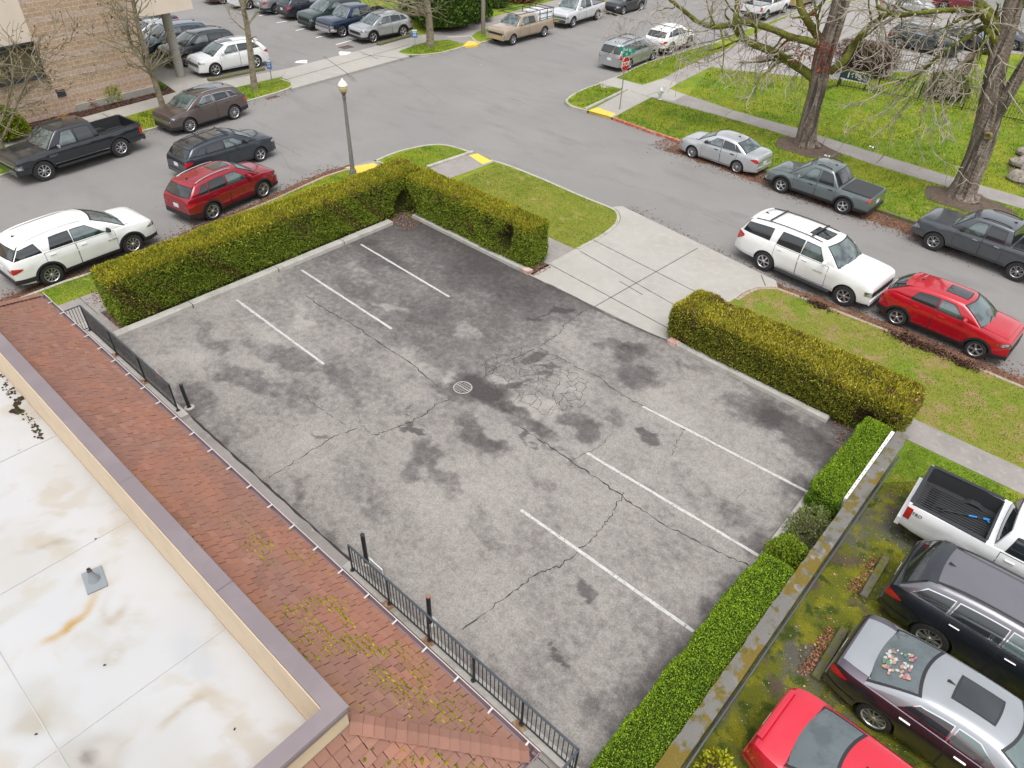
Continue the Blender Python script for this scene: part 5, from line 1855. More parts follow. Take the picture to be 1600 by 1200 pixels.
fr = np_mesh('flat_roof', np.stack([gx + 12, gy, zz], -1).reshape(-1, 3), Fq, MEMBRANE, base.reshape(-1, 3), bld)
mb = MB()
for x in (-17.8, -14.2, -10.9, -7.6):
    mb.box((x, -3, 3.203), (.012, 9.7, .024))
for y in (-.75, -3.2):
    mb.box((-12, y, 3.2025), (14.2, .012, .024))
bpart(mb, 'membrane_seams', M('membrane_seam', (.435, .43, .425), .7))
# pipe vent on the flat roof
vx, vy = G(147, 905, 3.24)
vt = thing('roof_vent_pipe', 'small grey pipe boot with square lead flashing on the white flat roof', 'vent', (vx, vy, 3.215))
vt.rotation_euler = (0, 0, R(-12))
LEAD = M('grey_lead', (.22, .245, .265), .6)
mb = MB()
mb.box((0, 0, .008), (.50, .32, .016))
mb.build('flashing', LEAD, vt)
mb = MB()
mb.lathe([(.10, .016), (.085, .05), (.05, .17), (.042, .20), (.042, .26)], 16)
mb.build('boot', LEAD, vt, smooth=True)
mb = MB()
mb.lathe([(.034, .20), (.034, .31), (.026, .31), (.026, .22)], 14)
mb.build('pipe', M('rusty_pipe', (.11, .075, .06), .8), vt)
# moss on the shingles and debris on the membrane
N = 5200
mx_ = np.concatenate([rng.normal(-6.3, 1.5, N), rng.uniform(-20, -3.5, 500), rng.normal(-19.3, .8, 420)])
mt_ = np.concatenate([np.clip(rng.beta(1.6, 2.2, N), 0, 1), rng.beta(1.2, 2.6, 500), rng.beta(1.5, 1.5, 420)])
cl = fbm(mx_ * 2.2, mt_ * 6, 3, 91)
ok = (cl > .52) & (mx_ > X0 + .4 + 1.9 * mt_) & (mx_ < X1 - .15 - 1.87 * mt_)
mx_, mt_ = mx_[ok], mt_[ok]
mt_ = (np.round(mt_ * 15.5) + rng.uniform(-.12, .15, len(mt_))) / 15.5
mt_ = np.clip(mt_, .01, .98)
mb = MB()
for x, t__ in zip(mx_, mt_):
    y = YG + (YT - YG) * t__
    z = ZG + (ZT - ZG) * t__ + .035
    r_ = rnd.uniform(.010, .038) * (1 if x > -9 else .7)
    c_ = tuple(np.array(rnd.choice(((.26, .235, .010), (.18, .185, .012), (.34, .29, .02), (.11, .12, .012)))) * rnd.uniform(.8, 1.2))
    k = 6
    o_ = [(x + r_ * 1.25 * math.cos(2 * math.pi * q / k) * rnd.uniform(.7, 1.2), y + r_ * .7 * math.sin(2 * math.pi * q / k), z - .02 - .6 * (r_ * .7 * math.sin(2 * math.pi * q / k))) for q in range(k)]
    mb.add([(x, y, z + r_ * .45)] + o_, [(0, 1 + q, 1 + (q + 1) % k) for q in range(k)], 0, c_)
for _ in range(520):      # second slope, in front
    t__ = rnd.random() * .8
    y = rnd.uniform(.2, 3.6)
    x = X1 + (xt1 - X1) * t__
    if y > YG - .2 - 1.9 * t__:
        continue
    z = ZG + (ZT - ZG) * t__ + .035
    r_ = rnd.uniform(.012, .045)
    c_ = tuple(np.array(rnd.choice(((.20, .185, .010), (.14, .15, .012), (.28, .24, .02)))) * rnd.uniform(.8, 1.2))
    k = 6
    o_ = [(x + r_ * .8 * math.cos(2 * math.pi * q / k), y + r_ * 1.1 * math.sin(2 * math.pi * q / k), z - .02 - .6 * (r_ * .8 * math.cos(2 * math.pi * q / k))) for q in range(k)]
    mb.add([(x, y, z + r_ * .45)] + o_, [(0, 1 + q, 1 + (q + 1) % k) for q in range(k)], 0, c_)
mo = bpart(mb, 'moss', LEAF)
mo['kind'] = 'stuff'
mb = MB()
for px, py, s_ in ((30, 645, .10), (25, 630, .10), (20, 610, .07), (12, 598, .05), (15, 615, .05), (32, 625, .09), (28, 640, .11), (38, 650, .04), (45, 655, .04), (8, 605, .05), (58, 668, .05), (60, 676, .05), (62, 680, .05), (56, 662, .03), (28, 700, .012), (3, 590, .05)):
    for _ in range(9):
        x, y = G(px + rnd.gauss(0, 3.2), py + rnd.gauss(0, 3.5), 3.2)
        r_ = s_ * rnd.uniform(.3, .8)
        c_ = rnd.choice(((.025, .028, .012), (.045, .045, .012), (.05, .022, .018), (.03, .02, .02)))
        k = 7
        o_ = [(x + r_ * math.cos(2 * math.pi * q / k) * rnd.uniform(.6, 1.2), y + r_ * .8 * math.sin(2 * math.pi * q / k) * rnd.uniform(.6, 1.2), 3.212) for q in range(k)]
        mb.add([(x, y, 3.212 + r_ * .2)] + o_, [(0, 1 + q, 1 + (q + 1) % k) for q in range(k)], 0, c_)
for px, py in ((164, 1040), (367, 1140), (57, 1148), (150, 843)):
    x, y = G(px, py, 3.2)
    mb.box((x, y, 3.22), (.035, .018, .015), rnd.random() * 3, 0, (.05, .04, .04))
de = mb.build('roof_debris', CHIPS)
tag(de, 'dark clumps of wet leaf debris on the white flat roof', 'leaf debris', kind='stuff')

# walkway along the building, kerb the railing stands on
sheet('walkway', [(X0 - 2.6, 2.5), (-2.0, 2.5), (-2.0, 5.33), (-21.9, 5.33), (-21.9, 5.95), (X0 - 2.6, 5.95)], 0.006, CONC_OLD)
mb = MB()
mb.prism([(-23.2, 5.06), (-16.6, 5.06), (-16.6, 5.30), (-23.2, 5.30)], 0, .13)
tag(mb.build('railing_kerb', KERB), 'pale concrete plinth under the railing at the far end of the building', 'plinth')
mb = MB()
mb.prism([(-9.3, 5.06), (-2.3, 5.06), (-2.3, 5.30), (-9.3, 5.30)], 0, .13)
tag(mb.build('railing_kerb', KERB), 'pale concrete plinth with rust stains under the railing nearest the camera', 'plinth')
mb = MB()
mb.grid(ribbon([(x, 5.335 + rnd.uniform(-.012, .012)) for x in np.linspace(-16.6, -9.2, 30)], .05, .012, .6))
mb.grid(ribbon([(x, 4.95 + rnd.uniform(-.01, .01)) for x in np.linspace(-22, -2.6, 40)], .03, .011, .6))
tag(mb.build('walkway_joints', CRACK), kind='structure')


def railing(label, a, b, z0, ht, npost, group, tail=None, dens=.105):
    a, b = Vector((*a, z0)), Vector((*b, z0))
    t__ = thing('iron_railing', label, 'railing', tuple((a + b) / 2), group=group)
    o_ = (a + b) / 2
    up = Vector((0, 0, 1))
    segs = [(a - o_, b - o_)]
    if tail:
        segs.append((b - o_, Vector((*tail, z0)) - o_))
    mb = MB()
    for p, q in segs:
        mb.bar(p + up * ht, q + up * ht, .045, .02)
    mb.build('top_rail', M('rail_top_iron', (.05, .06, .072), .4), t__)
    mb = MB()
    for p, q in segs:
        mb.bar(p + up * .10, q + up * .10, .03, .015)
    mb.build('bottom_rail', BLACKMETAL, t__)
    mb = MB()
    for p, q in segs:
        n = int((q - p).length / dens)
        for k in range(1, n):
            r_ = p.lerp(q, k / n)
            mb.bar(r_ + up * .10, r_ + up * ht, .014, .014)
    mb.build('balusters', BLACKMETAL, t__)
    n = npost
    for k in range(n):
        r_ = segs[0][0].lerp(segs[0][1], k / (n - 1))
        mb = MB()
        mb.bar(r_, r_ + up * (ht + .005), .032, .032)
        mb.lathe([(.06, 0), (.055, .012), (.02, .016)], 10, tuple(r_))
        mb.build('post', BLACKMETAL, t__)
        if k in (1, 2, 4):
            mb = MB()
            mb.prism([(r_.x - .16, r_.y - .11), (r_.x + .13, r_.y - .11), (r_.x + .16, r_.y + .04), (r_.x - .1, r_.y + .06)], None, .006)
            mb.build('rust_stain', M('rust_stain', (.26, .125, .055), .9, var=[(9, (.33, .26, .19), .48, .60, 4)]), t__)
    return t__


railing('black iron railing with close bars on the plinth nearest the camera', (-9.05, 5.17), (-2.62, 5.17), .13, .90, 6, 'black iron railings', (-2.62, 2.8))
railing('black iron railing at the far end of the building below the hedge corner', (-16.95, 5.17), (-22.6, 5.17), .13, .95, 4, 'black iron railings', (-22.6, 3.6), .085)
# bollards
for (px, py), lab, ht, lean in (((573, 878), 'black steel bollard behind the near end post of the long railing', .98, 0), ((672, 972), 'black steel bollard with rusty orange cap behind the middle of the railing', .95, 0), ((294, 638), 'scuffed black bollard standing alone at the end of the far railing', .80, -.1)):
    x, y = G(px, py)
    t__ = thing('bollard', lab, 'bollard', (x, max(y, 5.5), 0.004), group='black bollards along the lot edge')
    t__.rotation_euler = (0, lean, 0)
    mb = MB()
    mb.lathe([(.050, -.02), (.050, ht), (.044, ht + .012), (0, ht + .014)], 16)
    mb.build('post', M('scuffed_black_paint', (.014, .014, .016), .45, var=[(7, (.20, .19, .18), .66, .72, 5)] if lean else [(9, (.06, .05, .045), .62, .7, 4)]), t__, smooth=True)
    mb = MB()
    mb.lathe([(.051, ht - .02), (.052, ht + .01), (.04, ht + .02), (0, ht + .022)], 16)
    mb.build('cap', M('rust_cap', (.30, .15, .09), .8) if 'orange' in lab else BLACKMETAL, t__, smooth=True)
    mb = MB()
    mb.lathe([(.15, 0), (.14, .02), (.07, .03)], 14)
    mb.build('footing', KERB, t__)
# low sign plates behind the rails
mb = MB()
mb.box((0, 0, .35), (.42, .02, .5))
o = mb.build('notice_plate', WHITEM)
tag(o, 'blank white plate fixed behind the railing bars beside the first bollard', 'plate')
o.location = (-8.45, 5.42, .05)
mb = MB()
mb.lathe([(.09, .0), (.08, .05), (.025, .28), (.012, .34), (0, .345)], 14)
o = mb.build('marker_cone', M('pale_pink_plastic', (.62, .42, .40), .6), smooth=True)
tag(o, 'small pale pink cone standing behind the far railing', 'cone')
o.location = (-18.9, 5.55, .004)

# ================================================================== WALL BETWEEN THE LOTS
wt = thing('mossy_wall', 'long low concrete wall with mossy top between the two lots', 'wall', (-1.27, 10, 0))
rows_t, = [[]]
mb = MB()
n = 60
rows = []
for k in range(n + 1):
    y = 2.0 + (17.75 - 2.0) * k / n
    j1, j2 = rnd.uniform(-.012, .012), rnd.uniform(-.012, .012)
    rows.append([(-1.49, y, .84), (-1.50 + j1, y, .90 + j2 * .4), (-1.36, y, .915 + j2 * .5), (-1.20, y, .91 - j2 * .4), (-1.17 + j2 * .6, y, .895), (-1.165, y, .82), (-1.49, y, .82)])
mb.grid(rows, wrap=True, flip=True)
mb.f.append(tuple(range(7)))
mb.m.append(0)
mb.f.append(tuple(range(len(mb.v) - 7, len(mb.v))))
mb.m.append(0)
mb.v = [(v[0] + 1.27, v[1] - 10, v[2]) for v in mb.v]
mb.build('coping', WALLTOP, wt)
mb = MB()
mb.box((-.07, -.13, .41), (.24, 15.7, .82))
mb.build('masonry', WALLSIDE, wt)
mb = MB()
mb.tube([(.13, -8 + k * .5, .30 + .03 * math.sin(k * 1.3)) for k in range(32)], .028, 6)
mb.build('pipe', M('grey_conduit', (.09, .095, .105), .5), wt)
mb = MB()
ptsb = [(-1.60, 15.2), (-1.56, 16.2), (-1.56, 17.6)]
mb.prism([(-1.585, 14.4), (-1.515, 14.4), (-1.515, 17.7), (-1.61, 17.7)], .1, .86)
for k in range(14):
    mb.box((-1.555, 14.6 + k * .22, .863), (.025, .03, .012), 0, 1)
o = mb.build('white_board', [M('white_peeling_paint', (.72, .71, .69), .8, var=[(5, (.55, .53, .49), .55, .7, 5)]), PLASTIC])
tag(o, 'white painted block edging with dark bolts between the low hedge and the mossy wall', 'board')
# wheel stops in the neighbour's lot
for pa, pb, lab in (((1347, 935), (1383, 874), 'mossy wheel stop behind the black three row suv'), ((1272, 1062), (1318, 985), 'mossy wheel stop behind the grey sedan with leaves against it')):
    s_ = stop('wheel_stop', lab, G(*pa), G(*pb), .2, .13, MOSSY_LOG, 'wheel stop')
    s_['group'] = 'mossy wheel stops'

# ================================================================== BLOCK BUILDING ACROSS THE STREET
BLOCK = bpy.data.materials.new('split_face_block')
BLOCK.use_nodes = True
t = BLOCK.node_tree
bs = t.nodes['Principled BSDF']
bs.inputs['Roughness'].default_value = .95
tcn = t.nodes.new('ShaderNodeTexCoord')
sx = t.nodes.new('ShaderNodeSeparateXYZ')
t.links.new(tcn.outputs['Object'], sx.inputs[0])
cmb = t.nodes.new('ShaderNodeCombineXYZ')
t.links.new(sx.outputs[1], cmb.inputs[0])
t.links.new(sx.outputs[2], cmb.inputs[1])
bk = t.nodes.new('ShaderNodeTexBrick')
t.links.new(cmb.outputs[0], bk.inputs[0])
bk.inputs['Scale'].default_value = 1.0
bk.inputs['Brick Width'].default_value = .46
bk.inputs['Row Height'].default_value = .225
bk.inputs['Mortar Size'].default_value = .011
bk.inputs['Bias'].default_value = -.1
bk.inputs['Color1'].default_value = (.47, .335, .235, 1)
bk.inputs['Color2'].default_value = (.38, .275, .195, 1)
bk.inputs['Mortar'].default_value = (.60, .48, .37, 1)
nz2 = t.nodes.new('ShaderNodeTexNoise')
nz2.inputs['Scale'].default_value = 9
nz2.inputs['Detail'].default_value = 6
t.links.new(tcn.outputs['Object'], nz2.inputs[0])
# every fourth course is a smooth greyish-mauve band
md = tmath('MODULO', tmath('ADD', tmath('MULTIPLY', sx.outputs[2], 1 / .225), 40), 4)
bandm = tmath('LESS_THAN', md, 1.0)
bk2 = t.nodes.new('ShaderNodeTexBrick')
t.links.new(cmb.outputs[0], bk2.inputs[0])
bk2.inputs['Scale'].default_value = 1.0
bk2.inputs['Brick Width'].default_value = .46
bk2.inputs['Row Height'].default_value = .225
bk2.inputs['Mortar Size'].default_value = .010
bk2.inputs['Color1'].default_value = (.45, .345, .285, 1)
bk2.inputs['Color2'].default_value = (.50, .385, .315, 1)
bk2.inputs['Mortar'].default_value = (.58, .47, .38, 1)
mixb = t.nodes.new('ShaderNodeMix')
mixb.data_type = 'RGBA'
t.links.new(bandm, mixb.inputs['Factor'])
t.links.new(bk.outputs[0], mixb.inputs['A'])
t.links.new(bk2.outputs[0], mixb.inputs['B'])
mulb = t.nodes.new('ShaderNodeVectorMath')
mulb.operation = 'SCALE'
t.links.new(mixb.outputs['Result'], mulb.inputs[0])
mr_ = t.nodes.new('ShaderNodeMapRange')
t.links.new(nz2.outputs[0], mr_.inputs[0])
mr_.inputs['From Min'].default_value = .3
mr_.inputs['From Max'].default_value = .7
mr_.inputs['To Min'].default_value = .80
mr_.inputs['To Max'].default_value = 1.25
t.links.new(mr_.outputs[0], mulb.inputs['Scale'])
t.links.new(mulb.outputs[0], bs.inputs['Base Color'])
bn_ = t.nodes.new('ShaderNodeBump')
bn_.inputs['Strength'].default_value = .6
bn_.inputs['Distance'].default_value = .03
t.links.new(nz2.outputs[0], bn_.inputs['Height'])
t.links.new(bn_.outputs[0], bs.inputs['Normal'])

bb = thing('block_building', 'tan split face block building with cream upper wall and overhanging upper floor', 'building', (0, 0, 0))
BX = -43.9
BA = R(4.0)      # the wall line follows the street
piv = Vector((-43.75, 12.7, 0))
bb.location = piv
bb.rotation_euler = (0, 0, BA)


def bpx(y, z, x=0):
    return (x, y, z)


YR = 5.75         # right end of the wall, from the pivot
mb = MB()
mb.box((-6, (YR - 22) / 2 + .0, -.05), (12, YR + 22, .9))
mb2 = MB()
# wall with a window opening: pieces round the hole
wy0, wy1, wz0, wz1 = -4.2, 0.05, 2.05, 3.72


def wallbox(y0, y1, z0, z1, x1=0.0, mi=0, th=.3):
    mb2.box((x1 - th / 2, (y0 + y1) / 2, (z0 + z1) / 2), (th, y1 - y0, z1 - z0), 0, mi)


wallbox(wy1, YR, 0.0, 11, 0.0)
wallbox(-22, wy1, 0.0, wz0, -.004)
wallbox(-22, wy0, wz0, wz1, -.004)
mb2.box((-6.2, YR - .154, 5.5), (11.8, .3, 11), 0, 0)
mb2.build('block_wall', BLOCK, bb)
mb = MB()
mb.box((-.17, (wy1 - 22) / 2, (wz1 + 11) / 2 + .001), (.3, wy1 + 22 - .01, 11 - wz1))
mb.build('cream_wall', CREAM, bb)
mb = MB()
fw_ = .09
mb.box((-.02, (wy0 + wy1) / 2, wz0 + fw_ / 2), (.16, wy1 - wy0 - .01, fw_))
mb.box((-.02, (wy0 + wy1) / 2, wz1 - fw_ / 2), (.16, wy1 - wy0 - .01, fw_))
for y in (wy1 - .05, wy0 + .05, -1.55, -2.9):
    mb.box((-.022, y, (wz0 + wz1) / 2), (.15, fw_, wz1 - wz0 - 2 * fw_ - .004))
mb.box((.03, (wy0 + wy1) / 2, wz0 - .03), (.22, wy1 - wy0 + .06, .05))
wf_ = mb.build('window', M('dark_window_frame', (.030, .034, .045), .5), bb)
mb = MB()
mb.box((-.10, (wy0 + wy1) / 2, (wz0 + wz1) / 2), (.02, wy1 - wy0 - .02, wz1 - wz0 - .02))
mb.build('pane', M('bronze_window_glass', (.115, .095, .055), .08, coat=.5, var=[(.55, (.055, .045, .03), .48, .54, 1)]), wf_)
mb = MB()
for k in range(3):
    mb.box((.02, .05 + .42, .95 + k * .12), (.09, .42, .045), 0, 0, None, .0)
mb.box((-.02, .47, 1.07), (.05, .46, .36))
mb.build('vent', M('vent_metal', (.055, .06, .07), .5), bb)
mb = MB()
mb.box((.05, 3.3, .12), (.16, 4.7, .5))
mb.build('plinth', CONC, bb)
mb = MB()
mb.box((.012, -.03, 1.0), (.03, .022, 2.0))
mb.build('wall_joint', M('pale_mortar', (.42, .36, .29), .9), bb)
oh = MB()
oy1 = YR + 3.35
oh.box((-6.0, (YR + oy1) / 2 + .01, 3.9 + 3.6), (12.0, oy1 - YR, 7.2))
oh.build('overhanging_floor', CREAM, bb)
mb = MB()
mb.box((-6.0, YR + .1, 3.86), (11.9, .12, .25))
mb.build('soffit_beam', M('dark_beam', (.05, .052, .06), .6), bb)
x, y = G(283, 119)
pc = thing('concrete_column', 'round pale concrete column holding up the overhanging floor', 'column', (x, y, 0))
mb = MB()
mb.lathe([(.27, 0), (.27, 1.35), (.262, 1.36), (.262, 1.39), (.27, 1.40), (.27, 2.65), (.262, 2.66), (.262, 2.69), (.27, 2.70), (.27, 3.9)], 28)
mb.build('shaft', CONC, pc, smooth=True)
mb = MB()
mb.box((0, 0, 3.8), (.75, .75, .2))
mb.build('capital', CREAM, pc)

# ================================================================== HEDGES AND SHRUBS
def rounded_box_samples(n, L_, W_, Hh, rad, bottom=0.0, weights=None):
    """random points on a rounded box, x along L_, base at z=bottom; returns P, N"""
    a = np.array([L_ * W_, L_ * Hh, L_ * Hh, W_ * Hh, W_ * Hh], float)
    if weights is not None:
        a = a * np.array(weights)
    f = rng.choice(5, n, p=a / a.sum())
    u, v = rng.uniform(-.5, .5, n), rng.uniform(-.5, .5, n)
    P = np.zeros((n, 3))
    P[:, 0] = np.where(f < 3, u * L_, np.where(f == 3, L_ / 2, -L_ / 2))
    P[:, 1] = np.where(f == 0, v * W_, np.where(f == 1, W_ / 2, np.where(f == 2, -W_ / 2, u * W_)))
    P[:, 2] = np.where(f == 0, Hh, (v + .5) * Hh)
    return round_it(P, L_, W_, Hh, rad, bottom)


def round_it(P, L_, W_, Hh, rad, bottom):
    q = P.copy()
    q[:, 0] = np.clip(P[:, 0], -L_ / 2 + rad, L_ / 2 - rad)
    q[:, 1] = np.clip(P[:, 1], -W_ / 2 + rad, W_ / 2 - rad)
    q[:, 2] = np.clip(P[:, 2], rad * .3, Hh - rad)
    d = P - q
    ln = np.linalg.norm(d, axis=1, keepdims=True)
    N = d / (ln + 1e-9)
    P2 = q + N * np.minimum(ln, rad)
    P2[:, 2] += bottom
    return P2, N


def hedge(label, a, b, width, ht, top_cols, side_cols, leaf=(.075, .027), dens=900, rad=.22, lump=.10, lscale=1.1, holes=(), cat='hedge', name='hedge', group=None, upr=.5, taper=0.0, core=(.040, .052, .012), topvar=.10):
    a, b = np.array(a), np.array(b)
    d = b - a
    L_ = np.linalg.norm(d)
    d = d / L_
    ang = math.atan2(d[1], d[0])
    ctr = (a + b) / 2
    root = thing(name, label, cat, (ctr[0], ctr[1], 0), 0, group)

    def world(P):
        c_, s__ = math.cos(ang), math.sin(ang)
        return np.stack([P[:, 0] * c_ - P[:, 1] * s__, P[:, 0] * s__ + P[:, 1] * c_, P[:, 2]], 1)

    def disp(P, N):
        Wd = world(P)
        h_ = fbm(Wd[:, 0] * lscale + ctr[0] + Wd[:, 2] * .7, Wd[:, 1] * lscale + ctr[1] + Wd[:, 2] * 1.3, 3, 101) - .5
        h2 = fbm(Wd[:, 0] * 4 + ctr[0] + Wd[:, 2] * 2.7, Wd[:, 1] * 4 + ctr[1] + Wd[:, 2] * 3.3, 2, 107) - .5
        o = lump * 2 * h_ + .07 * h2
        for (hx, hy, hz, hr, dp) in holes:
            dd = np.sqrt((Wd[:, 0] + ctr[0] - hx) ** 2 + (Wd[:, 1] + ctr[1] - hy) ** 2 + ((Wd[:, 2] - hz) * .8) ** 2)
            o = o - dp * np.exp(-(dd / hr) ** 4)
        return o
    # core
    step = .16
    mb = MB()

    def face(fu, nu, nv):
        P = np.array([fu(i / nu, j_ / nv) for i in range(nu + 1) for j_ in range(nv + 1)])
        P2, N2 = round_it(P, L_, width, ht, rad, .04)
        P2 = P2 + N2 * (disp(P2, N2)[:, None] - .05)
        Wd = world(P2)
        mb.grid([[tuple(Wd[i * (nv + 1) + j_]) for j_ in range(nv + 1)] for i in range(nu + 1)])
    nl, nw, nh = max(4, int(L_ / step)), max(4, int(width / step)), max(4, int(ht / step))
    face(lambda u, v: ((u - .5) * L_, (v - .5) * width, ht), nl, nw)
    face(lambda u, v: ((u - .5) * L_, -width / 2, v * ht), nl, nh)
    face(lambda u, v: ((u - .5) * L_, width / 2, v * ht), nl, nh)
    face(lambda u, v: (-L_ / 2, (u - .5) * width, v * ht), nw, nh)
    face(lambda u, v: (L_ / 2, (u - .5) * width, v * ht), nw, nh)
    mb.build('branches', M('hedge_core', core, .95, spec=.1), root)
    # leaves
    area = L_ * width + 2 * L_ * ht + 2 * width * ht
    n = int(area * dens)
    P, N = rounded_box_samples(n, L_, width, ht, rad, .04)
    dv = disp(P, N)
    holed = np.zeros(n)
    Wp = world(P)
    for (hx, hy, hz, hr, dp) in holes:
        dd = np.sqrt((Wp[:, 0] + ctr[0] - hx) ** 2 + (Wp[:, 1] + ctr[1] - hy) ** 2 + ((Wp[:, 2] - hz) * .8) ** 2)
        holed = np.maximum(holed, np.exp(-(dd / hr) ** 4) * min(1, dp / .25))
    keep = rng.random(n) > holed * .90
    keep &= ~((P[:, 2] < .22) & (rng.random(n) < .75))
    P, N, dv, holed, Wp = P[keep], N[keep], dv[keep], holed[keep], Wp[keep]
    n = len(P)
    P = P + N * (dv + rng.uniform(-.05, .025, n))[:, None]
    Wd = world(P)
    Nw = world(N)
    D_ = Nw * .75 + rng.normal(size=(n, 3)) * .50
    D_[:, 2] += upr * np.where(Nw[:, 2] > .5, 1.1, .35)
    topness = np.clip((Nw[:, 2] - .25) / .5, 0, 1)
    pn = fbm(Wd[:, 0] * 1.6 + ctr[0], Wd[:, 1] * 1.6 + ctr[1] + Wd[:, 2] * 1.6, 4, 113)
    topness = np.clip(topness + (pn - .5) * 1.1 * (topness > .02), 0, 1)
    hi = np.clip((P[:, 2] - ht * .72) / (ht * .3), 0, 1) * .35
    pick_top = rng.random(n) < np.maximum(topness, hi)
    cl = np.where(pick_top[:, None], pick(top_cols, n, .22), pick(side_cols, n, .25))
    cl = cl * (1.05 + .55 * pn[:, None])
    brown = (fbm(Wd[:, 0] * 2.2 + ctr[0] * 1.3, Wd[:, 1] * 2.2 + Wd[:, 2] * 2.0, 3, 127) > (.72 if 'box' not in label else 9)) & (rng.random(n) < .45)
    cl[brown] = pick([(.17, .085, .045), (.13, .075, .04), (.20, .12, .055)], n, .2)[brown]
    hb = rng.random(n) < holed * 1.2
    cl[hb] = pick([(.14, .07, .045), (.10, .055, .035)], n, .2)[hb]
    V, F, C_ = leaves(Wd, D_, rng.uniform(.6, 1.25, n) * leaf[0], rng.uniform(.7, 1.3, n) * leaf[1], cl)
    np_mesh('foliage', V, F, LEAF, C_, root)
    return root


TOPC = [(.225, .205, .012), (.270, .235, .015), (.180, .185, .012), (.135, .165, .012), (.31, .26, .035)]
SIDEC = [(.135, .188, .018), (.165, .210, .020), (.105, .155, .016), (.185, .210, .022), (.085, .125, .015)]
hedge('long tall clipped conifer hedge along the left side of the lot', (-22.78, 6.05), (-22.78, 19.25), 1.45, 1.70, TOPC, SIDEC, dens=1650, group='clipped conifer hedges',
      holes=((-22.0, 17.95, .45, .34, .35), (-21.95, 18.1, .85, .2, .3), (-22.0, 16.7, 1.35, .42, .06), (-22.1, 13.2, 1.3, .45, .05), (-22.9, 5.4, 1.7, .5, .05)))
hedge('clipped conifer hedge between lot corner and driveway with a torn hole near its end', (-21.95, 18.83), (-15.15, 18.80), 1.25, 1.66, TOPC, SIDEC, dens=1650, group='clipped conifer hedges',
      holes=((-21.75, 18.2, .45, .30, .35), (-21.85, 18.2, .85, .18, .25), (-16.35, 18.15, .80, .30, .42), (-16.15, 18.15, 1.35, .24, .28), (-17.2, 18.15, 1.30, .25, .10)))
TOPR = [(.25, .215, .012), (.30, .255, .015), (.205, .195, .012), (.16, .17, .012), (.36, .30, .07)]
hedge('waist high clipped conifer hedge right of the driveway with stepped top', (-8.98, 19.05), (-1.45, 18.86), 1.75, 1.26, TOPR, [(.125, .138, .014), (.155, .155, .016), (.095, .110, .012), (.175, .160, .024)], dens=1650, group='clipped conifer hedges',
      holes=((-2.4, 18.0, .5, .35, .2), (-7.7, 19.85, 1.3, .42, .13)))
# low broadleaf hedge: three lengths with a gap between
BOX = [(.130, .215, .012), (.165, .255, .014), (.100, .175, .012), (.205, .290, .020)]
BOXS = [(.075, .135, .012), (.105, .175, .014), (.055, .105, .010)]
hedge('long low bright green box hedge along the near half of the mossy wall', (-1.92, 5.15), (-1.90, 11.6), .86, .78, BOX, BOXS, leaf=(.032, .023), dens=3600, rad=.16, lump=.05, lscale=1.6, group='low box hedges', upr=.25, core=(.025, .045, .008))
hedge('low bright green box hedge at the far end of the mossy wall', (-2.0, 14.2), (-1.98, 17.95), .80, .80, BOX, BOXS, leaf=(.034, .024), dens=3200, rad=.16, lump=.06, lscale=1.6, group='low box hedges', upr=.25, core=(.025, .045, .008))


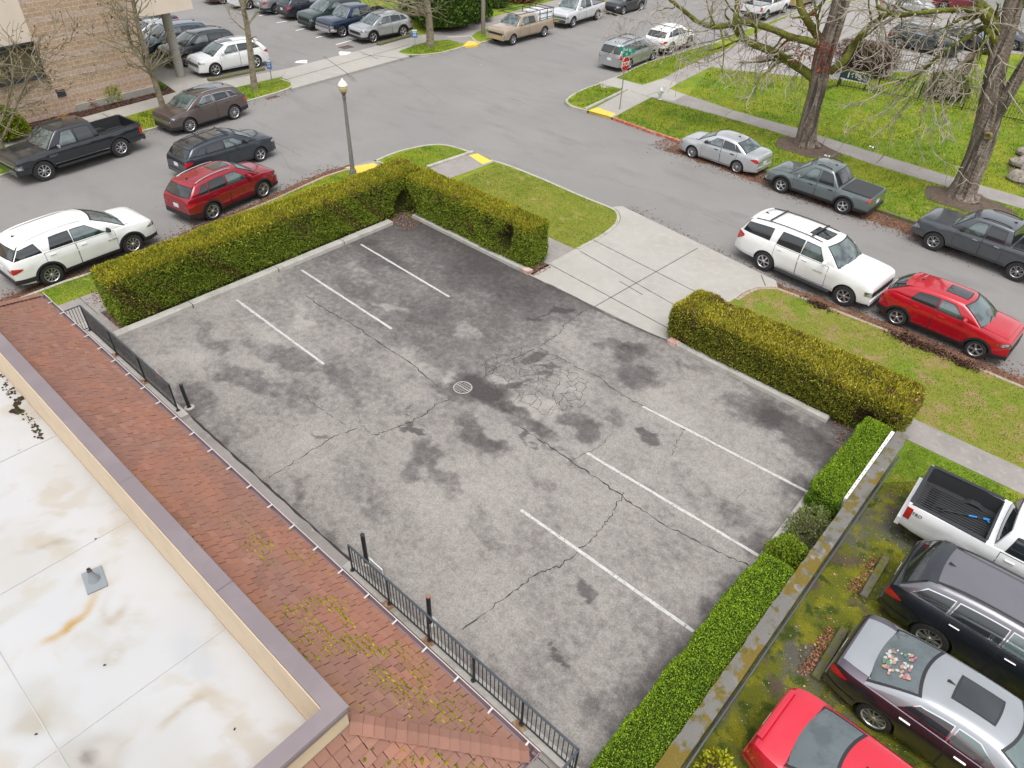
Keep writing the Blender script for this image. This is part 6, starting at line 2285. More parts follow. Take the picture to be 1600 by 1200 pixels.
def shrub(label, loc, rx, ry, rz_, cols, n, leaf=(.06, .03), name='shrub', group=None, open_=0.0, z0=0.0, stems=True, cat='shrub', core=True, flat=False):
    root = thing(name, label, cat, (loc[0], loc[1], z0), 0, group)
    d = rng.normal(size=(n, 3))
    d /= np.linalg.norm(d, axis=1, keepdims=True)
    d[:, 2] = np.abs(d[:, 2]) if not flat else d[:, 2]
    r_ = 1 - rng.random(n) ** 1.6 * (.25 + .6 * open_)
    lum = fbm(d[:, 0] * 2 + loc[0] + d[:, 2], d[:, 1] * 2 + loc[1] + d[:, 2] * 1.5, 3, 131)
    r_ *= .80 + .45 * lum
    if flat:
        d[:, 2] = np.clip(d[:, 2], -.75, .62)
    zc = rz_ * (.15 if not flat else .8)
    P = np.stack([d[:, 0] * r_ * rx, d[:, 1] * r_ * ry, zc + d[:, 2] * r_ * (rz_ - zc) if not flat else rz_ * .52 + d[:, 2] * rz_ * .75], 1)
    P[:, 2] = np.maximum(P[:, 2], .03)
    if open_:
        k = fbm(P[:, 0] * 4 + 5, P[:, 1] * 4 + P[:, 2] * 4, 2, 137) > .5 - (1 - open_) * .5
        P, d, lum = P[k], d[k], lum[k]
    n = len(P)
    D_ = d * .7 + rng.normal(size=(n, 3)) * .6
    D_[:, 2] += .3
    cl = pick(cols, n, .25) * (.7 + .6 * lum[:, None])
    V, F, C_ = leaves(P, D_, rng.uniform(.6, 1.3, n) * leaf[0], rng.uniform(.7, 1.3, n) * leaf[1], cl)
    np_mesh('foliage', V, F, LEAF, C_, root)
    mb = MB()
    for k in range(9):
        a = rnd.uniform(0, 6.28)
        f = rnd.uniform(.3, .75)
        mb.tube([(math.cos(a) * .05, math.sin(a) * .05, 0), (math.cos(a) * rx * f * .5, math.sin(a) * ry * f * .5, rz_ * .45), (math.cos(a) * rx * f, math.sin(a) * ry * f, rz_ * .85)], [.02, .013, .005], 5)
    mb.build('stems', SOIL, root)
    if core:
        mb = MB()
        pts = []
        for i in range(9):
            ph = math.pi * .5 * i / 8 if not flat else math.pi * i / 8
            row = []
            for k in range(14):
                a = 2 * math.pi * k / 14
                if flat:
                    zz_ = max(-.75, min(.62, -math.cos(ph)))
                    row.append((math.sin(ph) * math.cos(a) * rx * .8, math.sin(ph) * math.sin(a) * ry * .8, rz_ * .52 + zz_ * rz_ * .66))
                else:
                    row.append((math.cos(ph) * math.cos(a) * rx * .78, math.cos(ph) * math.sin(a) * ry * .78, max(0, rz_ * .1 + math.sin(ph) * rz_ * .72)))
            pts.append(row)
        mb.grid(pts, wrap=True)
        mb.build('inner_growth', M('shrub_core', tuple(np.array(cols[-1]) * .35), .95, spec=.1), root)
    return root


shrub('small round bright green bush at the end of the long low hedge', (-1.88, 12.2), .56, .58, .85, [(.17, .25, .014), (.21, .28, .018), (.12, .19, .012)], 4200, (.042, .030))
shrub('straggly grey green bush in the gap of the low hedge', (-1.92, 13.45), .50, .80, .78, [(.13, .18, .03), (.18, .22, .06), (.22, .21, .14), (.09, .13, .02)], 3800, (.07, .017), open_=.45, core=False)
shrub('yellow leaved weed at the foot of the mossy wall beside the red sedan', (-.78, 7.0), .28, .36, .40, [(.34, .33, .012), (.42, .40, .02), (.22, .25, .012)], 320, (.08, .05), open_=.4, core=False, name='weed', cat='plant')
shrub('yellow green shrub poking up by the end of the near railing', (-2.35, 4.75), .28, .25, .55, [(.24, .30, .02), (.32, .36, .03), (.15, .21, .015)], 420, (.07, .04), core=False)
# across the street
shrub('rounded yellow green bush left of the planting bed below the dark window', (-42.1, 9.65), .95, 1.0, 1.55, [(.20, .26, .012), (.27, .32, .02), (.13, .18, .012)], 3800, (.10, .06))
shrub('small orange leaved shrub beside the green bush in the mulch', (-42.25, 12.4), .33, .38, .42, [(.34, .15, .02), (.42, .20, .03), (.25, .12, .02)], 480, (.08, .05), core=False)
shrub('small red orange shrub further along the mulch bed', G(145, 167), .33, .36, .45, [(.30, .10, .03), (.36, .16, .04), (.22, .10, .03)], 420, (.08, .05), core=False)
shrub('pale yellow green sapling in the middle of the mulch bed', G(178, 160), .48, .48, .95, [(.28, .32, .04), (.36, .38, .07), (.22, .26, .03)], 520, (.10, .05), open_=.3, core=False)
shrub('thin sparse shrub at the right end of the mulch bed', G(205, 150), .4, .45, .40, [(.12, .15, .03), (.16, .15, .06)], 200, (.09, .03), open_=.5, core=False)
shrub('little dark green plant at the corner of the mulch bed by the plaza', G(251, 140), .36, .36, .35, [(.07, .13, .02), (.11, .18, .02)], 320, (.09, .04), core=False)
# clipped shrubs by the fence
shrub('brown clipped winter hedge with flat top in front of the iron fence', (-16.4, 54.4), 2.1, 1.25, 1.9, [(.150, .082, .055), (.115, .066, .045), (.19, .11, .075), (.08, .055, .040)], 9000, (.13, .03), name='clipped_shrub', flat=True)
shrub('green domed shrub under the drooping mossy limb near the fence', (-10.6, 53.2), 1.25, 1.1, 1.55, [(.085, .130, .012), (.12, .16, .014), (.06, .09, .010)], 4200, (.11, .05), name='clipped_shrub')
# dark rhododendron thicket beyond the far lot
for i_, (px, py, rx, rz_, lab) in enumerate(((700, 47, 2.6, 3.6, 'large dark glossy evergreen bush behind the street tree beyond the far lot'), (742, 36, 1.6, 2.6, 'dark round evergreen bush between the big one and the street pole'),
                                            (672, 30, 2.3, 3.2, 'dark evergreen bush at the top edge behind the slim street tree'))):
    x, y = G(px, py)
    shrub(lab, (x - 1.0, y + .6), rx, rx, rz_, [(.035, .075, .010), (.06, .115, .014), (.022, .045, .008), (.10, .16, .025)], 5200, (.26, .11), name='evergreen_bush')
x, y = G(775, 16)
shrub('spiky dark yucca like clump on the grass behind the tan pickup', (x - 1, y + 1), 1.3, 1.3, 1.6, [(.05, .09, .014), (.09, .13, .03)], 900, (.5, .05), name='spiky_plant', open_=.2)
x, y = G(812, 8)
shrub('brown red leaf pile bush at the top edge beyond the grass verge', (x - 1.5, y + 1.5), 2.0, 2.2, 1.0, [(.16, .07, .035), (.20, .10, .05), (.10, .05, .03)], 1800, (.2, .12), name='brown_bush')

# ================================================================== GRASS, LITTER
def scatter_poly(poly, n):
    p = np.array(poly)
    x0, y0, x1, y1 = p[:, 0].min(), p[:, 1].min(), p[:, 0].max(), p[:, 1].max()
    x, y = rng.uniform(x0, x1, n), rng.uniform(y0, y1, n)
    k = in_poly(x, y, poly)
    return x[k], y[k]


def tufts(name, label, polys, dens, cols, size=(.07, .016), z=.0, clump=None):
    Ps = []
    for poly, dn in polys:
        p = np.array(poly)
        n = int((p[:, 0].max() - p[:, 0].min()) * (p[:, 1].max() - p[:, 1].min()) * dens * dn)
        x, y = scatter_poly(poly, n)
        for (ex, ey), ea, eb in ((G(1258, 231), 1.65, 1.15), (G(1508, 315), 1.9, 1.15)):
            k_ = ((x - ex) / ea) ** 2 + ((y - ey) / eb) ** 2 > 1 + rng.normal(0, .12, len(x))
            x, y = x[k_], y[k_]
        Ps.append(np.stack([x, y, np.full(len(x), z)], 1))
    P = np.concatenate(Ps)
    n = len(P)
    D_ = rng.normal(size=(n, 3)) * .55
    D_[:, 2] = 1
    w1 = fbm(P[:, 0] * .5, P[:, 1] * .5, 4, 141)
    w2 = fbm(P[:, 0] * 2.2, P[:, 1] * 2.2, 3, 149)
    cl = pick(cols, n, .25)
    cl = cl * np.clip(.15 + 1.2 * w1 + .45 * w2, .4, 1.5)[:, None]
    dry = w2 + .6 * w1 + rng.normal(0, .10, n) > .90
    cl[dry] = pick([(.34, .30, .07), (.28, .24, .06)], n, .2)[dry]
    V, F, C_ = leaves(P, D_, rng.uniform(.5, 1.4, n) * size[0], rng.uniform(.6, 1.4, n) * size[1], cl)
    o = np_mesh(name, V, F, LEAF, C_)
    return tag(o, label, 'grass', kind='stuff')


GR_ = [(.130, .225, .012), (.165, .265, .014), (.105, .185, .012), (.205, .290, .016), (.24, .285, .02)]
stripA = [(-26.3, -2), (-25.0, -2), (-25.0, 18.9), (-27.4, 18.9), (-27.2, 15.1), (-26.4, 9)]
tri1 = GP([(590, 257), (622, 240), (666, 229), (698, 229), (735, 240), (669, 262), (640, 275)])
tri2 = GP([(715, 282), (778, 256), (850, 282), (905, 306), (950, 324), (964, 332), (966, 347), (943, 367), (905, 389)]) + [(-14.9, 20.9), (-23.2, 21.0)]
tufts('grass', 'short bright green grass on the verges beside the hedges', [(stripA, 1), (tri1, 1)], 520, GR_, (.055, .016))
tufts('grass', 'thin yellowish grass on the corner verge beside the driveway', [(tri2, 1)], 430, [(.16, .21, .018), (.22, .255, .025), (.28, .27, .06), (.12, .18, .015), (.31, .28, .09)], (.05, .016))
dryp = drvR + GP([(1215, 450), (1290, 478), (1400, 521), (1600, 604)]) + [(5, 22.5), (5, 19.9), (-1.5, 19.95), (-8.7, 20.0)]
tufts('dry_grass', 'patchy thin grass between the right hedge and the street kerb', [(dryp, 1)], 300, [(.19, .22, .02), (.25, .25, .03), (.33, .27, .09), (.13, .19, .015), (.36, .30, .13)], (.05, .016))
c1 = GP([(962, 184), (1063, 219), (1200, 265), (1370, 325), (1430, 344), (1600, 401), (1700, 432), (1700, 360), (1600, 329), (1450, 285), (1365, 258), (1241, 216), (1150, 189), (1018, 153)])
c2 = GP([(1075, 149), (1150, 173), (1243, 199), (1277, 210), (1496, 278), (1600, 308), (1700, 335), (1700, 180), (1600, 150), (1500, 118), (1400, 114), (1345, 130), (1263, 123), (1150, 112), (1112, 106)])
c3 = GP([(900, 145), (938, 131), (958, 137), (980, 140), (915, 170), (893, 163)])
c4 = GP([(962, 121), (1010, 98), (1083, 76), (1117, 68), (1143, 74), (1060, 110), (1035, 122), (1003, 132)])
b1 = GP([(0, 243), (210, 180), (280, 160), (371, 138), (440, 124), (455, 131), (450, 138), (360, 164), (225, 203), (0, 272)])
b2 = GP([(630, 80), (645, 73), (683, 66), (722, 71), (690, 81), (655, 85)])
tufts('grass', 'bright green grass on the lawns and islands across the streets', [(c1, 1), (c2, .7), (c3, 1), (c4, 1), (b1, .8), (b2, .8)], 200, GR_, (.09, .026))
nl_ = [(-1.1, 16.4), (2.5, 17.2), (8, 17), (8, 18.7), (-1.1, 18.7)]
tufts('grass', 'strip of green grass between the sidewalk and the white pickup', [(nl_, 1)], 700, GR_, (.055, .015))


def flakes(name, label, P, cols, size, cat='leaf litter', flat=.25):
    n = len(P)
    D_ = rng.normal(size=(n, 3))
    D_[:, 2] *= flat
    V, F, C_ = leaves(P, D_, rng.uniform(.5, 1.5, n) * size, rng.uniform(.4, 1.1, n) * size, pick(cols, n, .3))
    V[:, 2] = np.maximum(V[:, 2], P[:, 2].min() + .001)
    return tag(np_mesh(name, V, F, CHIPS, C_), label, cat, kind='stuff')


def along(px, n, spread, bias=0.0, z=ZR + .008, zp=None):
    P = np.array(GP(px, ZR if zp is None else zp))
    seg = np.linalg.norm(np.diff(P, axis=0), axis=1)
    cum = np.concatenate([[0], np.cumsum(seg)])
    u = rng.uniform(0, cum[-1], n)
    i = np.clip(np.searchsorted(cum, u) - 1, 0, len(seg) - 1)
    f = ((u - cum[i]) / seg[i])[:, None]
    q = P[i] * (1 - f) + P[i + 1] * f
    d = (P[i + 1] - P[i]) / seg[i][:, None]
    nn = np.stack([-d[:, 1], d[:, 0]], 1)
    off = bias + rng.normal(0, 1, n) * spread
    q = q + nn * off[:, None]
    return np.stack([q[:, 0], q[:, 1], np.full(n, z) + rng.uniform(0, .012, n)], 1)


BRN = [(.20, .095, .050), (.155, .070, .040), (.26, .13, .07), (.10, .05, .032), (.30, .17, .10)]
LIT = M('wet_needle_litter', (.125, .070, .048), .95, var=[(1.8, (.185, .095, .058), .42, .62, 6), (6, (.075, .045, .034), .5, .66, 5), (1.2, (.19, .155, .135), .58, .72, 6)], bump=(30, .6, .03))


def litter_strip(name, px, wd, z=ZR + .006, jag=.14):
    P = smooth_path(GP(px, ZR), 10)
    L_, R_ = [], []
    for i, p in enumerate(P):
        d = Vector(P[min(i + 1, len(P) - 1)]) - Vector(P[max(i - 1, 0)])
        d.normalize()
        n_ = Vector((-d.y, d.x))
        w_ = wd * (.75 + .5 * vnoise(np.array([i * .35]), np.array([1.7]), 5)[0]) + rnd.uniform(-jag, jag) * .4
        L_.append((p[0], p[1]))
        R_.append((p[0] - n_.x * w_, p[1] - n_.y * w_))
    mb = MB()
    mb.grid([[(a[0], a[1], z), (b_[0], b_[1], z)] for a, b_ in zip(L_, R_)])
    return tag(mb.build(name, LIT), kind='structure')


litter_strip('gutter_litter', [(1060, 224), (1130, 247), (1200, 271), (1290, 302), (1370, 330), (1430, 350), (1600, 406), (1800, 472)], 1.25)
litter_strip('gutter_litter', [(2000, 762), (1600, 606), (1400, 523), (1290, 480), (1200, 450), (1100, 404), (1000, 352), (960, 330)], .55)
litter_strip('gutter_litter', [(560, 263), (505, 280), (430, 315), (330, 356), (235, 402), (100, 444), (0, 482), (-200, 560)], .55)
P = np.concatenate([along([(1040, 216), (1130, 247), (1200, 271), (1290, 302), (1370, 330), (1430, 350), (1600, 406), (1750, 455)], 9000, .55, -.75),
                    along([(960, 330), (1100, 404), (1200, 450), (1290, 480), (1400, 523), (1600, 606), (1750, 660)], 4200, .40, .35),
                    along([(545, 266), (430, 315), (330, 356), (235, 402), (100, 444), (0, 482)], 4200, .36, -.4),
                    along([(0, 280), (225, 209), (360, 170), (455, 141)], 500, .3, -.25), along([(745, 72), (860, 42), (1000, 0)], 500, .4, -.3)])
flakes('gutter_leaves', 'brown wet needles and leaves lying along the street gutters', P, BRN, .055)
P = []
for px, n, s_ in (((1418, 532), 620, .24), ((1462, 550), 420, .22), ((1505, 570), 330, .18), ((1278, 478), 330, .16)):
    x, y = G(px[0], px[1])
    q = np.stack([rng.normal(x, s_ * 1.4, n), rng.normal(y, s_ * .6, n), np.abs(rng.normal(0, .06, n)) + .01], 1)
    P.append(q)
P = np.concatenate(P)
flakes('raked_leaf_heaps', 'dark brown heaps of raked needles on the verge beside the red crossover', P, [(.060, .030, .022), (.09, .045, .03), (.04, .022, .018), (.13, .07, .045)], .07, flat=.9)
x, y = G(165, 462)
P = np.stack([rng.normal(x, .45, 420), rng.normal(y, .3, 420), rng.uniform(.01, .03, 420)], 1)
x1, y1 = scatter_poly([(-23.5, 5.9), (-21.9, 5.9), (-21.9, 18.2), (-23.4, 18.2)], 2600)
x2, y2 = scatter_poly([(-16.2, 18.1), (-14.7, 18.1), (-14.7, 19.1), (-15.8, 19.1)], 600)
x3, y3 = scatter_poly([(-2.6, 17.0), (-1.9, 17.0), (-1.9, 18.2), (-3.2, 18.1)], 260)
x4, y4 = scatter_poly([(-22, 17.0), (-20.8, 17.2), (-20.8, 18.1), (-22, 18.3)], 500)
xx, yy = np.concatenate([x1, x2, x3, x4]), np.concatenate([y1, y2, y3, y4])
P = np.concatenate([P, np.stack([xx, yy, rng.uniform(.014, .03, len(xx))], 1)])
flakes('bed_leaves', 'dry brown leaves lying in the beds under the hedges', P, BRN + [(.36, .24, .16)], .05)
P = []
for pa, pb, n in (((1330, 925), (1372, 868), 190), ((1255, 1052), (1300, 985), 380), ((1340, 930), (1350, 915), 50)):
    a, b = np.array(G(*pa)), np.array(G(*pb))
    u = rng.random((n, 1))
    q = a * (1 - u) + b * u + rng.normal(0, .06, (n, 2)) * (1 + 1.5 * (rng.random((n, 1)) < .25))
    P.append(np.concatenate([q, rng.uniform(.01, .06, (n, 1))], 1))
flakes('lot_leaves', 'orange brown leaves piled against the mossy wheel stops', np.concatenate(P), [(.36, .16, .09), (.28, .12, .07), (.44, .24, .15), (.20, .09, .06)], .055, flat=.6)
x, y = scatter_poly([(-1.0, 4), (4, 4), (4, 17.2), (-1.0, 17.2)], 3600)
flakes('fallen_petals', 'tiny pale petals and seeds scattered over the mossy lot', np.stack([x, y, np.full(len(x), .010)], 1), [(.52, .48, .30), (.40, .36, .16), (.55, .50, .42), (.30, .20, .10)], .022)
x, y = scatter_poly(GP([(0, 217), (127, 184), (275, 144), (257, 131), (105, 172), (0, 199)]), 9000)
flakes('bark_chips', 'dark bark chips covering the bed below the block building', np.stack([x, y, rng.uniform(.014, .03, len(x))], 1), [(.075, .034, .022), (.11, .05, .03), (.045, .024, .018), (.16, .09, .06)], .06)
# bits of paper and debris
for px, lab in (((1362, 230), 'scrap of white paper on the lawn beside the far sidewalk'), ((1292, 244), 'small white wrapper on the verge near the first big tree')):
    mb = MB()
    pts = [[(i * .09 - .13, j_ * .07 - .1, .012 + .02 * math.sin(i * 1.7 + j_)) for j_ in range(4)] for i in range(4)]
    mb.grid(pts)
    o = mb.build('paper_scrap', WHITEM)
    o.location = (*G(*px), 0.01)
    tag(o, lab, 'litter')
P = []
for _ in range(90):
    px, py = rnd.uniform(300, 1500), rnd.uniform(100, 500)
    x, y = G(px, py, ZR)
    if (-38 < x < -28 and 0 < y < 60) or (25.5 < y < 33.5 and -28 < x < 6):
        P.append((x, y, ZR + .006))
flakes('road_specks', 'pale specks of litter scattered over the roadway', np.array(P), [(.5, .48, .44), (.35, .33, .30), (.4, .3, .2)], .05, 'litter')

# ================================================================== TREES
def wob_path(p, d, ln, n, wob, sag, rr):
    pts = [p.copy()]
    d = d.normalized()
    for k in range(n):
        d = d + Vector((rr.gauss(0, wob), rr.gauss(0, wob), rr.gauss(0, wob) + sag))
        d.normalize()
        pts.append(pts[-1] + d * (ln / n))
    return pts, d


def grow(mbs, p, d, ln, r, lvl, rr, wob=.18, sag=0.0, nkids=(3, 5), mats=(0, 1, 1, 1), spread=.8, minr=.010, maxlvl=3, kid=.58, tipr=.35):
    n = 5 if ln > .6 else 3
    pts, de = wob_path(p, d, ln, n, wob, sag, rr)
    rad = [max(minr, r * (1 - (1 - tipr) * k / n)) for k in range(n + 1)]
    mbs[min(lvl, len(mbs) - 1)].tube(pts, rad, 6 if r > .04 else 4 if r > .018 else 3, 0, cap=False)
    if lvl >= maxlvl:
        return
    for _ in range(rr.randint(*nkids)):
        i = rr.randint(1, n)
        base = pts[i]
        dd = (pts[i] - pts[i - 1]).normalized()
        sv = Vector((rr.gauss(0, 1), rr.gauss(0, 1), rr.gauss(0, 1)))
        sv = (sv - dd * sv.dot(dd)).normalized()
        nd = (dd + sv * spread * rr.uniform(.6, 1.3)).normalized()
        grow(mbs, base, nd, ln * kid * rr.uniform(.6, 1.2), max(minr, rad[i] * .62), lvl + 1, rr, wob, sag, nkids, mats, spread, minr, maxlvl, kid, tipr)


def trunk_mesh(pts, rads, n=18, ridges=7, amp=.07, seed=1):
    """fluted trunk along a smooth path"""
    P = smooth_path([(*p, r) for p, r in zip(pts, rads)], 5)
    mb = MB()
    rows = []
    ref = None
    for i, q in enumerate(P):
        p = Vector(q[:3])
        a, b = Vector(P[max(i - 1, 0)][:3]), Vector(P[min(i + 1, len(P) - 1)][:3])
        d = (b - a).normalized()
        if ref is None:
            ref = Vector((1, 0, 0))
        ref = (ref - d * ref.dot(d)).normalized()
        bn = d.cross(ref)
        row = []
        for k in range(n):
            th = 2 * math.pi * k / n
            fl = 1 + amp * math.sin(ridges * th + i * .12) + amp * .6 * math.sin((ridges - 3) * th - i * .2 + seed)
            if i < 5:
                fl += (.30 * (5 - i) / 5) * max(0, math.sin(5 * th + seed)) ** 2
            row.append(p + (ref * math.cos(th) + bn * math.sin(th)) * q[3] * fl)
        rows.append(row)
    mb.grid(rows, wrap=True)
    return mb


def pix_path(pp, base, offs=None):
    return [ray_plane(a, b, base, 0 if offs is None else offs[i]) for i, (a, b) in enumerate(pp)]


def limb(mb, pp, base, r0, r1, offs=None, n=9):
    P = smooth_path(pix_path(pp, base, offs), 4)
    if n == 9:
        r0, r1 = r0 * .80, r1 * .80
    k = len(P)
    rads = [r0 + (r1 - r0) * i / (k - 1) + rnd.uniform(-.012, .012) for i in range(k)]
    mb.tube(P, rads, n)
    return [Vector(p) for p in P], rads


rr = random.Random(11)
# --- first big tree
b1_ = G(1258, 226)
tr1 = thing('big_bare_tree', 'big bare tree with mossy limbs and a split trunk beside the silver sedan', 'tree', (*b1_, 0), group='big mossy street trees')
O1 = Vector((*b1_, 0))
pp = [(1257, 232), (1260, 212), (1268, 175), (1277, 141), (1286, 90), (1300, 50), (1309, 22), (1322, -30), (1338, -110), (1350, -190)]
pts = pix_path(pp, b1_)
pts[0].z = -.05
mb = trunk_mesh(pts, [.66, .50, .42, .41, .45, .43, .41, .38, .30, .22], seed=2)
mb.v = [tuple(Vector(v) - O1) for v in mb.v]
mb.build('trunk', BARKG, tr1, smooth=True, ang=60)
lm = MB()
limbs = []
for pp, r0, r1 in (([(1278, 128), (1258, 112), (1232, 95), (1205, 80), (1175, 68), (1156, 55), (1149, 38), (1152, 10), (1158, -40)], .30, .14),
                   ([(1285, 72), (1262, 64), (1236, 58), (1205, 45), (1170, 36), (1148, 38), (1118, 42), (1092, 35), (1075, 22), (1058, 8), (1035, -8), (1000, -20)], .24, .09),
                   ([(1284, 66), (1272, 48), (1258, 26), (1250, 8), (1246, -30), (1238, -90)], .26, .16),
                   ([(1297, 112), (1318, 96), (1332, 74), (1345, 55), (1362, 38), (1380, 26), (1398, 14), (1412, -10)], .25, .12),
                   ([(1345, 62), (1358, 52), (1375, 38), (1392, 30)], .10, .05),
                   ([(1312, -5), (1290, -40), (1260, -90)], .3, .15), ([(1320, -20), (1350, -60), (1390, -110)], .3, .15),
                   ([(1258, 28), (1285, 5), (1300, -30)], .14, .08)):
    limbs.append(limb(lm, pp, b1_, r0, r1, [rr.uniform(-.6, .6) * (i > 0) for i in range(len(pp))]))
# mossy secondary branches
sec = [[MB(), MB(), MB()]][0]
for P, rads in limbs:
    for i in range(3, len(P)):
        if rr.random() < .36:
            dd = (P[i] - P[i - 1]).normalized()
            sv = Vector((rr.gauss(0, 1), rr.gauss(0, .8), rr.gauss(.15, .8)))
            sv = (sv - dd * sv.dot(dd)).normalized()
            grow(sec, P[i], (dd * .6 + sv).normalized(), rr.uniform(1.2, 2.8), rads[i] * .42, 0, rr, .22, -.03, (3, 5), maxlvl=2, minr=.013, spread=.9)
lm2 = MB()
for m_ in (lm, sec[0]):
    lm2.add(m_.v, m_.f)
lm2.v = [tuple(Vector(v) - O1) for v in lm2.v]
lm2.build('limbs', MOSSBARK, tr1, smooth=True, ang=60)
tw = MB()
tw.add(sec[1].v, sec[1].f)
tw.add(sec[2].v, sec[2].f)
# long drooping pale twigs
extra = [MB(), MB()]
for li_, (P, rads) in enumerate(limbs[:5]):
    for i in range(2 if li_ != 3 else 12, len(P)):
        for _ in range(2):
            if rr.random() < .38:
                grow(extra, P[i], Vector((rr.gauss(0, .7), rr.gauss(0, .6), rr.gauss(-.25, .5))), rr.uniform(.8, 2.2), .022, 0, rr, .25, -.10, (2, 5), maxlvl=1, minr=.012, spread=1.0)
for pp in ([(1152, 52), (1120, 62), (1080, 70), (1040, 72), (1005, 68), (960, 55)], [(1120, 44), (1085, 50), (1040, 40), (990, 30), (950, 18)], [(1160, 60), (1130, 85), (1100, 98), (1065, 95)], [(1178, 70), (1165, 95), (1140, 118)], [(1205, 84), (1190, 110), (1180, 140)]):
    P, rd = limb(extra[0], pp, b1_, .035, .014, [rr.uniform(-1, 1) for _ in pp], 4)
    for i in range(3, len(P)):
        for _ in range(2):
            grow(extra, P[i], (P[i] - P[i - 1]).normalized() * .5 + Vector((rr.gauss(0, .6), rr.gauss(0, .5), rr.gauss(-.2, .5))), rr.uniform(.5, 1.5), .018, 0, rr, .22, -.08, (2, 3), maxlvl=1, minr=.011, spread=.9)
for m_ in extra:
    tw.add(m_.v, m_.f)
tw.v = [tuple(Vector(v) - O1) for v in tw.v]
tw.build('twigs', TWIG, tr1)
P = []
for px, py, s_, n in ((1268, 70, .35, 60), (1255, 30, .3, 40), (1281, 92, .3, 60), (1296, 78, .2, 30), (1290, 106, .2, 30), (1245, 85, .2, 40), (1228, 65, .15, 18), (1262, 22, .25, 30), (1288, 75, .3, 50), (1248, 78, .15, 25)):
    c_ = ray_plane(px, py, b1_, -.48)
    P.append(np.array([[rr.gauss(c_.x, s_), rr.gauss(c_.y, s_ * .5), rr.gauss(c_.z, s_)] for _ in range(n)]))
P = np.concatenate(P) - np.array(O1)
V, F, C_ = leaves(P, rng.normal(size=P.shape) + np.array((0, 0, -.6)), rng.uniform(.09, .20, len(P)), .075, pick([(.26, .05, .035), (.34, .085, .05), (.18, .04, .03)], len(P), .2))
np_mesh('dry_leaves', V, F, LEAF, C_, tr1)

# --- second big tree
b2_ = G(1500, 306)
tr2 = thing('big_bare_tree', 'big bare forked tree with a knot hole at the right edge above the dark pickup', 'tree', (*b2_, 0), group='big mossy street trees')
O2 = Vector((*b2_, 0))
pp = [(1496, 318), (1503, 300), (1514, 275), (1533, 228), (1545, 186), (1551, 150), (1556, 110), (1570, 58), (1586, 0), (1600, -60), (1615, -140)]
pts = pix_path(pp, b2_)
pts[0].z = -.05
mb = trunk_mesh(pts, [.82, .62, .50, .47, .48, .45, .42, .38, .34, .28, .2], seed=4)
pp = [(1542, 205), (1558, 176), (1576, 145), (1598, 108), (1625, 66), (1660, 0), (1690, -60)]
pts2 = pix_path(pp, b2_, [-.1, -.1, -.2, -.2, -.3, -.4, -.5])
mbb = trunk_mesh(pts2, [.24, .28, .27, .25, .23, .19, .14], seed=7)
mb.add(mbb.v, mbb.f)
mb.v = [tuple(Vector(v) - O2) for v in mb.v]
mb.build('trunk', BARKG, tr2, smooth=True, ang=60)
c_ = ray_plane(1543, 213, b2_, -.55) - O2
mb = MB()
mb.lathe([(.0, -.02), (.07, -.02), (.09, .03), (.13, .05), (.17, .0), (.19, -.1)], 14, tuple(c_), 'y')
mb.v = [(v[0], 2 * c_.y - v[1], v[2]) for v in mb.v]
mb.build('knot', M('knot_bark', (.20, .155, .045), .95, var=[(6, (.10, .08, .04), .45, .6, 4)]), tr2, smooth=True)
lm = MB()
limbs = []
for pp, r0, r1 in (([(1566, 60), (1552, 36), (1540, 22), (1524, 16), (1500, 15), (1465, 17), (1430, 21), (1402, 25), (1385, 18), (1370, 8)], .20, .07),
                   ([(1560, 75), (1546, 50), (1534, 44), (1510, 60), (1484, 75), (1461, 93), (1442, 110), (1424, 120), (1400, 128)], .17, .05),
                   ([(1556, 70), (1545, 40), (1535, 25), (1528, 0), (1520, -40)], .20, .12),
                   ([(1553, 95), (1540, 80), (1520, 92), (1500, 108), (1470, 112)], .09, .04),
                   ([(1575, 40), (1600, 0), (1640, -40)], .2, .1), ([(1630, 60), (1660, 40), (1700, 30)], .16, .08), ([(1560, 30), (1500, -20), (1440, -40)], .2, .08)):
    limbs.append(limb(lm, pp, b2_, r0, r1, [rr.uniform(-.8, .4) * (i > 0) for i in range(len(pp))]))
sec = [MB(), MB(), MB()]
for P, rads in limbs:
    for i in range(3, len(P)):
        if rr.random() < .36:
            dd = (P[i] - P[i - 1]).normalized()
            sv = Vector((rr.gauss(0, 1), rr.gauss(0, .8), rr.gauss(-.1, .8)))
            sv = (sv - dd * sv.dot(dd)).normalized()
            grow(sec, P[i], (dd * .6 + sv).normalized(), rr.uniform(1.0, 2.2), rads[i] * .42, 0, rr, .22, -.05, (3, 5), maxlvl=2, minr=.013, spread=.9)
lm2 = MB()
for m_ in (lm, sec[0]):
    lm2.add(m_.v, m_.f)
lm2.v = [tuple(Vector(v) - O2) for v in lm2.v]
lm2.build('limbs', MOSSBARK, tr2, smooth=True, ang=60)
tw = MB()
tw.add(sec[1].v, sec[1].f)
tw.add(sec[2].v, sec[2].f)
extra = [MB(), MB(), MB()]
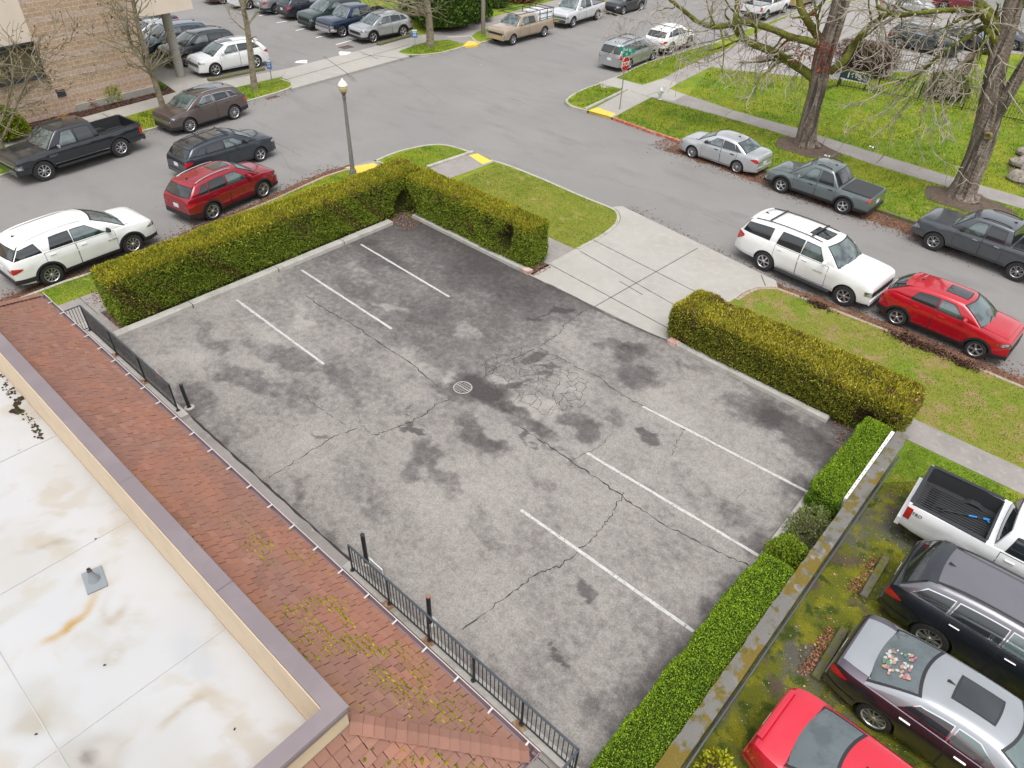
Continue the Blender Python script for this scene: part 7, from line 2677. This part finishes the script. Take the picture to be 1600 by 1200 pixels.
droop = ([(1442, 110), (1415, 125), (1385, 140), (1350, 158), (1320, 162)], [(1442, 110), (1420, 140), (1390, 170), (1350, 188), (1330, 205)], [(1448, 108), (1430, 145), (1405, 175), (1380, 200), (1362, 215)],
         [(1452, 112), (1448, 150), (1440, 185), (1432, 210)], [(1455, 110), (1456, 150), (1462, 185), (1455, 215), (1460, 240), (1475, 252), (1490, 260)], [(1458, 108), (1470, 140), (1473, 175), (1480, 195)],
         [(1461, 95), (1490, 125), (1512, 130), (1520, 150)], [(1484, 75), (1470, 115), (1440, 150), (1400, 180)], [(1524, 55), (1522, 90), (1530, 130), (1538, 165)], [(1510, 60), (1500, 100), (1505, 140)],
         [(1405, 126), (1380, 132), (1360, 140)], [(1430, 22), (1410, 50), (1380, 75), (1360, 90)], [(1465, 17), (1450, 50), (1430, 80)], [(1500, 15), (1480, 50), (1470, 80)], [(1400, 26), (1370, 40), (1345, 45), (1320, 38)],
         [(1540, 60), (1560, 110), (1580, 150), (1600, 180)], [(1555, 80), (1570, 100), (1600, 110)], [(1535, 30), (1550, 60), (1560, 100), (1545, 140)], [(1385, 20), (1350, 15), (1310, 20)], [(1552, 36), (1580, 40), (1610, 60)],
         [(1540, 20), (1500, 40), (1450, 45), (1400, 50)], [(1490, 72), (1450, 82), (1420, 95), (1380, 100), (1350, 118)])
for pp in droop:
    P, rd = limb(extra[0], pp, b2_, .042, .016, [rr.uniform(-1.2, .6) for _ in pp], 4)
    for i in range(2, len(P)):
        if rr.random() < .5:
            grow(extra, P[i], (P[i] - P[i - 1]).normalized() * .8 + Vector((rr.gauss(0, .6), rr.gauss(0, .5), rr.gauss(-.25, .4))), rr.uniform(.5, 1.5), .020, 0, rr, .20, -.06, (1, 3), maxlvl=1, minr=.012, spread=.8)
for m_ in extra:
    tw.add(m_.v, m_.f)
tw.v = [tuple(Vector(v) - O2) for v in tw.v]
tw.build('twigs', TWIG, tr2)


# --- slim street trees
def slim_tree(label, base_px, pp, rads, seed, ht, seeds=False, kidlen=(1.4, 2.6), tilt=.9, forks=(), lo=.25, group='slim bare street trees', nb=1):
    rr = random.Random(seed)
    base = G(*base_px)
    t__ = thing('slim_bare_tree', label, 'tree', (*base, 0), group=group)
    O_ = Vector((*base, 0))
    pts = pix_path(pp, base)
    pts[0].z = -.03
    while pts[-1].z < ht:
        pts.append(pts[-1] + (pts[-1] - pts[-2]).normalized() * 1.2 + Vector((rr.uniform(-.15, .15), rr.uniform(-.15, .15), 0)))
        rads = rads + [rads[-1] * .82]
    mbt = trunk_mesh(pts, rads, 10, 3, .03, seed)
    br = [MB(), MB(), MB()]
    paths = [(pts, rads)]
    for fp, fr in forks:
        q = pix_path(fp, base, [0] + [rr.uniform(-.5, .5) for _ in fp[1:]])
        m_ = trunk_mesh(q, fr, 8, 3, .03, seed + 3)
        mbt.add(m_.v, m_.f)
        paths.append((q, fr))
    allp = []
    for q, fr in paths:
        S_ = smooth_path([(*p, r) for p, r in zip(q, fr)], 4)
        for i, s_ in enumerate(S_):
            if s_[2] < ht * lo:
                continue
            for _ in range(nb):
                a = rr.uniform(0, 6.283)
                dd = Vector((math.cos(a), math.sin(a), rr.uniform(.15, tilt)))
                ln = rr.uniform(*kidlen) * (1.1 - .5 * s_[2] / ht)
                grow(br, Vector(s_[:3]), dd, ln, min(s_[3] * .5, .05), 0, rr, .16, .03, (2, 4), maxlvl=2, minr=.012, spread=.75, kid=.55)
    mbt.v = [tuple(Vector(v) - O_) for v in mbt.v]
    mbt.build('trunk', M('street_tree_bark', (.26, .215, .155), .95, var=[(5, (.15, .125, .09), .45, .62, 5), (9, (.34, .30, .22), .55, .7, 4), (3, (.16, .16, .05), .58, .68, 5)], bump=(14, .6, .03)), t__, smooth=True, ang=60)
    tw = MB()
    for m_ in br:
        tw.add(m_.v, m_.f)
    tips = [Vector(v) for v in br[2].v[::7]]
    tw.v = [tuple(Vector(v) - O_) for v in tw.v]
    tw.build('branches', TWIGM, t__)
    if seeds:
        k = [p for p in tips if rr.random() < .45]
        P = np.array([[p.x + rr.gauss(0, .06), p.y + rr.gauss(0, .06), p.z + rr.gauss(0, .06)] for p in k]) - np.array(O_)
        V, F, C_ = leaves(P, rng.normal(size=P.shape), .11, .07, pick([(.15, .085, .05), (.21, .12, .07), (.11, .065, .045)], len(P), .2))
        np_mesh('dry_seeds', V, F, LEAF, C_, t__)['kind'] = 'stuff'
    return t__


slim_tree('slim bare tree with dry brown seed heads at the left edge before the block wall', (4, 243), [(4, 246), (2, 228), (-12, 190), (-30, 150), (-52, 100), (-80, 30)], [.17, .14, .12, .11, .10, .08], 5, 8.0, True, (1.8, 3.4), .7,
          forks=[([(0, 222), (16, 190), (32, 150), (52, 110), (70, 80)], [.07, .06, .05, .035, .02]), ([(-5, 205), (12, 160), (20, 120), (16, 80)], [.06, .05, .04, .02])], lo=.15)
slim_tree('forked slim bare street tree between the block wall and the brown suv', (255, 173), [(256, 175), (250, 152), (240, 122), (231, 98), (221, 62), (213, 28), (206, -10), (195, -70)], [.17, .15, .14, .13, .12, .10, .09, .06], 8, 8.5, True, (1.3, 2.6), .9,
          forks=[([(240, 122), (226, 98), (206, 70), (198, 40), (196, 5), (190, -40)], [.11, .10, .09, .08, .06, .04])], lo=.22)
slim_tree('straight slim bare street tree on the grass beside the white suv and parking sign', (399, 139), [(399, 142), (396, 122), (391, 80), (386, 40), (378, 0), (372, -50)], [.22, .19, .17, .15, .13, .10], 12, 8.5, False, (1.4, 2.8), .9, lo=.30)
slim_tree('bare street tree on the grassy island beside the far lot entrance', (672, 72), [(672, 75), (672, 58), (670, 28), (667, 0), (664, -40)], [.32, .27, .24, .22, .15], 16, 8.5, False, (1.8, 3.6), .5, forks=[([(670, 28), (650, 14), (620, 4), (590, 0)], [.12, .09, .06, .03]), ([(669, 22), (640, 22), (612, 14), (598, 18)], [.10, .08, .05, .03])], lo=.22)

# ================================================================== STREET FURNITURE
# lamp post
x, y = G(552, 275)
lp = thing('street_lamp', 'tall grey street lamp with cream acorn globe behind the hedge corner', 'street lamp', (x, y, 0))
LPM = M('lamp_post_concrete', (.175, .165, .145), .85, var=[(3, (.13, .12, .105), .45, .65, 5, (1, 1, .3)), (25, (.35, .33, .30), .58, .72, 3)])
mb = MB()
mb.lathe([(.17, 0), (.17, .25), (.13, .33), (.105, .40), (.062, 3.52)], 12)
mb.build('shaft', LPM, lp, smooth=True)
mb = MB()
mb.lathe([(.062, 3.5), (.085, 3.53), (.085, 3.60), (.065, 3.64), (.075, 3.70), (.12, 3.76), (.125, 3.80), (.10, 3.82)], 16)
mb.build('collar', M('lamp_collar', (.16, .12, .10), .6), lp, smooth=True)
mb = MB()
mb.lathe([(.10, 3.80), (.165, 3.86), (.195, 3.96), (.20, 4.05), (.198, 4.07)], 20)
mb.build('globe', M('lamp_globe_acrylic', (.60, .50, .27), .3, coat=.3), lp, smooth=True)
mb = MB()
mb.lathe([(.205, 4.065), (.215, 4.085), (.19, 4.15), (.13, 4.24), (.06, 4.30), (.03, 4.36), (0, 4.38)], 20)
mb.build('globe_top', M('lamp_globe_top', (.72, .69, .60), .3, coat=.3), lp, smooth=True)

# stop sign with street name blades
x, y = G(968, 171)
st = thing('stop_sign', 'red stop sign on a thin post with green street name blades above', 'stop sign', (x, y, 0))
mb = MB()
mb.box((0, 0, 1.68), (.045, .045, 3.36))
mb.build('post', GALV, st)
mb = MB()
oc = [(.38 / math.cos(R(22.5)) * math.cos(R(22.5 + 45 * k)), .38 / math.cos(R(22.5)) * math.sin(R(22.5 + 45 * k))) for k in range(8)]
zc = 2.52
mb.add([(.03, a, zc + b) for a, b in oc] + [(.042, a, zc + b) for a, b in oc], [tuple(range(8)), tuple(range(8, 16))[::1]] + [(k, (k + 1) % 8, 8 + (k + 1) % 8, 8 + k) for k in range(8)])
pl_ = mb.build('sign_border', WHITEM, st)
mb = MB()
mb.add([(.044, a * .93, zc + b * .93) for a, b in oc] + [(.047, a * .93, zc + b * .93) for a, b in oc], [tuple(range(8)), tuple(range(8, 16))] + [(k, (k + 1) % 8, 8 + (k + 1) % 8, 8 + k) for k in range(8)])
mb.build('sign_face', M('stop_red', (.58, .012, .022), .4), st)
lettering('STOP', .33, WHITEM, st, (.049, 0, zc), (R(90), 0, R(90)), .003, .008)
GREEN_ = M('street_sign_green', (.010, .30, .20), .45)
mb = MB()
mb.box((0, 0, 0), (.90, .02, .24))
bl = mb.build('street_blade', GREEN_, st, loc=None)
bl.location = (.05, -.03, 3.28)
bl.rotation_euler = (0, 0, R(18))
lettering('3rd St', .20, WHITEM, bl, (0, -.012, 0), (R(90), 0, 0), .002, .004)
mb = MB()
mb.box((0, 0, 0), (.02, .80, .22))
bl = mb.build('street_blade', GREEN_, st)
bl.location = (.03, 0, 3.04)
lettering('4th', .19, WHITEM, bl, (.012, 0, 0), (R(90), 0, R(90)), .002, .004)

# fire hydrant
x, y = G(1031, 156)
hy = thing('fire_hydrant', 'silver fire hydrant on the grass corner by the sidewalk crossing', 'hydrant', (x, y, 0))
HY = M('hydrant_silver', (.62, .63, .63), .4, .4)
mb = MB()
mb.lathe([(.16, 0), (.16, .05), (.12, .06), (.11, .10), (.11, .50), (.15, .52), (.15, .56), (.13, .60), (.09, .68), (.035, .72), (.035, .77), (0, .77)], 16)
mb.build('barrel', HY, hy, smooth=True)
for a in (0, 90, 180):
    mb = MB()
    mb.lathe([(.065, .09), (.065, .17), (.075, .18), (.075, .21), (.03, .21), (.03, .24), (0, .24)], 12, (0, 0, 0), 'y')
    mb.v = [(v[0], v[1], v[2] + .42) for v in mb.v]
    o = mb.build('nozzle', HY, hy, smooth=True)
    o.rotation_euler = (0, 0, R(a))
mb = MB()
mb.lathe([(.18, .0), (.18, .03), (.1, .04)], 12)
mb.build('flange', M('hydrant_black', (.05, .05, .05), .6), hy)

# blue parking signs
BLUE = M('parking_blue', (.04, .14, .42), .45)
for px, lab, rz in (((425, 127), 'small blue and white parking sign on the verge by the white suv', -70), ((649, 76), 'small blue and white parking sign on the grassy island near the silver crossover', -40)):
    x, y = G(*px)
    t__ = thing('parking_sign', lab, 'sign', (x, y, 0), R(rz + 90), group='blue parking signs')
    mb = MB()
    mb.box((0, 0, .55), (.04, .04, 1.1))
    mb.build('post', GALV, t__)
    mb = MB()
    mb.box((0, -.03, .98), (.36, .02, .50), 0, 0)
    bd = mb.build('board', BLUE, t__)
    mb = MB()
    mb.box((0, -.043, 1.19), (.355, .012, .10))
    mb.build('header', WHITEM, bd)
    mb = MB()
    for k, wd_ in enumerate((.26, .20, .24)):
        mb.box((0, -.042, 1.06 - k * .10), (wd_, .008, .035))
    mb.build('printed_lines', WHITEM, bd)

# utility pole
x, y = G(755, 53)
up_ = thing('utility_pole', 'grey wooden utility pole on the verge behind the tan pickup', 'pole', (x, y, 0))
mb = MB()
mb.lathe([(.17, 0), (.15, 3), (.12, 10)], 12)
mb.build('shaft', M('weathered_pole', (.25, .215, .18), .9, var=[(4, (.17, .145, .12), .45, .65, 4, (1, 1, .1))]), up_, smooth=True)
mb = MB()
mb.bar((-1.1, 0, 9.3), (1.1, 0, 9.3), .12, .1)
mb.build('crossarm', BARKG, up_)

# iron fence and number board
def iron_fence(label, pts, ht, group=None):
    pts = [Vector((*p, 0)) for p in pts]
    t__ = thing('iron_fence', label, 'fence', tuple(pts[0]), group=group)
    O_ = pts[0]
    up = Vector((0, 0, 1))
    mb, mr2 = MB(), MB()
    for a, b in zip(pts[:-1], pts[1:]):
        mr2.bar(a - O_ + up * .15, b - O_ + up * .15, .03, .03)
        mr2.bar(a - O_ + up * (ht - .12), b - O_ + up * (ht - .12), .03, .03)
        n = max(2, int((b - a).length / .16))
        for k in range(1, n):
            p = a.lerp(b, k / n) - O_
            mb.bar(p, p + up * ht, .018, .018)
    mr2.build('rails', BLACKMETAL, t__)
    mb.build('pickets', BLACKMETAL, t__)
    for p in pts:
        m_ = MB()
        m_.bar(p - O_, p - O_ + up * (ht + .2), .07, .07)
        m_.build('post', BLACKMETAL, t__)
    return t__


iron_fence('low black iron fence crossing the lawn below the drooping twigs', GP([(1263, 150), (1308, 136), (1368, 146), (1433, 158), (1502, 172), (1600, 193), (1750, 225)]), 1.15, 'black iron fences')
iron_fence('black iron fence along the kerb before the dark green suv', GP([(1395, 110), (1428, 113), (1470, 118), (1510, 124)]), 1.15, 'black iron fences')
x, y = G(1322, 133)
nb = thing('number_board', 'dark green board with white border and number 1685 on the fence', 'sign', (x + .45, y - .3, 0))
mb = MB()
mb.box((0, 0, .72), (1.95, .06, .62))
mb.build('board', M('board_green', (.018, .06, .055), .5), nb)
mb = MB()
for z in (.435, 1.005):
    mb.box((0, -.034, z), (1.93, .012, .05))
for xx in (-.945, .945):
    mb.box((xx, -.034, .72), (.05, .012, .52))
mb.build('border', WHITEM, nb)
lettering('1685', .50, WHITEM, nb, (0, -.036, .72), (R(90), 0, 0), .004, .012)
for xx in (-.8, .8):
    mb = MB()
    mb.box((xx, .06, .5), (.07, .07, 1.0))
    mb.build('post', BLACKMETAL, nb)
# boulders at the right edge
ROCK = M('boulder_stone', (.26, .225, .19), .95, var=[(3, (.36, .33, .29), .48, .62, 5), (5, (.13, .11, .09), .52, .68, 5), (2, (.20, .19, .06), .60, .70, 5)], bump=(6, .8, .06))
for k, (px, s_, lab) in enumerate((((1592, 283), .55, 'tan boulder lowest in the bed at the right edge'), ((1598, 262), .60, 'grey boulder in the middle of the bed at the right edge'), ((1603, 244), .50, 'pale boulder highest in the bed at the right edge'), ((1612, 276), .6, 'boulder cut by the right frame edge behind the others'))):
    x, y = G(*px)
    mb = MB()
    rows = []
    for i in range(8):
        ph = -math.pi / 2 + math.pi * i / 7
        row = []
        for j_ in range(11):
            th = 2 * math.pi * j_ / 11
            n_ = .75 + .5 * float(vnoise(np.array([math.cos(th) * 1.5 + k * 9 + 20]), np.array([math.sin(th) * 1.5 + ph * 1.3 + 20]), 7)[0])
            row.append((math.cos(ph) * math.cos(th) * s_ * n_ * 1.15, math.cos(ph) * math.sin(th) * s_ * n_ * .85, max(-.05, s_ * .35 + math.sin(ph) * s_ * .6 * n_)))
        rows.append(row)
    mb.grid(rows, wrap=True)
    o = mb.build('boulder', ROCK, smooth=True, ang=28)
    o.location = (x, y, 0)
    tag(o, lab, 'rock', 'boulders in the right bed')
sheet('planting_bed', GP([(1486, 124), (1512, 120), (1532, 82), (1548, 60), (1534, 56), (1505, 95), (1478, 116)]), .018, SOIL)
# pale low building beyond the right lot
pb = thing('pale_building', 'low pale grey green building at the top right behind the trees', 'building', (-8, 84, 0))
mb = MB()
mb.box((0, 0, 2.1), (16, 8, 4.2))
mb.build('wall', M('pale_siding', (.40, .42, .38), .8, var=[(3, (.35, .37, .33), .45, .65, 4)]), pb)
mb = MB()
mb.box((0, 0, 4.3), (16.8, 8.8, .25))
mb.build('roof', M('grey_roofing', (.16, .16, .165), .9), pb)
for xx in (-5, -1.5, 2.5):
    mb = MB()
    mb.box((xx, -4.03, 2.2), (1.5, .06, 1.2))
    mb.build('window', GLASS, pb)
# slender reaching tool lying in the pickup bed
ta, tb = Vector((*G(1475, 797, .83), .83)), Vector((*G(1543, 812, .83), .83))
tl = thing('grabber_tool', 'black litter grabber with blue grip and hooked jaw lying in the white pickup bed', 'tool', tuple((ta + tb) / 2))
o_ = (ta + tb) / 2
d = (tb - ta).normalized()
nrm = Vector((-d.y, d.x, 0))
mb = MB()
mb.tube([ta - o_, tb - o_], .014, 8)
mb.build('shaft', BLACKMETAL, tl)
mb = MB()
mb.tube([ta - o_ + d * .02, ta - o_ - d * .06 + nrm * .07, ta - o_ - d * .14 + nrm * .07], .016, 6)
mb.tube([ta - o_ + d * .02, ta - o_ - d * .06 - nrm * .06, ta - o_ - d * .13 - nrm * .04], .016, 6)
mb.build('jaw', BLACKMETAL, tl)
BLU = M('blue_grip', (.02, .22, .55), .5)
mb = MB()
mb.tube([tb - o_ - d * .42, tb - o_ - d * .24], .024, 8)
mb.build('grip', BLU, tl)
mb = MB()
mb.tube([tb - o_ - d * .10, tb - o_ + d * .04], .032, 8)
mb.tube([tb - o_ - d * .02, tb - o_ + d * .02 - nrm * .10], .022, 8)
mb.build('handle', BLU, tl)
# floral shade behind the grey sedan's rear window, boot lid patch coloured paler to imitate reflected sky
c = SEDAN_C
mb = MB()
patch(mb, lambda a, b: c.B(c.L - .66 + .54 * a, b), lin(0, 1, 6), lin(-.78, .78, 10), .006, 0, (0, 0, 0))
mb.build('boot_lid_sheen', paint((.36, .38, .40), .5), SEDAN_T, smooth=True)
rr0, rg = c.L - c.rr, c.L - c.rg
PET = [M('petal_%s' % n_, k_, .6) for n_, k_ in (('white', (.46, .46, .43)), ('peach', (.44, .25, .17)), ('pink', (.38, .15, .18)), ('green', (.11, .20, .13)))]
mb = MB()
r3 = random.Random(4)
for k in range(64):
    a0, b0 = r3.uniform(.34, .78), r3.uniform(-.60, .20)
    ra_, rb_ = r3.uniform(.015, .04), r3.uniform(.03, .075)
    ring = []
    for q in range(9):
        th = 2 * math.pi * q / 9
        p = c.T(rr0 + (rg - rr0) * (a0 + ra_ * math.cos(th)), b0 + rb_ * math.sin(th))
        ring.append(p + Vector((-.004, 0, .0105 + .0005 * k)))
    mb.add(ring, [tuple(range(9))], r3.choice((0, 0, 1, 1, 2, 3)))
o = mb.build('sunshade', PET, SEDAN_T)
o['label'] = 'floral patterned shade'
